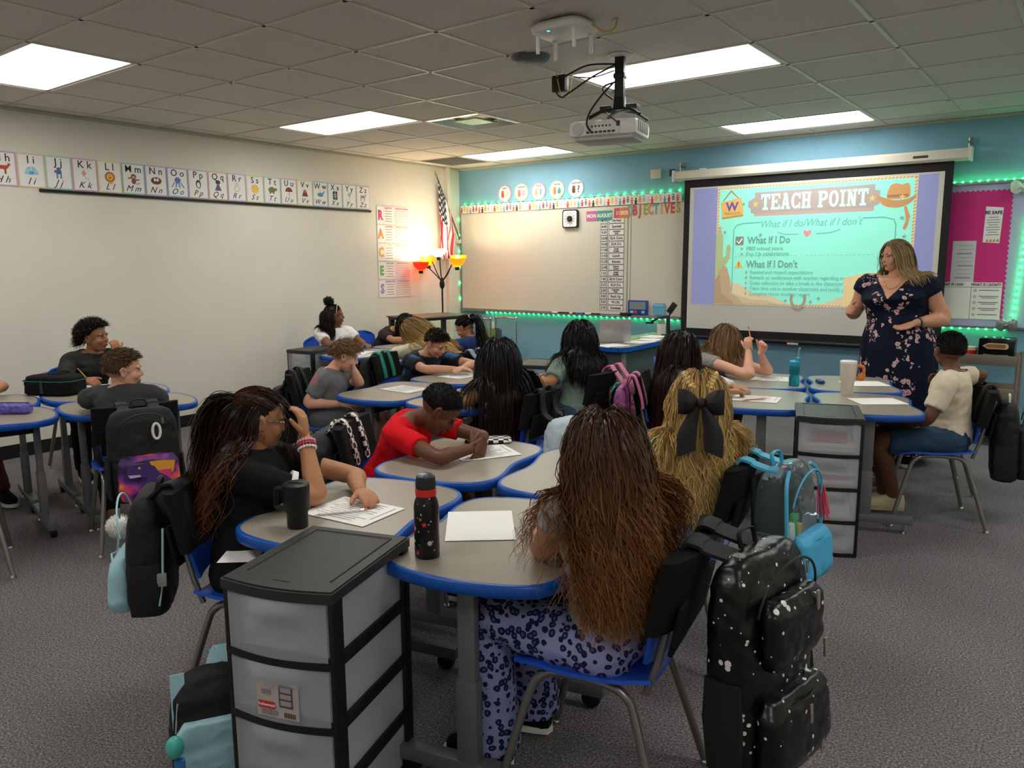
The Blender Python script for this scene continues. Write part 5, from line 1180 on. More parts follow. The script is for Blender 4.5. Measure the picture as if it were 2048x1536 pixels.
    if seat:                                   # flesh and cloth flatten where they rest on the chair seat
        cx, cy, ca = CH[seat]; Q = Matrix.Translation((cx, cy, 0)) @ Matrix.Rotation(math.radians(ca-90), 4, 'Z'); Qi = Q.inverted()
        for c_ in root.children:
            if c_.name.split('.')[0] not in ('body', 'shirt', 'trousers', 'shorts'): continue
            lim = .437 if c_.name.startswith('body') else .431; me = c_.data; n = len(me.vertices); co = np.empty(n*3, np.float32); me.vertices.foreach_get('co', co); co = co.reshape(-1, 3)
            q = (co+np.array(base)) @ np.array(Qi)[:3, :3].T+np.array(Qi)[:3, 3]; k_ = (np.abs(q[:, 0]) < .225) & (q[:, 1] > -.24) & (q[:, 1] < .225) & (q[:, 2] > .35) & (q[:, 2] < lim)
            fl = np.clip((q[:, 1]-.165)/.06, 0, 1); co[k_, 2] = np.maximum(co[k_, 2], (lim-.03*fl)[k_]); me.vertices.foreach_set('co', co.ravel()); me.update()
    if face: face_parts(Hm, root, skin, lip, brow, s, True, closed)
    # hair colliders: head, torso, shoulders
    I3 = np.eye(3); Rm = np.array(Hm)[:3, :3]; Rn = Rm/np.linalg.norm(Rm[:, 0])
    col = [(np.array(Hm @ Vector(HEADC)), np.array(HEADR)*s*hs*1.03, Rn), (np.array(Hm @ Vector((0, .01, -.045))), np.array((.06, .07, .06))*s*hs, Rn), (np.array(Hm @ Vector((0, .085, -.03))), np.array((.058, .07, .092))*s*hs, Rn)]
    for t, a, b, o in ((-.0, .155, .115, 0), (.2, .14, .108, 0), (.4, .132, .105, 0), (.58, .145, .11, 0), (.74, .155, .112, 0), (.87, .14, .09, 0), (.97, .085, .07, 0)):
        c, a2, b2, la, dp = sec(t, a, b); Rt = np.array([la, dp, la.cross(dp)]).T; col.append((np.array(c), np.array((a2+.012, b2+.012, .1*s)), Rt))
    for sd in (1, -1):
        S_, e, w_ = arm_pts[sd]
        for t in (0, .25, .5, .75): col.append((np.array(S_.lerp(e, t)), np.array((.064, .064, .064))*s*g, I3))
    return root, Hm, col
# ================================================================== the people
def skinm(n, c): return mat('skin_'+n, c, .5, sss=.12, noise_s=40, noise_a=.05, spec=.35)
sk_light, sk_tan, sk_brown, sk_dark, sk_med, sk_pale = skinm('light', 'd39c7e'), skinm('tan', 'b57f5c'), skinm('brown', '80503a'), skinm('dark', '694432'), skinm('medium', 'a26f50'), skinm('pale', 'dda68c')
def cloth(n, c, **k): return mat('cloth_'+n, c, .85, bump=.12, bump_s=500, spec=.2, **k)
lip1, lip2 = mat('lips_pink', 'b5655a', .4), mat('lips_brown', '6e3a30', .4)
br_dark, br_fair = mat('brow_dark', '1c130f', .7), mat('brow_fair', '7c5f43', .7)
D = Vector
def sit(pel, py, sp=.1, kz=.475, reach=.36, back=.02, s=1.):
    f, l = dirv(py), UP.cross(dirv(py)); p = Vector(pel); o = {}
    for sd in (1, -1):
        k = p+f*reach-l*sd*sp; k.z = kz; a = k-f*back; a.z = .085; o[sd] = (k, a, py)
    return o
# ---- leopard print
m_leo = mat('leopard_print', '9aa0cc', .8, spec=.2); N, L, I = nodes(m_leo)
tc = N.new('ShaderNodeTexCoord'); nz = N.new('ShaderNodeTexNoise'); nz.inputs['Scale'].default_value = 38; va = N.new('ShaderNodeVectorMath'); va.operation = 'MULTIPLY_ADD'; va.inputs[1].default_value = (.012,)*3
vo = N.new('ShaderNodeTexVoronoi'); vo.inputs['Scale'].default_value = 44; vo.inputs['Randomness'].default_value = .85
L.new(tc.outputs['Object'], nz.inputs['Vector']); L.new(nz.outputs['Color'], va.inputs[0]); L.new(tc.outputs['Object'], va.inputs[2]); L.new(va.outputs[0], vo.inputs['Vector'])
rp = N.new('ShaderNodeValToRGB'); rp.color_ramp.interpolation = 'CONSTANT'; el = rp.color_ramp.elements
el[0].position = 0; el[0].color = (*lin('4d5690'), 1); el[1].position = .22; el[1].color = (*lin('1d2046'), 1); q = el.new(.47); q.color = (*lin('8f96c6'), 1)
L.new(vo.outputs['Distance'], rp.inputs['Fac']); L.new(rp.outputs['Color'], I['Base Color'])

# 1 ---- front person, back to us
r, Hm, col = figure('person in leopard print trousers and grey top, seated with back turned', (5.83, -6.11, .51), (5.845, -6.16, .92), (5.835, -6.175, 1.03), 192, 150, 118, 4,
    arms={1: ((5.76, -5.90, .735), (5.56, -5.90, .725), (-1, .1, 0), (0, 0, -1), .3), -1: ((5.665, -6.215, .735), (5.53, -6.04, .725), (-.5, .8, 0), (0, 0, -1), .3)},
    legs={-1: ((5.49, -6.255, .495), (5.50, -6.235, .085), 192), 1: ((5.475, -6.055, .475), (5.49, -6.01, .085), 196)}, seat='fg', skin=sk_light, shirt=cloth('heather_grey', 'a9a59d', noise_s=60, noise_a=.1), sleeve=.12, hem=.0, pants=m_leo, plen=1., flare=.035, shoe=cloth('black_shoe', '17171a'), near=True)
h = Hair(Hm, col, '3b2519', '8f5f38', .25); h.cap(r); h.fall(4400, .455, .0015, 17, part=.0, wave=.014, wf=2.6, vol=.028, back=.3, clumps=110, ombre=1.2, drift=(.12, .0, 0)); h.fall(300, .47, .001, 18, part=.0, wave=.02, wf=2.4, vol=.034, back=.3, clumps=70, ombre=1.0, drift=(.08, -.03, 0)); h.build(r)
# 2 ---- blonde person with black bow and braids
r, Hm, col = figure('person in teal shirt wearing a big black hair bow, seated', (5.665, -5.20, .51), (5.685, -5.23, .90), (5.69, -5.23, 1.01), 190, 150, 116, 8,
    arms={1: ((5.60, -4.98, .74), (5.4, -5.0, .725), (-1, 0, 0), (0, 0, -1), .3), -1: ((5.45, -5.24, .735), (5.32, -5.08, .725), (-.6, .7, 0), (0, 0, -1), .3)}, legs=sit((5.665, -5.20, .51), 190), seat='blonde', skin=sk_pale, shirt=cloth('teal', '2f7371'), sleeve=.45, pants=cloth('denim', '5a7093', noise_s=150, noise_a=.15), shoe=cloth('white_shoe', 'd9d6d0'), near=True)
h = Hair(Hm, col, 'a07c46', 'e3c382', .2); h.cap(r); h.fall(3600, .44, .0016, 16, wave=.012, wf=2.4, vol=.024, back=.45, clumps=80, ombre=.8); hh = h.build(r)
m_braid = mat('hair_braid_blonde', 'd8b673', .45, noise_s=90, noise_a=.35)
for sx in (-1, 1):                           # plaits: overlapping knots along the crown
    b = MB(); b.M = Hm
    for k in range(13):
        t = k/12; a = -1.1+2.0*t; d = Vector((sx*(.62-.34*t), -math.cos(a*.6)*(.1+.85*t), .86-.62*t)).normalized(); p = Vector(HEADC)+Vector((d.x*HEADR[0], d.y*HEADR[1], d.z*HEADR[2]))*1.2
        b.sphere(p+Vector(((-1)**k*.006, 0, 0)), (.010, .011, .0085), 8, 6)
    b.build('braid', m_braid, hh)
m_bow = mat('black_satin', '08080a', .6, bump=.1, bump_s=200); bw = bpy.data.objects.new('hair_bow', None); COL.objects.link(bw); bw.parent = r
Mb = Hm @ Matrix.Translation((0, -.142, .0)) @ Matrix.Rotation(PI, 4, 'Z')        # bow local: +y out of the head
for sx in (-1, 1):
    rows = []
    for i in range(9):
        u = i/8; hh_ = .014+.036*math.sin(PI/2*min(1, u*1.3))*(1-.12*u); th = .02*math.sin(PI*u)**.7+.004
        rows.append([(sx*(.008+.072*u), th*math.cos(a)+.012*u, hh_*math.sin(a)+.006*u) for a in [2*PI*k/14 for k in range(15)]])
    o = MB(); o.M = Mb; o.patch(rows); o.add(rows[-1][:-1], [tuple(range(14))]); o.build('bow_loop', m_bow, bw)
    rows = []
    for i in range(9):
        v = i/8; c = sx*(.012+.035*v+.012*math.sin(v*PI)); w = .012+.03*math.sin(min(1, v*1.1)*PI*.62)
        rows.append([(c+w*(u-.5)*2*.8, .012+.01*math.sin(u*PI)+.012*v, -.012-.155*v+(.03 if v == 1 else 0)*(1-abs(2*u-1))*(-1)*sx*0-(.025*(u if sx > 0 else 1-u) if i == 8 else 0)) for u in [k/6 for k in range(7)]])
    o = MB(); o.M = Mb; o.patch(rows, thick=.003); o.build('bow_tail', m_bow, bw)
o = MB(); o.M = Mb; o.sphere((0, .012, 0), (.016, .014, .02), 12, 8); o.build('bow_knot', m_bow, bw)
# 3 ---- person with hoop earring, half-up hair
r, Hm, col = figure('person in black shirt with hoop earrings and bead bracelets, head on hand', (4.56, -6.40, .51), (4.50, -6.34, .88), (4.505, -6.315, .985), 14, 40, 64, 12,
    arms={1: ((4.73, -6.26, .725), (4.61, -6.20, .91), (-.15, .0, 1), (-.7, -.4, 0), .45), -1: ((4.66, -6.02, .735), (4.80, -6.12, .725), (.8, -.3, 0), (0, 0, -1), .3)}, legs=sit((4.56, -6.40, .51), 24), seat='pony', skin=sk_tan, shirt=cloth('black', '121214'), sleeve=.62, pants=cloth('black2', '141416'), shoe=cloth('black_shoe', '17171a'), near=True)
band = MB(); S_ = Vector((4.465, -6.33, .88))-Vector((4.56, -6.40, 0))
sh_ = Vector((-.06, .06, .88))-Vector((0, 0, .055))+dirv(40-90)*.152; el_ = Vector((4.73, -6.26, .725))-Vector((4.56, -6.40, 0)); c_ = sh_.lerp(el_, .60); dd = (el_-sh_).normalized()
band.tube([c_-dd*.002, c_+dd*.018], .066, 20); band.build('sleeve_band', cloth('white', 'e4e2de'), r)
h = Hair(Hm, col, '201512', '6a3f2a', .25); h.cap(r); up_ok = lambda d: hair_ok(d) & (d[:, 2] > .18); lo_ok = lambda d: hair_ok(d) & (d[:, 2] < .35) & (d[:, 1] < .02)
h.fall(2600, .50, .0016, 18, wave=.015, wf=2.8, vol=.026, ok=lo_ok, back=1.2, clumps=70, ombre=1.4, drift=(-.3, -.16, 0)); h.to_tie(1800, (0, -.102, .06), .46, up_ok, .0016, 22, (0, -.7, .0), .016, 2.6, .05, tn=900); h.build(r)
fr = Hair(Hm, col, '201512', '3a241b', .3); rt = fr.roots(160, lambda d: (d[:, 1] > .5) & (d[:, 2] > .5)); fr.fall(160, .24, .0019, 14, roots=rt, back=-.9, wave=.006, side=.9, vol=.012, g=.35); fr.build(r)
er = MB(); er.M = Hm; er.tube([(.079, .0+.016*math.cos(a), -.052+.017*math.sin(a)) for a in [2*PI*k/18 for k in range(18)]], .0028, 6, closed=True); er.build('hoop_earring', mat('gold', 'd2a94c', .2, metal=1.), r)
wv = (Vector((4.61, -6.20, .91))-Vector((4.73, -6.26, .725))).normalized()
for k, c_ in enumerate(('e9a7bd', 'b8405e', 'e6e2de')):
    p = Vector((4.61, -6.20, .91))-Vector((4.56, -6.40, 0))-wv*(.018+.013*k); q = wv.to_track_quat('Z', 'Y').to_matrix().to_4x4()
    b = MB(); b.M = Matrix.Translation(p) @ q
    for j in range(18): b.sphere((.030*math.cos(2*PI*j/18), .030*math.sin(2*PI*j/18), 0), .0056, 8, 6)
    o = b.build('bead_bracelet', C(c_, .4), r)
gl = MB(); gl.M = Hm; gl.tube([(.075, .0, .01), (.062, .07, .008), (.05, .088, .004)], .0022, 6); gl.build('glasses_arm', m_chrome, r)
# 4 ---- person in red
r, Hm, col = figure('person in bright red shirt leaning over folded arms on desk', (4.235, -5.46, .51), (4.425, -5.45, .84), (4.555, -5.425, .885), 22, 14, 44, 48,
    arms={1: ((4.73, -5.63, .735), (4.74, -5.43, .735), (-.1, 1, .35), (-1, 0, -.2), .35), -1: ((4.62, -5.22, .735), (4.76, -5.37, .775), (.1, -.5, -.9), (-1, .2, 0), .4)}, legs=sit((4.235, -5.46, .51), 18, sp=.07), seat='red', skin=sk_dark, shirt=cloth('red', 'd3121f'), sleeve=.62, pants=cloth('navy_short', '22283a'), plen=.5, shoe=cloth('black_shoe', '17171a'), near=True, g=.9, face=True, lip=lip2, brow=br_dark, closed=True)
h = Hair(Hm, col, '100c0b', None, .3); h.cap(r, infl=1.03); h.short(2000, .009, .0013, 3, (0, -.1, -.1), 1., curl=.002); h.build(r)
# 5 ---- person with very long black hair
r, Hm, col = figure('person in black top seated in front of the pale blue backpack', (4.15, -4.33, .51), (4.12, -4.38, .87), (4.085, -4.40, .97), 186, 165, 150, 20,
    arms={-1: ((3.99, -4.575, .735), (3.80, -4.45, .725), (-1, .4, 0), (0, 0, -1), .3), 1: ((4.0, -4.12, .74), (3.8, -4.2, .725), (-1, -.2, 0), (0, 0, -1), .3)}, legs=sit((4.15, -4.33, .51), 186), seat='lb', skin=sk_tan, shirt=cloth('black', '121214'), sleeve=.35, pants=cloth('black2', '141416'), shoe=cloth('black_shoe', '17171a'))
h = Hair(Hm, col, '0e0c0c', '2c1c16', .35); h.cap(r); h.fall(2700, .60, .0019, 15, wave=.006, wf=1.6, vol=.026, back=.5, clumps=60); h.build(r)
# 6 ---- person in sage green
r, Hm, col = figure('person in sage green shirt seated in front of pink strapped backpack', (4.04, -3.46, .51), (4.02, -3.41, .895), (3.995, -3.37, 1.01), 186, 165, 152, 4,
    arms={-1: ((3.985, -3.72, .735), (3.76, -3.62, .725), (-1, .3, 0), (0, 0, -1), .3), 1: ((3.92, -3.2, .74), (3.75, -3.3, .725), (-1, -.2, 0), (0, 0, -1), .3)}, legs=sit((4.04, -3.46, .51), 186), seat='sage', skin=sk_tan, shirt=cloth('sage', '7d9285'), sleeve=.78, pants=cloth('denim_dark', '3c4c66', noise_s=150, noise_a=.12), shoe=cloth('black_shoe', '17171a'), g=1.08)
h = Hair(Hm, col, '0d0b0b', '1c1412', .35); h.cap(r); h.fall(2600, .38, .0018, 14, wave=.009, wf=1.8, vol=.026, back=.6, clumps=40); h.build(r)
# 7 ---- person in grey, hand on mouth
r, Hm, col = figure('person in grey shirt and shorts covering mouth with one hand', (2.66, -4.51, .51), (2.69, -4.47, .82), (2.76, -4.42, .905), 26, 28, 52, 20,
    arms={-1: ((2.80, -4.33, .705), (2.81, -4.385, .815), (-.05, -.12, 1), (-.7, -.6, .1), .3), 1: ((2.70, -4.70, .61), (2.88, -4.56, .60), (1, .3, -.1), (0, 0, -1), .3)}, legs=sit((2.66, -4.51, .51), 24), seat='gray', skin=sk_pale, shirt=cloth('grey', '737476', noise_s=30, noise_a=.12), sleeve=.7, pants=cloth('grey_short', '5d6063'), plen=.5, shoe=cloth('black_shoe', '17171a'), face=True, lip=lip1, brow=br_fair)
h = Hair(Hm, col, '5c442f', '8b6a48', .3); h.cap(r, infl=1.03); h.short(1200, .02, .0017, 4, (0, -.1, -.5), .6, ok=lambda d: hair_ok(d) & (d[:, 2] < .3)); h.short(2200, .034, .0016, 7, (.1, .75, -.3), .45, ok=lambda d: hair_ok(d) & (d[:, 2] > .1)); h.build(r)
sh_ = [c for c in r.children if c.name.startswith('shirt')][0]; sh_.data.materials.append(C('a06a72')); pc = Vector((.085, -.135, .755))
for p_ in sh_.data.polygons:
    if (p_.center-pc).length < .05: p_.material_index = 1
# 8 ---- person in blue and black
m_tie = mat('blue_black_print', '16181d', .85, noise_s=9, col2='2a5f9c'); nn_ = [q for q in m_tie.node_tree.nodes if q.type == 'VALTORGB'][0].color_ramp.elements; nn_[0].position = .36; nn_[1].position = .45
r, Hm, col = figure('person in blue and black shirt reading with arms folded on desk', (2.45, -3.46, .51), (2.62, -3.46, .82), (2.725, -3.46, .905), 6, -6, 6, 32,
    arms={1: ((2.83, -3.70, .735), (3.02, -3.56, .735), (.7, .6, 0), (0, 0, -1), .3), -1: ((2.93, -3.26, .735), (3.03, -3.49, .74), (.2, -1, 0), (0, 0, -1), .3)}, legs=sit((2.45, -3.46, .51), 14), seat='blue', skin=sk_light, shirt=m_tie, sleeve=.66, pants=cloth('black2', '141416'), plen=.5, shoe=cloth('black_shoe', '17171a'), face=True, lip=lip1, brow=br_dark, closed=True)
h = Hair(Hm, col, '241a15', '3a2a22', .3); h.cap(r, infl=1.03); h.short(1400, .016, .0017, 4, (0, .1, -.5), .5, jit=.12); h.short(1500, .026, .0017, 5, (.1, .6, -.05), .6, jit=.12, ok=lambda d: hair_ok(d) & (d[:, 2] > .3)); h.build(r)
# 9 ---- person in white shirt with bun
r, Hm, col = figure('person in white shirt and headband looking aside', (.64, -2.76, .51), (.70, -2.78, .895), (.715, -2.78, 1.01), 5, -18, 58, 0,
    arms={1: ((.86, -2.98, .73), (1.04, -2.88, .73), (.9, .3, 0), (0, 0, -1), .3), -1: ((.88, -2.58, .73), (1.06, -2.70, .73), (.9, -.3, 0), (0, 0, -1), .3)}, legs=sit((.64, -2.76, .51), 5), seat='white', skin=sk_brown, shirt=cloth('white', 'e4e2de'), sleeve=.6, pants=cloth('black2', '141416'), shoe=cloth('black_shoe', '17171a'), face=True, lip=lip2, brow=br_dark)
h = Hair(Hm, col, '14100f', '1f1815', .3); h.cap(r); h.fall(1100, .24, .0022, 12, wave=.008, wf=2.5, vol=.03, back=1.2, ok=lo_ok, clumps=30); h.to_tie(500, (0, -.05, .112), .05, lambda d: hair_ok(d) & (d[:, 2] > .1), .002, tail=False)
n_ = 500; dd_ = RNG.normal(size=(n_, 3)); dd_ /= np.linalg.norm(dd_, axis=1, keepdims=True); t_ = np.linspace(0, 1, 8)[None, :, None]; bun = np.array((0, -.05, .145)); P = bun+dd_[:, None, :]*(.02+.028*t_)+.012*np.sin(t_*7+dd_[:, None, ::-1]*9)
h.parts.append((P @ h.M[:3, :3].T+h.M[:3, 3], .0022*np.ones(n_), h.colors(n_, 8)*1.6)); h.build(r)
hb = MB(); hb.M = Hm; hb.tube([(HEADC[0]+HEADR[0]*1.07*math.cos(a), HEADC[1]+.02+.02*math.sin(a), HEADC[2]+HEADR[2]*1.09*math.sin(a)) for a in [PI*k/16 for k in range(17)]], .004, 6); hb.build('headband', C('b9a79a'), r)
# 10 ---- leaning blonde person
r, Hm, col = figure('person in cream shirt and khaki trousers bent over a desk', (2.44, -3.03, .51), (2.24, -3.05, .86), (2.11, -3.08, .935), 186, 180, 172, 45,
    arms={-1: ((1.96, -3.24, .735), (1.78, -3.12, .725), (-1, .4, 0), (0, 0, -1), .3), 1: ((1.98, -2.86, .735), (1.80, -2.92, .725), (-1, -.3, 0), (0, 0, -1), .3)}, legs=sit((2.44, -3.03, .51), 186), seat='bl', skin=sk_pale, shirt=cloth('cream', 'ddd4bd'), sleeve=.8, pants=cloth('khaki', '8d8375'), shoe=cloth('white_shoe', 'd9d6d0'))
h = Hair(Hm, col, '7d5f3c', 'd3aa66', .3); h.cap(r); h.fall(1800, .42, .002, 14, wave=.012, wf=2., vol=.018, back=.6, drift=(.85, .5, .1), clumps=36, ombre=1.1, g=.35); h.build(r)
# 11 ---- person bent low
r, Hm, col = figure('person bent low over paper and writing, beside the stand table', (.55, -2.06, .51), (.80, -2.02, .82), (.93, -2.0, .87), 5, 5, 10, 62,
    arms={1: ((.98, -2.24, .735), (1.14, -2.12, .735), (.9, .3, 0), (0, 0, -1), .6), -1: ((.96, -1.82, .735), (1.12, -1.98, .73), (.7, -.6, 0), (0, 0, -1), .4)}, legs=sit((.55, -2.06, .51), 5), seat='dark', skin=sk_tan, shirt=cloth('plum', '3a2c33'), sleeve=.7, pants=cloth('black2', '141416'), shoe=cloth('black_shoe', '17171a'))
h = Hair(Hm, col, '1d1512', '33241d', .3); h.cap(r); h.fall(1300, .22, .0022, 12, wave=.004, vol=.03, back=.4, clumps=30); h.build(r)
# 12 ---- person in navy with ponytail
r, Hm, col = figure('person in navy blue shirt looking down at a desk', (2.28, -2.32, .51), (2.17, -2.37, .84), (2.11, -2.39, .925), 188, 188, 192, 34,
    arms={-1: ((1.96, -2.52, .735), (1.80, -2.38, .725), (-1, .5, 0), (0, 0, -1), .3), 1: ((1.96, -2.14, .735), (1.80, -2.25, .725), (-1, -.4, 0), (0, 0, -1), .3)}, legs=sit((2.28, -2.32, .51), 188), seat='navy', skin=sk_tan, shirt=cloth('navy', '2f3d72'), sleeve=.7, pants=cloth('black2', '141416'), shoe=cloth('black_shoe', '17171a'), face=True, lip=lip1, brow=br_dark, closed=True)
h = Hair(Hm, col, '120e0d', '1e1613', .3); h.cap(r); h.to_tie(900, (-.01, -.105, .05), .42, hair_ok, .0022, 18, (0, -.8, .1), .012, 2., .03, tn=420); h.build(r)
sc_ = MB(); sc_.M = Hm; sc_.tube([(-.01+.016*math.cos(a), -.11, .052+.016*math.sin(a)) for a in [2*PI*k/14 for k in range(14)]], .007, 8, closed=True); sc_.build('hair_tie', C('d8cfc8'), r)
# 13 ---- curly person
r, Hm, col = figure('person in charcoal shirt with pencil in hand, fist at chin', (.86, -5.32, .51), (.965, -5.27, .90), (.995, -5.26, 1.005), -13, 2, 34, -2,
    arms={1: ((1.10, -5.54, .735), (1.345, -5.505, .752), (.9, .25, -.15), (-.1, .5, -.8), .75), -1: ((1.27, -5.11, .725), (1.125, -5.165, .885), (-.25, -.1, 1), (-.8, .1, 0), .7)}, legs=sit((.86, -5.32, .51), -13), seat='curly', skin=sk_med, shirt=cloth('charcoal', '2e302f', noise_s=20, noise_a=.3), sleeve=.85, pants=cloth('black2', '141416'), shoe=cloth('black_shoe', '17171a'), face=True, lip=mat('lips_red', 'a04a44', .4), brow=br_dark, near=True)
h = Hair(Hm, col, '0f0c0b', '1c1614', .3); h.cap(r, infl=1.03); h.short(2600, .036, .0018, 9, (0, -.2, .05), .9, curl=.012, ok=lambda d: d[:, 2] > -.35+1.25*np.maximum(0, d[:, 1]+.1)); h.short(700, .038, .0018, 9, (0, .5, .05), .7, curl=.009, ok=lambda d: hair_ok(d) & (d[:, 2] > .55)); h.short(350, .05, .0022, 9, (0, -.7, -.6), .5, curl=.008, ok=lambda d: (d[:, 1] < -.6) & (d[:, 2] < 0) & (d[:, 2] > -.6)); h.build(r)
# 14 ---- person with the dinosaur backpack
r, Hm, col = figure('person in dark grey shirt seated before the dinosaur backpack', (2.60, -5.83, .51), (2.485, -5.80, .85), (2.49, -5.80, .945), 162, 130, 70, 6,
    arms={-1: ((2.19, -5.90, .755), (2.12, -5.66, .725), (-.2, 1, 0), (0, 0, -1), .3), 1: ((2.36, -5.52, .72), (2.16, -5.53, .725), (-1, 0, 0), (0, 0, -1), .3)}, legs=sit((2.60, -5.83, .51), 162), seat='dino', skin=sk_pale, shirt=cloth('dark_grey', '3f4143'), sleeve=.75, pants=cloth('black2', '141416'), shoe=cloth('tan_shoe', '8a6f52'), face=True, lip=lip1, brow=br_fair, near=True, g=1.06, hs=1.04, shoulders=.128)
h = Hair(Hm, col, '54402f', '6e543d', .25); h.cap(r, infl=1.03); h.short(2200, .014, .0014, 3, (0, .1, -.4), .7); h.short(1600, .022, .0015, 6, (.2, .7, -.1), .55, ok=lambda d: hair_ok(d) & (d[:, 2] > .4)); h.build(r)
# 15 ---- person with hair clip
r, Hm, col = figure('person in off-white top wearing a white hair clip', (4.67, -3.28, .51), (4.685, -3.28, .86), (4.70, -3.26, .955), 19, 30, 62, 18,
    arms={1: ((4.93, -3.50, .74), (5.07, -3.36, .735), (.6, .6, 0), (0, 0, -1), .7), -1: ((4.86, -3.05, .74), (5.02, -3.14, .725), (1, -.2, 0), (0, 0, -1), .3)}, legs=sit((4.67, -3.28, .51), 19, sp=.06), seat='clip', skin=sk_tan, shirt=cloth('off_white', 'd8d3cc'), sleeve=1.92, pants=cloth('maroon', '5a2a36'), shoe=cloth('black_shoe', '17171a'))
h = Hair(Hm, col, '150f0e', '3c231a', .3); h.cap(r); h.fall(2200, .58, .002, 14, wave=.005, wf=1.5, vol=.026, back=.9, clumps=50, drift=(-.05, -.03, 0)); h.build(r)
cp = MB(); cp.M = Hm
for p in ((.028, -.005, .115), (.036, -.015, .108), (.02, -.03, .116), (.05, -.03, .098), (.058, -.045, .088), (.045, -.05, .094), (.0, -.01, .118)): cp.sphere(p, (.010, .009, .006), 10, 6)
cp.tube([(.02, -.02, .118), (.05, -.04, .1)], .005, 6); cp.build('hair_clip', m_whitep, r)
# 16 ---- person holding a pencil
r, Hm, col = figure('person in grey top holding up a yellow pencil', (4.34, -2.34, .51), (4.53, -2.29, .84), (4.605, -2.25, .925), 19, 8, 16, 34,
    arms={1: ((4.93, -2.62, .735), (4.865, -2.47, .885), (-.1, .0, 1), (.1, .9, 0), .8), -1: ((4.97, -2.36, .735), (4.95, -2.46, .875), (.4, -.2, .8), (-.3, -.8, 0), .9)}, legs=sit((4.34, -2.34, .51), 19, sp=.06), seat='pencil', skin=sk_pale, shirt=cloth('grey_ruffle', '8e8b86'), sleeve=.3, pants=cloth('plum_pants', '4a2c38'), shoe=cloth('black_shoe', '17171a'), near=True)
h = Hair(Hm, col, '6d5136', '9c7a52', .3); h.cap(r); h.fall(2400, .31, .0018, 12, wave=.006, vol=.03, back=.3, clumps=40); h.build(r)
# 17 ---- person in cream shirt
r, Hm, col = figure('person in cream shirt and denim shorts turned towards the screen', (6.21, -2.85, .51), (6.21, -2.84, .895), (6.18, -2.80, 1.005), 203, 180, 128, -2,
    arms={-1: ((6.14, -3.085, .64), (5.97, -2.99, .575), (-.9, .3, -.1), (0, 0, -1), .3), 1: ((6.345, -2.62, .85), (6.17, -2.66, .80), (-.9, -.1, .2), (0, -1, -.2), .6)}, legs={-1: ((5.90, -3.08, .475), (5.97, -2.95, .115), 205), 1: ((5.86, -2.89, .475), (5.89, -2.85, .09), 205)}, seat='rboy', skin=sk_dark, shirt=cloth('cream_tee', 'd9ccb4'), sleeve=.72, pants=cloth('denim_short', '2f4860', noise_s=150, noise_a=.12), plen=.45, shoe=cloth('cream_shoe', 'cfc3a0'), sole=mat('sole_cream', 'b8ab86', .6), near=True)
h = Hair(Hm, col, '120d0b', None, .3); h.cap(r, infl=1.03); h.short(2000, .007, .0014, 3, (0, -.1, -.15), 1., curl=.002); h.short(900, .009, .0015, 5, (0, 0, .2), 1., curl=.003, ok=lambda d: hair_ok(d) & (d[:, 2] > .3)); h.build(r)
nk = MB(); nc = Vector((0, .01, .895)); nk.tube([(nc.x+.075*math.cos(a), nc.y+.075*math.sin(a), nc.z-.004-.012*math.cos(a-PI)) for a in [2*PI*k/20 for k in range(20)]], .0028, 6, closed=True); nk.build('neck_cord', C('4a2a1c'), r)
lg = MB(); lg.prism([(-.02, -.006), (0, .004), (.02, .012), (.012, -.002), (.016, -.014), (.002, -.006)], 0, .002, TR((-.14, -.16, .565), math.radians(25), .5)); lg.build('shorts_mark', m_paper, r, False)
# 18 ---- pupil at the frame edge
r, Hm, col = figure('person in maroon trousers with an elbow on the desk', (.78, -6.32, .51), (.86, -6.32, .88), (.88, -6.32, .99), 5, 5, 40, 5,
    arms={-1: ((1.03, -5.905, .735), (1.28, -6.05, .73), (.9, -.3, 0), (0, 0, -1), .3), 1: ((1.1, -6.5, .735), (1.3, -6.35, .73), (.9, .3, 0), (0, 0, -1), .3)}, legs={-1: ((1.22, -6.12, .47), (1.3, -6.06, .085), 0), 1: ((1.18, -6.4, .47), (1.2, -6.4, .085), 0)}, skin=sk_tan, shirt=cloth('plum', '3a2c33'), sleeve=.4, pants=cloth('maroon', '5a2a36'), shoe=cloth('black_shoe', '17171a'))
h = Hair(Hm, col, '1d1512', None, .3); h.cap(r); h.fall(400, .3, .003, 12); h.build(r)

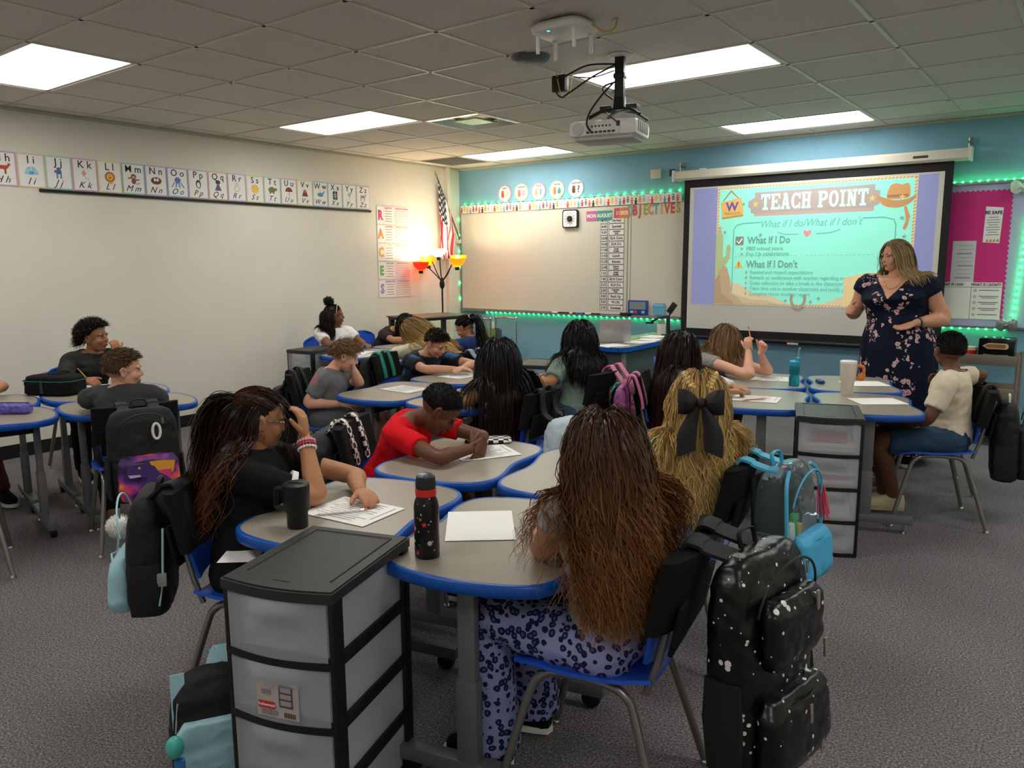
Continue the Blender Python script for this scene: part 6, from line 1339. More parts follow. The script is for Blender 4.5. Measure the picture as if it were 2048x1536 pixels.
# ---- the teacher, standing
m_dress = mat('navy_floral_dress', '10172b', .8, spec=.2); N, L, I = nodes(m_dress); tc = N.new('ShaderNodeTexCoord')
def spots(scale, thr, thr2, c_, prev, warp=.02, ws=9.):
    nz = N.new('ShaderNodeTexNoise'); nz.inputs['Scale'].default_value = ws; va = N.new('ShaderNodeVectorMath'); va.operation = 'MULTIPLY_ADD'; va.inputs[1].default_value = (warp,)*3
    L.new(tc.outputs['Object'], nz.inputs['Vector']); L.new(nz.outputs['Color'], va.inputs[0]); L.new(tc.outputs['Object'], va.inputs[2])
    v = N.new('ShaderNodeTexVoronoi'); v.inputs['Scale'].default_value = scale; L.new(va.outputs[0], v.inputs['Vector'])
    n_ = N.new('ShaderNodeTexNoise'); n_.inputs['Scale'].default_value = 5.5; L.new(tc.outputs['Object'], n_.inputs['Vector'])      # cluster mask
    a = N.new('ShaderNodeMath'); a.operation = 'LESS_THAN'; a.inputs[1].default_value = thr; L.new(v.outputs['Distance'], a.inputs[0])
    b = N.new('ShaderNodeMath'); b.operation = 'GREATER_THAN'; b.inputs[1].default_value = thr2; L.new(n_.outputs['Fac'], b.inputs[0])
    m = N.new('ShaderNodeMath'); m.operation = 'MULTIPLY'; L.new(a.outputs[0], m.inputs[0]); L.new(b.outputs[0], m.inputs[1])
    x = N.new('ShaderNodeMixRGB'); L.new(m.outputs[0], x.inputs[0]); x.inputs[2].default_value = (*lin(c_), 1)
    if prev is None: x.inputs[1].default_value = (*lin('10172b'), 1)
    else: L.new(prev.outputs[0], x.inputs[1])
    return x
x1 = spots(24, .40, .53, 'd9b3ad', None, .03, 22); x2 = spots(24, .16, .53, 'b0567c', x1, .03, 22); x3 = spots(46, .3, .6, '8f4d7a', x2); x4 = spots(60, .26, .58, 'c9c4c0', x3)
L.new(x4.outputs[0], I['Base Color'])
TX, TY = 5.64, -1.5
r, Hm, col = figure('person standing in navy floral dress, gesturing with both hands', (TX+.02, TY, .92), (TX-.02, TY, 1.40), (TX-.035, TY-.015, 1.555), 268, 266, 226, 4,
    arms={1: ((5.325, -1.44, 1.13), (5.345, -1.64, 1.135), (-.0, -.9, .3), (.9, 0, -.2), 1.0), -1: ((5.95, -1.46, 1.10), (5.80, -1.68, 1.075), (-.8, -.35, -.35), (.1, -.3, 1), .3)},
    legs={1: ((TX-.08, TY-.01, .5), (TX-.09, TY, .09), 250), -1: ((TX+.12, TY-.01, .5), (TX+.14, TY-.03, .09), 280)}, s=1.18, g=1.32, hs=.885, skin=sk_light, shirt=m_dress, sleeve=.26, shoe=cloth('black_shoe', '17171a'), near=True, face=True, lip=lip1, brow=br_fair, bust=1.2, group=None, wr=.003, neckw=.95, shoulders=.145)
sk = MB(); secs = []
for i in range(15):
    t = i/14; z = 1.15-1.06*t; a = .195+.05*min(1, t/.2)+.065*t; secs.append(((.0+.02*t, .0, z), a, a*.82, Vector((1, 0, 0)), Vector((0, 1, 0))))
vv = []; n_ = 64
for i, (c, a, b, A_, B_) in enumerate(secs):
    for k in range(n_):
        th = 2*PI*k/n_; rp_ = 1+.05*(i/14)*math.sin(th*9+i*.12)+.02*math.sin(th*17+1); vv.append((c[0]+a*rp_*math.cos(th), c[1]+b*rp_*math.sin(th), c[2]))
ff = [(i*n_+k, i*n_+(k+1) % n_, (i+1)*n_+(k+1) % n_, (i+1)*n_+k) for i in range(14) for k in range(n_)][:]
ff = [tuple(reversed(f)) for f in ff]; sk.add(vv, ff+[tuple(range(n_))]); sk.build('skirt', m_dress, r, True, 180)
dr_ = [c for c in r.children if c.name.startswith('shirt')][0]; dr_.name = 'dress_bodice'; dr_.data.materials.append(sk_light); cx_ = -.045
for p_ in dr_.data.polygons:
    c_ = p_.center
    if c_.y < -.02 and c_.z > 1.245+abs(c_.x-cx_)*1.35: p_.material_index = 1
nc_ = MB(); nc_.tube(catmull([(-.115, -.07, 1.40), (-.085, -.14, 1.345), (-.04, -.168, 1.315), (.005, -.145, 1.345), (.045, -.08, 1.40)], 4, False), .002, 6); nc_.build('necklace', mat('gold', 'd2a94c', .2, metal=1.), r)
wr_ = Vector((5.80-TX-.02, -1.68-TY, 1.075)); wd = (Vector((5.80, -1.68, 1.075))-Vector((5.95, -1.46, 1.10))).normalized(); q = wd.to_track_quat('Z', 'Y').to_matrix().to_4x4()
b = MB(); b.M = Matrix.Translation(wr_-wd*.03) @ q; b.lathe([(.034, -.008), (.036, 0), (.034, .008)], 20, caps=False); b.build('watch_band', m_black, r)
b = MB(); b.M = Matrix.Translation(wr_-wd*.05) @ q; b.lathe([(.036, -.003), (.038, 0), (.036, .003)], 20, caps=False); b.build('bracelet', m_chrome, r)
fw = np.array(Hm)[:3, :3]; col.append((np.array(Hm @ Vector((0, .085, -.055))), np.array((.088, .09, .115))*1.04, fw/np.linalg.norm(fw[:, 0]))); bk = -np.array(Hm)[:3, 1]; bk = bk/np.linalg.norm(bk)*.22
h = Hair(Hm, col, '8f7753', 'bda176', .2); h.cap(r, infl=1.03); h.fall(2600, .29, .0017, 12, part=-.03, wave=.004, vol=.014, back=1.3, clumps=50, drift=(bk[0], bk[1], 0)); h.build(r)
# ================================================================== papers, cups and other small things
PZ = DH+.0015
def paper(x, y, ang, label, lines=True, w=.279, h=.216, z=PZ):
    o = thing('paper_sheet', label, 'paper', (x, y, z), math.radians(ang), 'sheets of paper on desks')
    rows = [[(-w/2+w*i/6, -h/2+h*j/4, .0006+.0012*math.sin(i*1.1)*math.sin(j)) for i in range(7)] for j in range(5)]
    MB().patch(rows, thick=-.0006).build('sheet', m_paper, o)
    if lines:
        t = MB()
        for k in range(11): t.box((-.02+.01*(k % 3), .085-k*.0165, .0024), (.2-.025*(k % 4), .0022, .0004))
        t.box((.115, .02, .0024), (.0022, .13, .0004)); t.build('printed_lines', C('8f8f93'), o, False)
    return o
paper(5.32, -6.075, 129.6, 'blank white paper beside the black printed bottle', False)
paper(4.875, -6.218, 6, 'white worksheet beside the black travel mug, pencil on it')
paper(4.72, -5.32, 61, 'white worksheet in front of the person in red')
paper(3.18, -4.262, -2, 'white worksheet in front of the person in grey')
paper(3.075, -3.57, 88, 'white worksheet under the arms of person in blue and black')
paper(5.22, -3.285, 10, 'white worksheet under the orange pencil')
paper(5.02, -2.42, 15, 'white worksheet below the person holding up a pencil')
paper(5.843, -2.958, 36, 'blank white paper between tumbler and the person in cream', False)
paper(5.615, -2.29, 35, 'blank white paper on the desk nearest the projection screen', False)
paper(1.33, -5.45, 60, 'white notebook paper under the pencil of the person in charcoal')
paper(3.70, -3.505, -20, 'white paper in front of the person in sage green')
paper(1.25, -2.98, 20, 'white worksheet in front of the person in white'); paper(1.5, -3.1, 60, 'second white sheet between the person in white and the person in cream bent over'); paper(1.3, -2.16, 10, 'white paper under the person bent low')
paper(4.72, -6.56, 40, 'white paper on the lap edge of the person with hoop earrings', False, .12, .1, .60)
def pencil(a, b, col, label, group='pencils'):
    a, b = Vector(a), Vector(b); d = b-a; L_ = d.length; o = thing('pencil', label, 'pencil', a, 0, group); q = d.to_track_quat('Z', 'Y').to_matrix().to_4x4()
    for nm, z0, z1, r0, r1, m in (('wood_tip', 0, .018, .0008, .0038, C('d8b98c')), ('barrel', .018, L_-.022, .0038, .0038, C(col, .4)), ('ferrule', L_-.022, L_-.012, .0039, .0039, m_chrome), ('eraser', L_-.012, L_, .0036, .0034, C('d98c8c'))):
        mb = MB(); mb.M = q; mb.tube([(0, 0, z0), (0, 0, z1)], [r0, r1], 6); mb.build(nm, m, o)
pencil((4.82, -6.34, DH+.008), (4.915, -6.19, DH+.008), 'd9d4cf', 'pale pencil lying on the worksheet by travel mug')
pencil((5.185, -3.42, DH+.008), (5.285, -3.275, DH+.008), 'c9703c', 'orange pencil lying on a worksheet')
pencil((4.905, -2.50, .90), (4.845, -2.44, 1.065), 'e09a3a', 'yellow pencil held up by the person in grey')
pencil((1.40, -5.47, .70), (1.335, -5.545, .835), 'e09a3a', 'yellow pencil in the charcoal shirted person\'s hand')
pencil((1.2, -2.1, .70), (1.16, -2.14, .83), 'e2d2a0', 'pencil in the hand of the person bent low')

# ---- black travel mug
o = thing('travel_mug', 'matte black travel mug with side handle', 'mug', (4.85, -6.43, DH), math.radians(200)); m_matte = mat('matte_black', '131416', .45)
MB().lathe([(0, 0), (.031, 0), (.033, .004), (.034, .05), (.042, .062), (.0425, .135), (.0, .135)], 28, caps=False).build('cup_body', m_matte, o)
MB().lathe([(.043, .13), (.0435, .143), (.038, .147), (0, .147)], 28, caps=False).build('lid', m_black, o); MB().box((0, .0, .148), (.05, .012, .004), .001).build('slider', m_cartf, o)
MB().tube(catmull([(.041, 0, .125), (.075, 0, .122), (.078, 0, .09), (.076, 0, .06), (.04, 0, .062)], 5, False), .0075, 8).build('handle', m_matte, o)
# ---- printed bottle
m_space = mat('bottle_print', '121318', .3, spec=.5); N, L, I = nodes(m_space); tc = N.new('ShaderNodeTexCoord'); vo = N.new('ShaderNodeTexVoronoi'); vo.inputs['Scale'].default_value = 55; rp = N.new('ShaderNodeValToRGB'); rp.color_ramp.interpolation = 'CONSTANT'
rp.color_ramp.elements[0].color = (*lin('b9b9bd'), 1); rp.color_ramp.elements[1].position = .14; rp.color_ramp.elements[1].color = (*lin('14151a'), 1); L.new(tc.outputs['Object'], vo.inputs['Vector']); L.new(vo.outputs['Distance'], rp.inputs['Fac']); L.new(rp.outputs['Color'], I['Base Color'])
def bottle(loc, label, prof, body, lid, name='water_bottle', extra=None, group=None):
    o = thing(name, label, 'bottle', loc, 0, group); MB().lathe(prof, 28, caps=True).build('bottle_body', body, o); return o
o = bottle((5.36, -6.365, DH), 'tall black water bottle with space print and red ring', [(.034, 0), (.0365, .004), (.0365, .15), (.033, .168), (.028, .178), (.027, .185)], m_space, None)
MB().lathe([(.030, .183), (.0305, .203), (.028, .204)], 24, caps=False).build('ring', C('d9302a', .4), o); MB().lathe([(.0285, .2), (.030, .215), (.027, .238), (.016, .247), (0, .248)], 24, caps=False).build('cap', m_cart, o)
MB().box((0, -.012, .238), (.022, .024, .022), .006).build('flip_button', C('8fb0b4', .4), o)
for k, (a, z, r_, c_) in enumerate(((-1.3, .12, .006, 'e2583c'), (-1.0, .105, .009, 'd8443a'), (-.6, .05, .007, 'c9c9c9'), (-1.9, .09, .006, 'd86a5a'), (-1.6, .02, .005, 'b9403a'), (-2.1, .05, .005, 'e0dcd8'))):
    M_ = Matrix.Translation((.0368*math.cos(a), .0368*math.sin(a), z)) @ Matrix.Rotation(a+PI/2, 4, 'Z') @ Matrix.Rotation(PI/2, 4, 'X'); MB().prism(star(r_) if k < 2 else ell(r_, r_, 10), -.0005, .0008, M_).build('print_motif', C(c_), o, False)
# ---- cream tumbler with orange handle
o = thing('tumbler', 'cream insulated tumbler with orange handle', 'tumbler', (5.63, -2.80, DH), math.radians(20))
MB().lathe([(0, 0), (.035, 0), (.037, .005), (.039, .08), (.046, .092), (.05, .205), (0, .205)], 28, caps=False).build('cup_body', mat('cream_enamel', 'd9d0bf', .35), o); MB().lathe([(.051, .2), (.051, .212), (.046, .216), (0, .216)], 28, caps=False).build('lid', m_whitep, o)
MB().tube(catmull([(.047, 0, .185), (.085, 0, .18), (.09, 0, .14), (.085, 0, .1), (.045, 0, .105)], 5, False), .0095, 8).build('handle', C('d9822f', .4), o); MB().box((.07, -.012, .118), (.03, .015, .035), .006).build('handle_pad', C('d9822f', .4), o)
# ---- teal bottle with straw
m_teal = mat('teal_clear', '2aa3b4', .12, trans=.75, ior=1.3)
o = bottle((5.25, -2.64, DH), 'clear teal water bottle with a straw', [(.032, 0), (.034, .005), (.034, .055), (.029, .075), (.034, .095), (.034, .13), (.03, .14)], m_teal, None)
MB().lathe([(.034, .135), (.036, .14), (.036, .165), (.03, .172), (0, .172)], 24, caps=False).build('cap', mat('teal_cap', '2f9fbd', .35), o); MB().box((.02, 0, .18), (.03, .03, .03), .006).build('spout', mat('teal_cap', '2f9fbd', .35), o)
MB().tube(catmull([(.02, 0, .18), (.022, 0, .25), (.028, 0, .262), (.03, 0, .25)], 4, False), .0028, 6).build('straw', C('9fd0e0', .3), o); MB().tube(catmull([(-.036, 0, .15), (-.05, 0, .165), (-.036, 0, .172)], 4, False), .004, 6).build('loop', mat('teal_cap', '2f9fbd', .35), o)
# dark blue glasses case
o = thing('glasses_case', 'small dark blue case lying between the desks near tumbler', 'case', (5.36, -2.42, DH+.012), math.radians(120)); MB().loft([((-.05, 0, 0), .012, .01, (0, 1, 0), (0, 0, 1)), ((-.04, 0, 0), .022, .014, (0, 1, 0), (0, 0, 1)), ((.04, 0, 0), .022, .014, (0, 1, 0), (0, 0, 1)), ((.05, 0, 0), .012, .01, (0, 1, 0), (0, 0, 1))], 14, 3).build('shell', C('1c3c80', .4), o); MB().box((0, 0, .0), (.085, .046, .003), .001).build('seam', m_black, o)
# ---- tall blue bottle
o = bottle((1.62, -5.31, DH), 'tall dark blue bottle with black carry cap', [(.036, 0), (.038, .004), (.038, .19), (.033, .2), (.03, .206)], mat('blue_galaxy', '1b2c6e', .35, noise_s=40, col2='0f1740'), None)
MB().lathe([(.034, .2), (.036, .205), (.036, .235), (.025, .245), (0, .245)], 20, caps=False).build('cap', m_black, o); MB().tube(catmull([(.034, 0, .235), (.06, 0, .225), (.062, 0, .19), (.045, 0, .175)], 4, False), .006, 8).build('strap', m_black, o); MB().box((0, 0, .255), (.025, .018, .025), .005).build('spout', m_black, o)
# ---- lunch bag
o = thing('lunch_bag', 'black soft lunch bag with teal zipper trim', 'bag', (1.40, -5.72, DH), math.radians(28))
mb = MB(); mb.loft([((0, 0, .0), .165, .1, (1, 0, 0), (0, 1, 0)), ((0, 0, .012), .18, .112, (1, 0, 0), (0, 1, 0)), ((0, 0, .085), .178, .11, (1, 0, 0), (0, 1, 0)), ((0, 0, .12), .165, .1, (1, 0, 0), (0, 1, 0)), ((0, 0, .13), .13, .075, (1, 0, 0), (0, 1, 0))], 32, 4); obj('bag_body', fuse(mb, .006, 2, .003, 18), m_fab, o, True, 180)
MB().tube([(.183*math.copysign(abs(math.cos(a))**.5, math.cos(a)), .114*math.copysign(abs(math.sin(a))**.5, math.sin(a)), .095) for a in [2*PI*k/40 for k in range(40)]], .0035, 6, closed=True).build('zipper', C('1f5a66'), o)
MB().patch([[(-.02, -.115-.002*math.sin(k), .02+.02*k), (.0, -.117, .02+.02*k)] for k in range(5)], thick=.003).build('seam_tape', C('1f4650'), o); MB().box((-.18, -.03, .08), (.02, .02, .012), .003).build('zip_pull', m_chrome, o)
MB().patch([[(-.08+.02*k, .02*s_, .135+.012*math.sin(PI*k/8)) for s_ in (-.6, .6)] for k in range(9)], thick=.003).build('handle', m_fab, o)
# ---- purple pencil case
o = thing('pencil_case', 'purple blue zip pencil case on the desk edge', 'pencil case', (1.93, -6.17, DH), math.radians(35)); mb = MB(); mb.loft([((-.1, 0, .03), .03, .022, (0, 1, 0), (0, 0, 1)), ((-.085, 0, .03), .042, .03, (0, 1, 0), (0, 0, 1)), ((.085, 0, .03), .042, .03, (0, 1, 0), (0, 0, 1)), ((.1, 0, .03), .03, .022, (0, 1, 0), (0, 0, 1))], 20, 3.5)
obj('pouch', fuse(mb, .005, 2, .003, 25), mat('purple_holo', '4a45a0', .3, noise_s=60, col2='7f6fd0'), o, True, 180); MB().tube([(-.095, 0, .062), (0, 0, .063), (.095, 0, .062)], .003, 6).build('zipper', C('3a3a7a'), o)
# ---- checkered pouch
m_chk = mat('checker_cloth', 'ffffff', .8); N, L, I = nodes(m_chk); tc = N.new('ShaderNodeTexCoord'); ck_ = N.new('ShaderNodeTexChecker'); ck_.inputs['Scale'].default_value = 42; ck_.inputs['Color1'].default_value = (*lin('121213'), 1); ck_.inputs['Color2'].default_value = (*lin('e6e2dc'), 1); L.new(tc.outputs['Object'], ck_.inputs['Vector']); L.new(ck_.outputs['Color'], I['Base Color'])
o = thing('checkered_pouch', 'black and white checkered pencil pouch on the desk', 'pouch', (4.60, -5.14, DH+.001), math.radians(40)); MB().loft([((0, 0, .002), .105, .05, (1, 0, 0), (0, 1, 0)), ((0, 0, .008), .112, .056, (1, 0, 0), (0, 1, 0)), ((0, 0, .016), .108, .052, (1, 0, 0), (0, 1, 0)), ((0, 0, .02), .09, .04, (1, 0, 0), (0, 1, 0))], 28, 5).build('pouch', m_chk, o); MB().tube([(-.1, .035, .021), (.1, .035, .021)], .003, 6).build('zipper', m_black, o)
# ---- on the teacher desk
TZ = .76
o = thing('laptop', 'open silver laptop on the teacher desk', 'laptop', (3.17, -1.42, TZ), math.radians(40)); m_silver = mat('silver_case', 'b9b9b7', .35, metal=.5)
MB().box((0, .11, .009), (.31, .215, .014), .004).build('base', m_silver, o); MB().box((0, .0, 0), (.31, .008, .215), .003, M=TR((0, -.012, .118), 0, .12)).build('screen_lid', m_silver, o); MB().prism(ell(.016, .016, 16), 0, .0008, TR((0, -.018, .128), 0, PI/2+.12)).build('lid_emblem', C('a5a5a5', .3), o); MB().box((0, .1, .017), (.27, .1, .002)).build('keyboard', m_black, o)
for k, (x, y, a, c_, lb) in enumerate(((3.36, -1.27, 80, 'efeeea', 'white papers fanned out beside the laptop'), (3.34, -1.06, 100, 'e6e7e0', 'pale sheet on the teacher desk near document camera'), (3.27, -.80, 85, 'cfd6c4', 'green tinted folder on the teacher desk'), (3.30, -1.70, 70, 'f0efec', 'white papers at the teacher desk corner'))):
    o = thing('desk_paper', lb, 'paper', (x, y, TZ), math.radians(a)); MB().box((0, 0, .004 if k != 2 else .008), (.26, .2, .006 if k != 2 else .015), .002).build('sheets', C(c_), o); MB().box((.0, .0, .0075 if k != 2 else .016), (.25, .19, .001), M=rotz(.08)).build('top_sheet', m_paper, o, False)
o = thing('pencil_cup', 'white cup of coloured pencils on the teacher desk', 'pencil cup', (3.19, -.47, TZ)); MB().lathe([(0, 0), (.042, 0), (.045, .12), (.042, .12), (.04, .005), (0, .005)], 20, caps=False).build('cup', m_whitep, o)
for k in range(9): MB().tube([(.02*math.cos(k*.7), .02*math.sin(k*.7), .01), (.034*math.cos(k*.7), .034*math.sin(k*.7), .15+.012*(k % 3))], .004, 6).build('pencil', C(['d8503c', 'e2a03c', '5aa06a', 'd86a4c', '3c6ab0', 'e0c04c', 'c04a4a', '8a5aa0', 'd8704a'][k]), o)
o = thing('document_camera', 'black folding document camera standing on the teacher desk', 'document camera', (3.3, -.52, TZ)); MB().box((0, 0, .009), (.13, .1, .018), .006).build('base', m_black, o); MB().box((0, 0, .11), (.032, .03, .2), .006, M=Matrix.Rotation(-.06, 4, 'Y')).build('column', m_black, o)
MB().tube([(-.012, 0, .205), (-.12, .0, .185), (-.2, -.0, .14)], .012, 8).build('arm', m_black, o); MB().box((-.22, 0, .128), (.08, .035, .02), .006, M=Matrix()).build('arm_tip', m_black, o); MB().box((0, 0, 0), (.06, .03, .12), .008, M=TR((.03, 0, .29), 0, 0, .62)).build('camera_head', m_black, o)
MB().tube([(0, 0, .205), (.015, 0, .245)], .008, 8).build('neck', m_black, o)
# ---- things leaning on the whiteboard tray
o = wallobj('scoreboard', 'blue framed flip device with red button on whiteboard tray', 'device', WB, 2.685, 1.015, .032); MB().box((0, 0, .012), (.25, .16, .024), .006).build('frame', C('1c4a9c', .4), o); MB().box((0, .02, .0245), (.2, .085, .003)).build('screen', C('8b9296', .4), o)
for k, c_ in enumerate(('9cc7e2', 'd04a4a', '2f3f86', '9cc7e2')): MB().box((-.072+.048*k, -.052, .0255), (.04 if k != 2 else .02, .028, .004), .001).build('button', C(c_, .4), o)
o = wallobj('note_holder', 'light blue paper holder on whiteboard tray', 'holder', WB, 2.945, 1.01, .03); MB().prism([(-.07, -.07), (.07, -.07), (.075, .03), (.06, .06), (-.05, .06), (-.075, .03)], 0, .018).build('pocket', C('6db2d6'), o); MB().box((0, .035, .02), (.11, .03, .004)).build('note', C('8cc6e4'), o)
# ---- on the shelf cart
SZ = .706
o = thing('storage_box', 'black box with a pencil emblem on the shelf cart', 'box', (6.21, -.36, SZ)); bx_ = MB().box((0, 0, .09), (.26, .2, .18), .02).build('box_body', mat('gloss_black', '0d0d0f', .2), o)
M_ = TR((0, -.1015, .115), 0, PI/2); MB().prism([(-.1, 0), (-.06, .024), (.07, .024), (.085, .012), (.085, -.012), (.07, -.024), (-.06, -.024)], 0, .002, M_).build('emblem_outline', C('d9cfc0'), o, False); MB().prism([(-.085, 0), (-.055, .016), (.065, .016), (.065, -.016), (-.055, -.016)], .002, .0035, M_).build('emblem_pencil', C('a8742f'), o, False)
MB().tube([(-.09, -.102, .045), (0, -.108, .04), (.09, -.102, .045)], .005, 8).build('handle', m_chrome, o)
o = thing('crayon_cup', 'red and cream cup on the shelf cart', 'cup', (6.03, -.4, SZ)); MB().lathe([(0, 0), (.035, 0), (.042, .07), (.04, .07)], 20, caps=False).build('cup_body', C('c8283a', .4), o); MB().lathe([(.042, .07), (.044, .095), (.03, .1), (0, .1)], 20, caps=False).build('cup_top', C('e0cfae', .5), o)
# ================================================================== backpacks hanging on chairs
m_zip = mat('zipper_metal', 'b9b2a0', .3, metal=.8)
def pack(chair_key, label, main, pocket, strap, w=.3, h=.42, d=.15, top=.77, tilt=0., dx=0., dy=0., back=None, trim=None, strap_w=.055, sag=0., group='backpacks hung on chairs', pocket_h=.42, straps=True, extra=None, outer=False, yaw=0.):
    """chair local frame: hangs behind the chair back, local -y is away from the sitter"""
    x, y, a = CH[chair_key]; rz = math.radians(a-90); o = thing('backpack', label, 'backpack', (x, y, 0), rz, group)
    yv = math.radians(yaw); M = Matrix.Translation((dx, -.288-d/2-.8*w/2*abs(math.sin(yv))+dy, top)) @ Matrix.Rotation(math.radians(yaw), 4, 'Z') @ Matrix.Rotation(tilt, 4, 'X') @ Matrix.Rotation(sag, 4, 'Y')
    mb = MB(); mb.M = M; S = [(0, .62, .35), (-.02, .82, .6), (-.07, .96, .85), (-.16, 1, .98), (-.6*h, 1.02, 1.05), (-.88*h, 1., 1.02), (-.97*h, .92, .9), (-h, .75, .7)]
    mb.loft([((0, 0, z), w/2*a_, d/2*b_, (1, 0, 0), (0, 1, 0)) for z, a_, b_ in S], 28, 3.6); obj('main_body', fuse(mb, .0105, 2, .004, 13, len(label)), main, o, True, 180)
    fp = MB(); fp.M = M; ph = h*pocket_h; fp.loft([((0, -d/2-.012, -h+ph), w*.36, .02, (1, 0, 0), (0, 1, 0)), ((0, -d/2-.02, -h+ph*.85), w*.42, .035, (1, 0, 0), (0, 1, 0)), ((0, -d/2-.022, -h+ph*.3), w*.43, .04, (1, 0, 0), (0, 1, 0)), ((0, -d/2-.01, -h+.02), w*.38, .03, (1, 0, 0), (0, 1, 0))], 24, 4)
    fpo = obj('front_pocket', fuse(fp, .0095, 2, .003, 15, 3), pocket, o, True, 180)
    z = MB(); z.M = M; z.tube([(w*.4*math.cos(t), -d/2-.004-.02*math.sin(t), -.10+.085*math.sin(t)-.03*(1-math.sin(t))) for t in [PI*k/14 for k in range(15)]], .0035, 6); z.build('zipper', trim or m_black, o)
    z = MB(); z.M = M; z.tube([(-w*.38, -d/2-.03, -h+ph*.86), (0, -d/2-.06, -h+ph*.93), (w*.38, -d/2-.03, -h+ph*.86)], .0032, 6); z.build('zipper', trim or m_black, o)
    for xx, zz in ((w*.25, -.04), (-w*.2, -h+ph*.8)):
        z = MB(); z.M = M; z.box((xx, -d/2-.035 if zz < -.2 else -d/2-.012, zz-.02), (.009, .004, .034), .001); z.build('zip_pull', m_zip, o)
    if straps:
        for s in (-1, 1):                     # shoulder straps loop forward over the chair back
            st = MB()
            if outer: st.M = M; P = catmull([(s*.06, -.02, -.03), (s*.062, -.02, .08), (s*.065, d/2+.01, .19), (s*.065, d/2+.035, .215), (s*.07, d/2+.085, .185), (s*.072, d/2+.105, .09)], 5, False)
            else:                          # over the top edge of the chair back, then down its front
                t0 = M @ Vector((s*.06, 0, -.02)); x0 = s*.075+dx; zt = .815
                P = catmull([t0, (x0, -.305, min(zt-.01, t0.z+.05)), (x0, -.29, zt), (x0, -.25, zt+.004), (x0, -.225, .77), (x0, -.198, .68), (x0, -.186, .61)], 5, False)
            rows = [[p+Vector((-strap_w/2, 0, 0)), p+Vector((0, .004, .002)), p+Vector((strap_w/2, 0, 0))] for p in P]; st.patch(rows, thick=.009); st.build('shoulder_strap', strap, o)
    g = MB(); g.M = M; g.tube(catmull([(-.035, d*.2, -.005), (-.03, d*.25, .035), (.03, d*.25, .035), (.035, d*.2, -.005)], 5, False), .008, 8, flat=.5); g.build('grab_handle', strap, o)
    for s in (-1, 1):
        q = MB(); q.M = M; q.loft([((s*(w/2+.002), 0, -h*.52), .008, d*.34, (1, 0, 0), (0, 1, 0)), ((s*(w/2+.006), 0, -h*.7), .014, d*.38, (1, 0, 0), (0, 1, 0)), ((s*(w/2), 0, -h*.94), .01, d*.34, (1, 0, 0), (0, 1, 0))], 16, 3); q.build('side_pocket', back or main, o)
    return o, M, d, w, h, ph
def spatter(name, base, spot, sc=38, thr=.17, rough=.3):
    m = mat(name, base, rough, spec=.5, bump=.2, bump_s=25); N, L, I = nodes(m); tc = N.new('ShaderNodeTexCoord'); v = N.new('ShaderNodeTexVoronoi'); v.inputs['Scale'].default_value = sc; nz = N.new('ShaderNodeTexNoise'); nz.inputs['Scale'].default_value = 7; L.new(tc.outputs['Object'], v.inputs['Vector']); L.new(tc.outputs['Object'], nz.inputs['Vector'])
    ml = N.new('ShaderNodeMath'); ml.operation = 'MULTIPLY'; ml.inputs[1].default_value = thr*2; L.new(nz.outputs['Fac'], ml.inputs[0]); mp = N.new('ShaderNodeMath'); mp.operation = 'POWER'; mp.inputs[1].default_value = 3.; L.new(nz.outputs['Fac'], mp.inputs[0]); m2 = N.new('ShaderNodeMath'); m2.operation = 'MULTIPLY'; m2.inputs[1].default_value = thr*7; L.new(mp.outputs[0], m2.inputs[0])
    lt = N.new('ShaderNodeMath'); lt.operation = 'LESS_THAN'; L.new(v.outputs['Distance'], lt.inputs[0]); L.new(m2.outputs[0], lt.inputs[1]); mx = N.new('ShaderNodeMixRGB'); mx.inputs[1].default_value = (*lin(base), 1); mx.inputs[2].default_value = (*lin(spot), 1); L.new(lt.outputs[0], mx.inputs[0]); L.new(mx.outputs[0], I['Base Color']); return m
m_spl = spatter('black_white_splatter', '0e0e10', 'e9e6e2'); m_blk = mat('pack_black', '131315', .7, bump=.1, bump_s=300); m_lblue = mat('pack_light_blue', 'a9d4e2', .6, bump=.08, bump_s=200)
o, M, d, w, h, ph = pack('fg', 'large black backpack splattered with white on the near chair', m_spl, m_spl, m_blk, w=.36, h=.58, d=.15, top=.80, tilt=-.06, yaw=-20, dy=.0, back=m_blk, pocket_h=.4, strap_w=.09, dx=.02)
q = MB(); q.M = M; q.loft([((.0, -d/2-.012, -.1), w*.3, .018, (1, 0, 0), (0, 1, 0)), ((.0, -d/2-.02, -.13), w*.36, .03, (1, 0, 0), (0, 1, 0)), ((.0, -d/2-.02, -.24), w*.36, .03, (1, 0, 0), (0, 1, 0)), ((.0, -d/2-.01, -.28), w*.3, .02, (1, 0, 0), (0, 1, 0))], 20, 4); obj('upper_pocket', fuse(q, .007, 2, .003, 15), m_spl, o, True, 180)
for xx, zz in ((.06, -.13), (.1, -.27), (.02, -.42), (.08, -.52)): q = MB(); q.M = M; q.box((xx, -d/2-.055, zz), (.014, .006, .05), .002); q.build('zip_pull', m_zip, o)
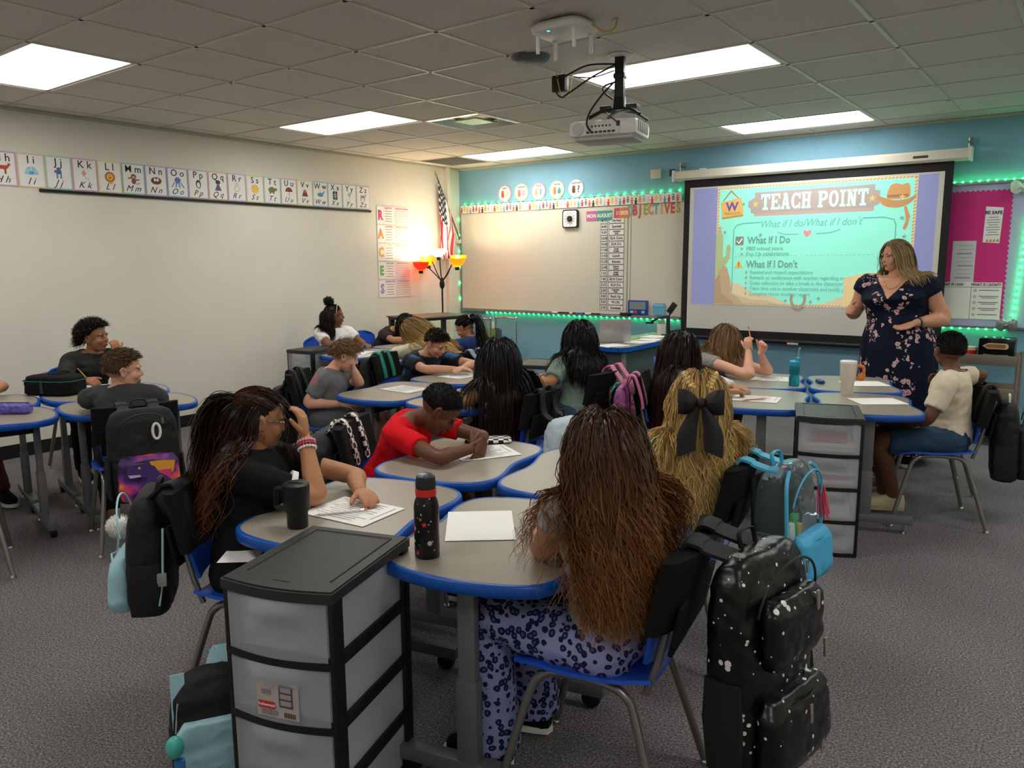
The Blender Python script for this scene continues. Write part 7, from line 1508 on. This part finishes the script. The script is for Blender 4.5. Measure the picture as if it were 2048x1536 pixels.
# clear blue vinyl pack
m_vin = mat('clear_vinyl', 'dff2fa', .08, trans=.95, ior=1.15); m_cb = mat('bright_blue_trim', '4fb6e0', .4); m_cbt = mat('blue_mesh', '46aede', .5, bump=.1, bump_s=300)
o, M, d, w, h, ph = pack('blonde', 'clear vinyl backpack with bright blue trim and straps', m_vin, m_cbt, m_cb, w=.30, h=.44, d=.15, top=.80, tilt=-.06, yaw=-16, trim=m_cb, back=m_vin, pocket_h=.46, strap_w=.06)
q = MB(); q.M = M; q.box((0, d/2-.004, -h*.5), (w*.86, .012, h*.84), .005); q.build('back_panel', m_blk, o)
for s in (-1, 1): q = MB(); q.M = M; q.tube(catmull([(s*w*.3, -d*.35, -.01), (s*w*.46, -d*.42, -.06), (s*w*.5, -d*.45, -h*.5), (s*w*.46, -d*.4, -h*.95)], 5, False), .007, 8); q.build('piping', m_cb, o)
q = MB(); q.M = M
for k in range(10): q.tube([(w*.46, -d*.5-.012*math.sin(k), -.10-.002*k), (w*.47+.012*math.sin(k*2), -d*.55-.02*math.sin(k), -.2-.012*(k % 4))], .0035, 5)
q.build('tassel', C('d9536a'), o)
for k, (c_, zz, aa) in enumerate((('e8e4da', -.3, .2), ('4fae6a', -.28, -.2), ('d8b24a', -.33, .4))): q = MB(); q.M = M; q.box((-.04+.05*k, -.02+.02*k, zz), (.03, .02, .18), .006, M=Matrix()); q.build('contents', C(c_), o)
# person with earrings: black and light blue with pompom and charms
o, M, d, w, h, ph = pack('pony', 'black backpack with light blue pocket, white pompom and charms', m_blk, m_lblue, m_blk, w=.29, h=.42, d=.14, top=.77, tilt=-.03, yaw=20, dx=.05, dy=.01, trim=m_lblue, pocket_h=.5)
q = MB(); q.M = M; q.sphere((-.13, -d/2-.06, -.17), .037, 20, 14); pm = q.build('pompom_core', C('e9e6df'), o); dd_ = RNG.normal(size=(500, 3)); dd_ /= np.linalg.norm(dd_, axis=1, keepdims=True); Mn = np.array(M); c0 = Mn[:3, :3] @ np.array((-.13, -d/2-.06, -.17))+Mn[:3, 3]; t_ = np.linspace(0, 1, 3)[None, :, None]; P_ = c0+dd_[:, None, :]*(.034+.013*t_)
q = obj('pompom_fur', strands_mesh(P_, .0016*np.ones(500), np.ones((500, 3, 3))*.8, ctr=c0+np.array((0, .5, 0))), hair_mat('hair', .4), o, True, 180); q['kind'] = 'stuff'
for k, (xx, zz, c_, sz) in enumerate(((-.14, -.3, 'e4d6bc', (.022, .012, .09)), (-.1, -.33, '141416', (.03, .02, .07)), (-.12, -.29, 'c9a24a', (.012, .008, .02)))): q = MB(); q.M = M; q.box((xx, -d/2-.07, zz), sz, .005); q.build('charm', C(c_, .4), o); q = MB(); q.M = M; q.tube([(xx, -d/2-.06, -.2), (xx, -d/2-.07, zz+sz[2]/2)], .0018, 5); q.build('charm_cord', m_chrome, o)
q = MB(); q.M = M; q.tube([(w*.46, d*.42, -.1), (w*.53, d*.4, -.26), (w*.53, d*.3, -.36)], .004, 6); q.build('light_cord', m_lblue, o); q = MB(); q.M = M; q.box((w*.535, d*.38, -.27), (.012, .03, .045), .004); q.build('buckle', m_grey, o)
# red person: charcoal with checkered strap
m_ch = mat('pack_charcoal', '35363a', .8, bump=.1, bump_s=300)
o, M, d, w, h, ph = pack('red', 'charcoal grey backpack with black and white checkered strap', m_ch, m_ch, m_chk, w=.32, h=.4, d=.15, top=.76, tilt=-.05, strap_w=.05)
# grey person: black
pack('gray', 'plain black backpack behind the person in grey', m_blk, m_blk, m_blk, w=.3, h=.42, d=.15, top=.70)
# long haired person: black, teal and white
o, M, d, w, h, ph = pack('lb', 'black and white backpack with pale blue pocket behind the person in black top', mat('pack_white', 'c3d3dc', .6), m_lblue, m_blk, w=.28, h=.36, d=.15, top=.66, trim=m_blk, back=m_blk, dx=-.04, yaw=-14)
q = MB(); q.M = M; q.patch([[(.3*w+.004*k, -d*.42-.012*math.sin(k), -.03-.03*k), (.3*w+.035+.004*k, -d*.36-.012*math.sin(k), -.03-.03*k)] for k in range(6)], thick=.006); q.build('strap_lining', mat('aqua_trim', '86c9d0', .5), o)
q = MB(); q.M = M; q.prism(ell(.02, .028, 14), 0, .004, TR((.03, -d/2-.066, -h+ph*.4), 0, PI/2)); q.build('badge', C('5a3f8a'), o)
# sage person: pink straps
m_pk = mat('pack_pink', 'e58fae', .6, noise_s=60, col2='c75f8a'); pack('sage', 'pink patterned backpack with wide pink straps', m_pk, m_pk, m_pk, w=.25, h=.32, d=.09, top=.62, strap_w=.06, dx=.15, outer=True)
# clip person: multicolour
o, M, d, w, h, ph = pack('clip', 'pink and multicolour backpack with a mint lanyard', mat('pack_multi', 'c95f96', .6, noise_s=22, col2='4a3f7a'), m_pk, mat('pack_rose', 'd277a2', .6), w=.26, h=.4, d=.1, top=.74, dx=.19)
q = MB(); q.M = M; q.tube(catmull([(.02, -.02, .02), (-.02, -d*.5, .0), (-.04, -d*.8, -.05), (-.02, -d*.8, -.055), (.0, -d*.5, -.01)], 5, False), .006, 6); q.build('lanyard', C('5cc9b0'), o)
# blue person: teal strap
pack('blue', 'black backpack with a teal strap on the chair', m_blk, m_blk, mat('strap_teal', '1f8f80', .5), w=.3, h=.4, d=.14, top=.77)
pack('bl', 'black backpack with grey strap behind the person in cream bent over', m_blk, m_blk, mat('strap_grey', '8fa0b0', .6), w=.29, h=.38, d=.13, top=.76)
# person in cream: hexagon print
o, M, d, w, h, ph = pack('rboy', 'black backpack printed with coloured hexagons', m_blk, m_blk, m_blk, w=.3, h=.46, d=.15, top=.72, tilt=-.05, yaw=-18, dy=.02, dx=.04, pocket_h=.66)
hx = ['e0c02c', '7a7d82', 'c23a44', 'e8e4dc', '4f9a5a', 'e0c02c', '6f7276', 'd8702f', '8fb4cc', 'e0c02c', 'b8323c', '5aa06a']
for i in range(5):
    for j in range(7):
        if (i*3+j*5) % 7 == 3: continue
        xx = (i-2)*.048+(.024 if j % 2 else 0); zz = -h+.05+j*.042
        if abs(xx) < w*.4: q = MB(); q.M = M; q.prism(ell(.0225, .0225, 6), 0, .003, TR((xx, -d/2-.0585+.18*xx*xx*3, zz), 0, PI/2) @ rotz(PI/6)); q.build('print_hexagon', C(hx[(i*5+j*3) % 12]), o, False)
q = MB(); q.M = M; q.box((-w*.3, -d*.1, .03), (.1, .012, .04), .004, M=Matrix()); q.build('name_tag', m_whitep, o)
# dinosaur pack
m_dino = mat('dino_print_ground', '3b2560', .6); N, L, I = nodes(m_dino); tc = N.new('ShaderNodeTexCoord'); nz = N.new('ShaderNodeTexNoise'); nz.inputs['Scale'].default_value = 9; nz.inputs['Detail'].default_value = 2; rp = N.new('ShaderNodeValToRGB'); el = rp.color_ramp.elements; el[0].position = .36; el[0].color = (*lin('1a1030'), 1); el[1].position = .48; el[1].color = (*lin('5a2f86'), 1)
for p_, c_ in ((.56, 'c23a86'), (.63, 'e8663a'), (.7, 'e8b43a')): e_ = el.new(p_); e_.color = (*lin(c_), 1)
L.new(tc.outputs['Object'], nz.inputs['Vector']); L.new(nz.outputs['Fac'], rp.inputs['Fac']); L.new(rp.outputs['Color'], I['Base Color'])
o, M, d, w, h, ph = pack('dino', 'black backpack with colourful dinosaur print pocket', m_blk, m_dino, m_blk, w=.34, h=.48, d=.17, top=.80, tilt=-.02, pocket_h=.52)
def flat(name, pts, c_, lift):
    q = MB(); q.M = M; q.prism(pts, 0, .003, TR((0, -d/2-.060-lift, -h+ph*.5), 0, PI/2)); q.build(name, C(c_), o, False)
flat('print_glow', [(.0, .1), (.06, .1), (.12, .09), (.11, .04), (.07, .0), (.02, .03)], 'e8a03a', 0); flat('print_glow', [(.03, .05), (.1, .05), (.09, -.02), (.05, -.02)], 'd8417a', .002)
flat('print_dinosaur', [(-.11, .05), (-.105, .08), (-.07, .095), (-.02, .095), (.02, .075), (.04, .04), (.07, .02), (.11, -.02), (.12, -.08), (.08, -.09), (.06, -.06), (.02, -.06), (.0, -.09), (-.04, -.09), (-.02, -.05), (-.03, -.01), (-.02, .02), (-.05, .03), (-.09, .03)], '45306e', .004)
flat('print_jaw', [(-.105, .045), (-.05, .04), (-.045, .03), (-.095, .028)], 'c9b6d6', .006); flat('print_eye', ell(.006, .005, 8, -.05, .075), 'f0d060', .006)
flat('print_wave', [(-.1, -.1), (-.02, -.085), (.05, -.1), (.1, -.09), (.1, -.105), (-.1, -.112)], '5a9ad0', .004)
q = MB(); q.M = M; q.tube([(.05+.018*math.cos(t), -d/2-.025, -.11+.04*math.sin(t)) for t in [2*PI*k/16 for k in range(16)]], .007, 6, closed=True); q.build('carabiner', m_whitep, o)
# backpack standing on the floor beside the drawer cart
o = thing('backpack', 'light blue and black backpack on the floor beside drawer cart', 'backpack', (4.80, -6.73, 0), math.radians(60), 'backpacks hung on chairs'); o['group'] = ''; del o['group']
mb = MB(); mb.loft([((0, 0, z), a_, b_, (1, 0, 0), (0, 1, 0)) for z, a_, b_ in ((0, .11, .06), (.02, .13, .075), (.15, .135, .08), (.26, .12, .07), (.31, .08, .04), (.325, .04, .02))], 24, 3.4); obj('main_body', fuse(mb, .007, 2, .003, 14), m_blk, o, True, 180)
mb = MB(); mb.loft([((0, -.07, z), a_, .03, (1, 0, 0), (0, 1, 0)) for z, a_ in ((.02, .1), (.05, .115), (.16, .115), (.2, .09))], 20, 3.6); obj('front_pocket', fuse(mb, .006, 2, .003, 14), m_lblue, o, True, 180)
for s in (-1, 1): MB().patch([[(s*.1+dx_, -.03-.02*math.sin(k*.6), .03+.05*k) for dx_ in (-.02, .02)] for k in range(7)], thick=.006).build('side_trim', m_lblue, o)
MB().patch([[(dx_, .02+.03*math.sin(PI*k/6), .30+.06*math.sin(PI*k/6)) for dx_ in (-.025+.01*k, .02+.01*k)] for k in range(7)], thick=.006).build('grab_handle', m_lblue, o)
MB().tube([(-.1, -.1, .28), (-.11, -.12, .2)], .0025, 6).build('key_chain', m_chrome, o); MB().sphere((-.115, -.13, .165), (.026, .026, .034), 14, 10).build('charm', C('4fb8ae', .3), o); MB().box((-.105, -.14, .115), (.03, .02, .035), .006).build('charm', C('3a7ac0', .3), o)
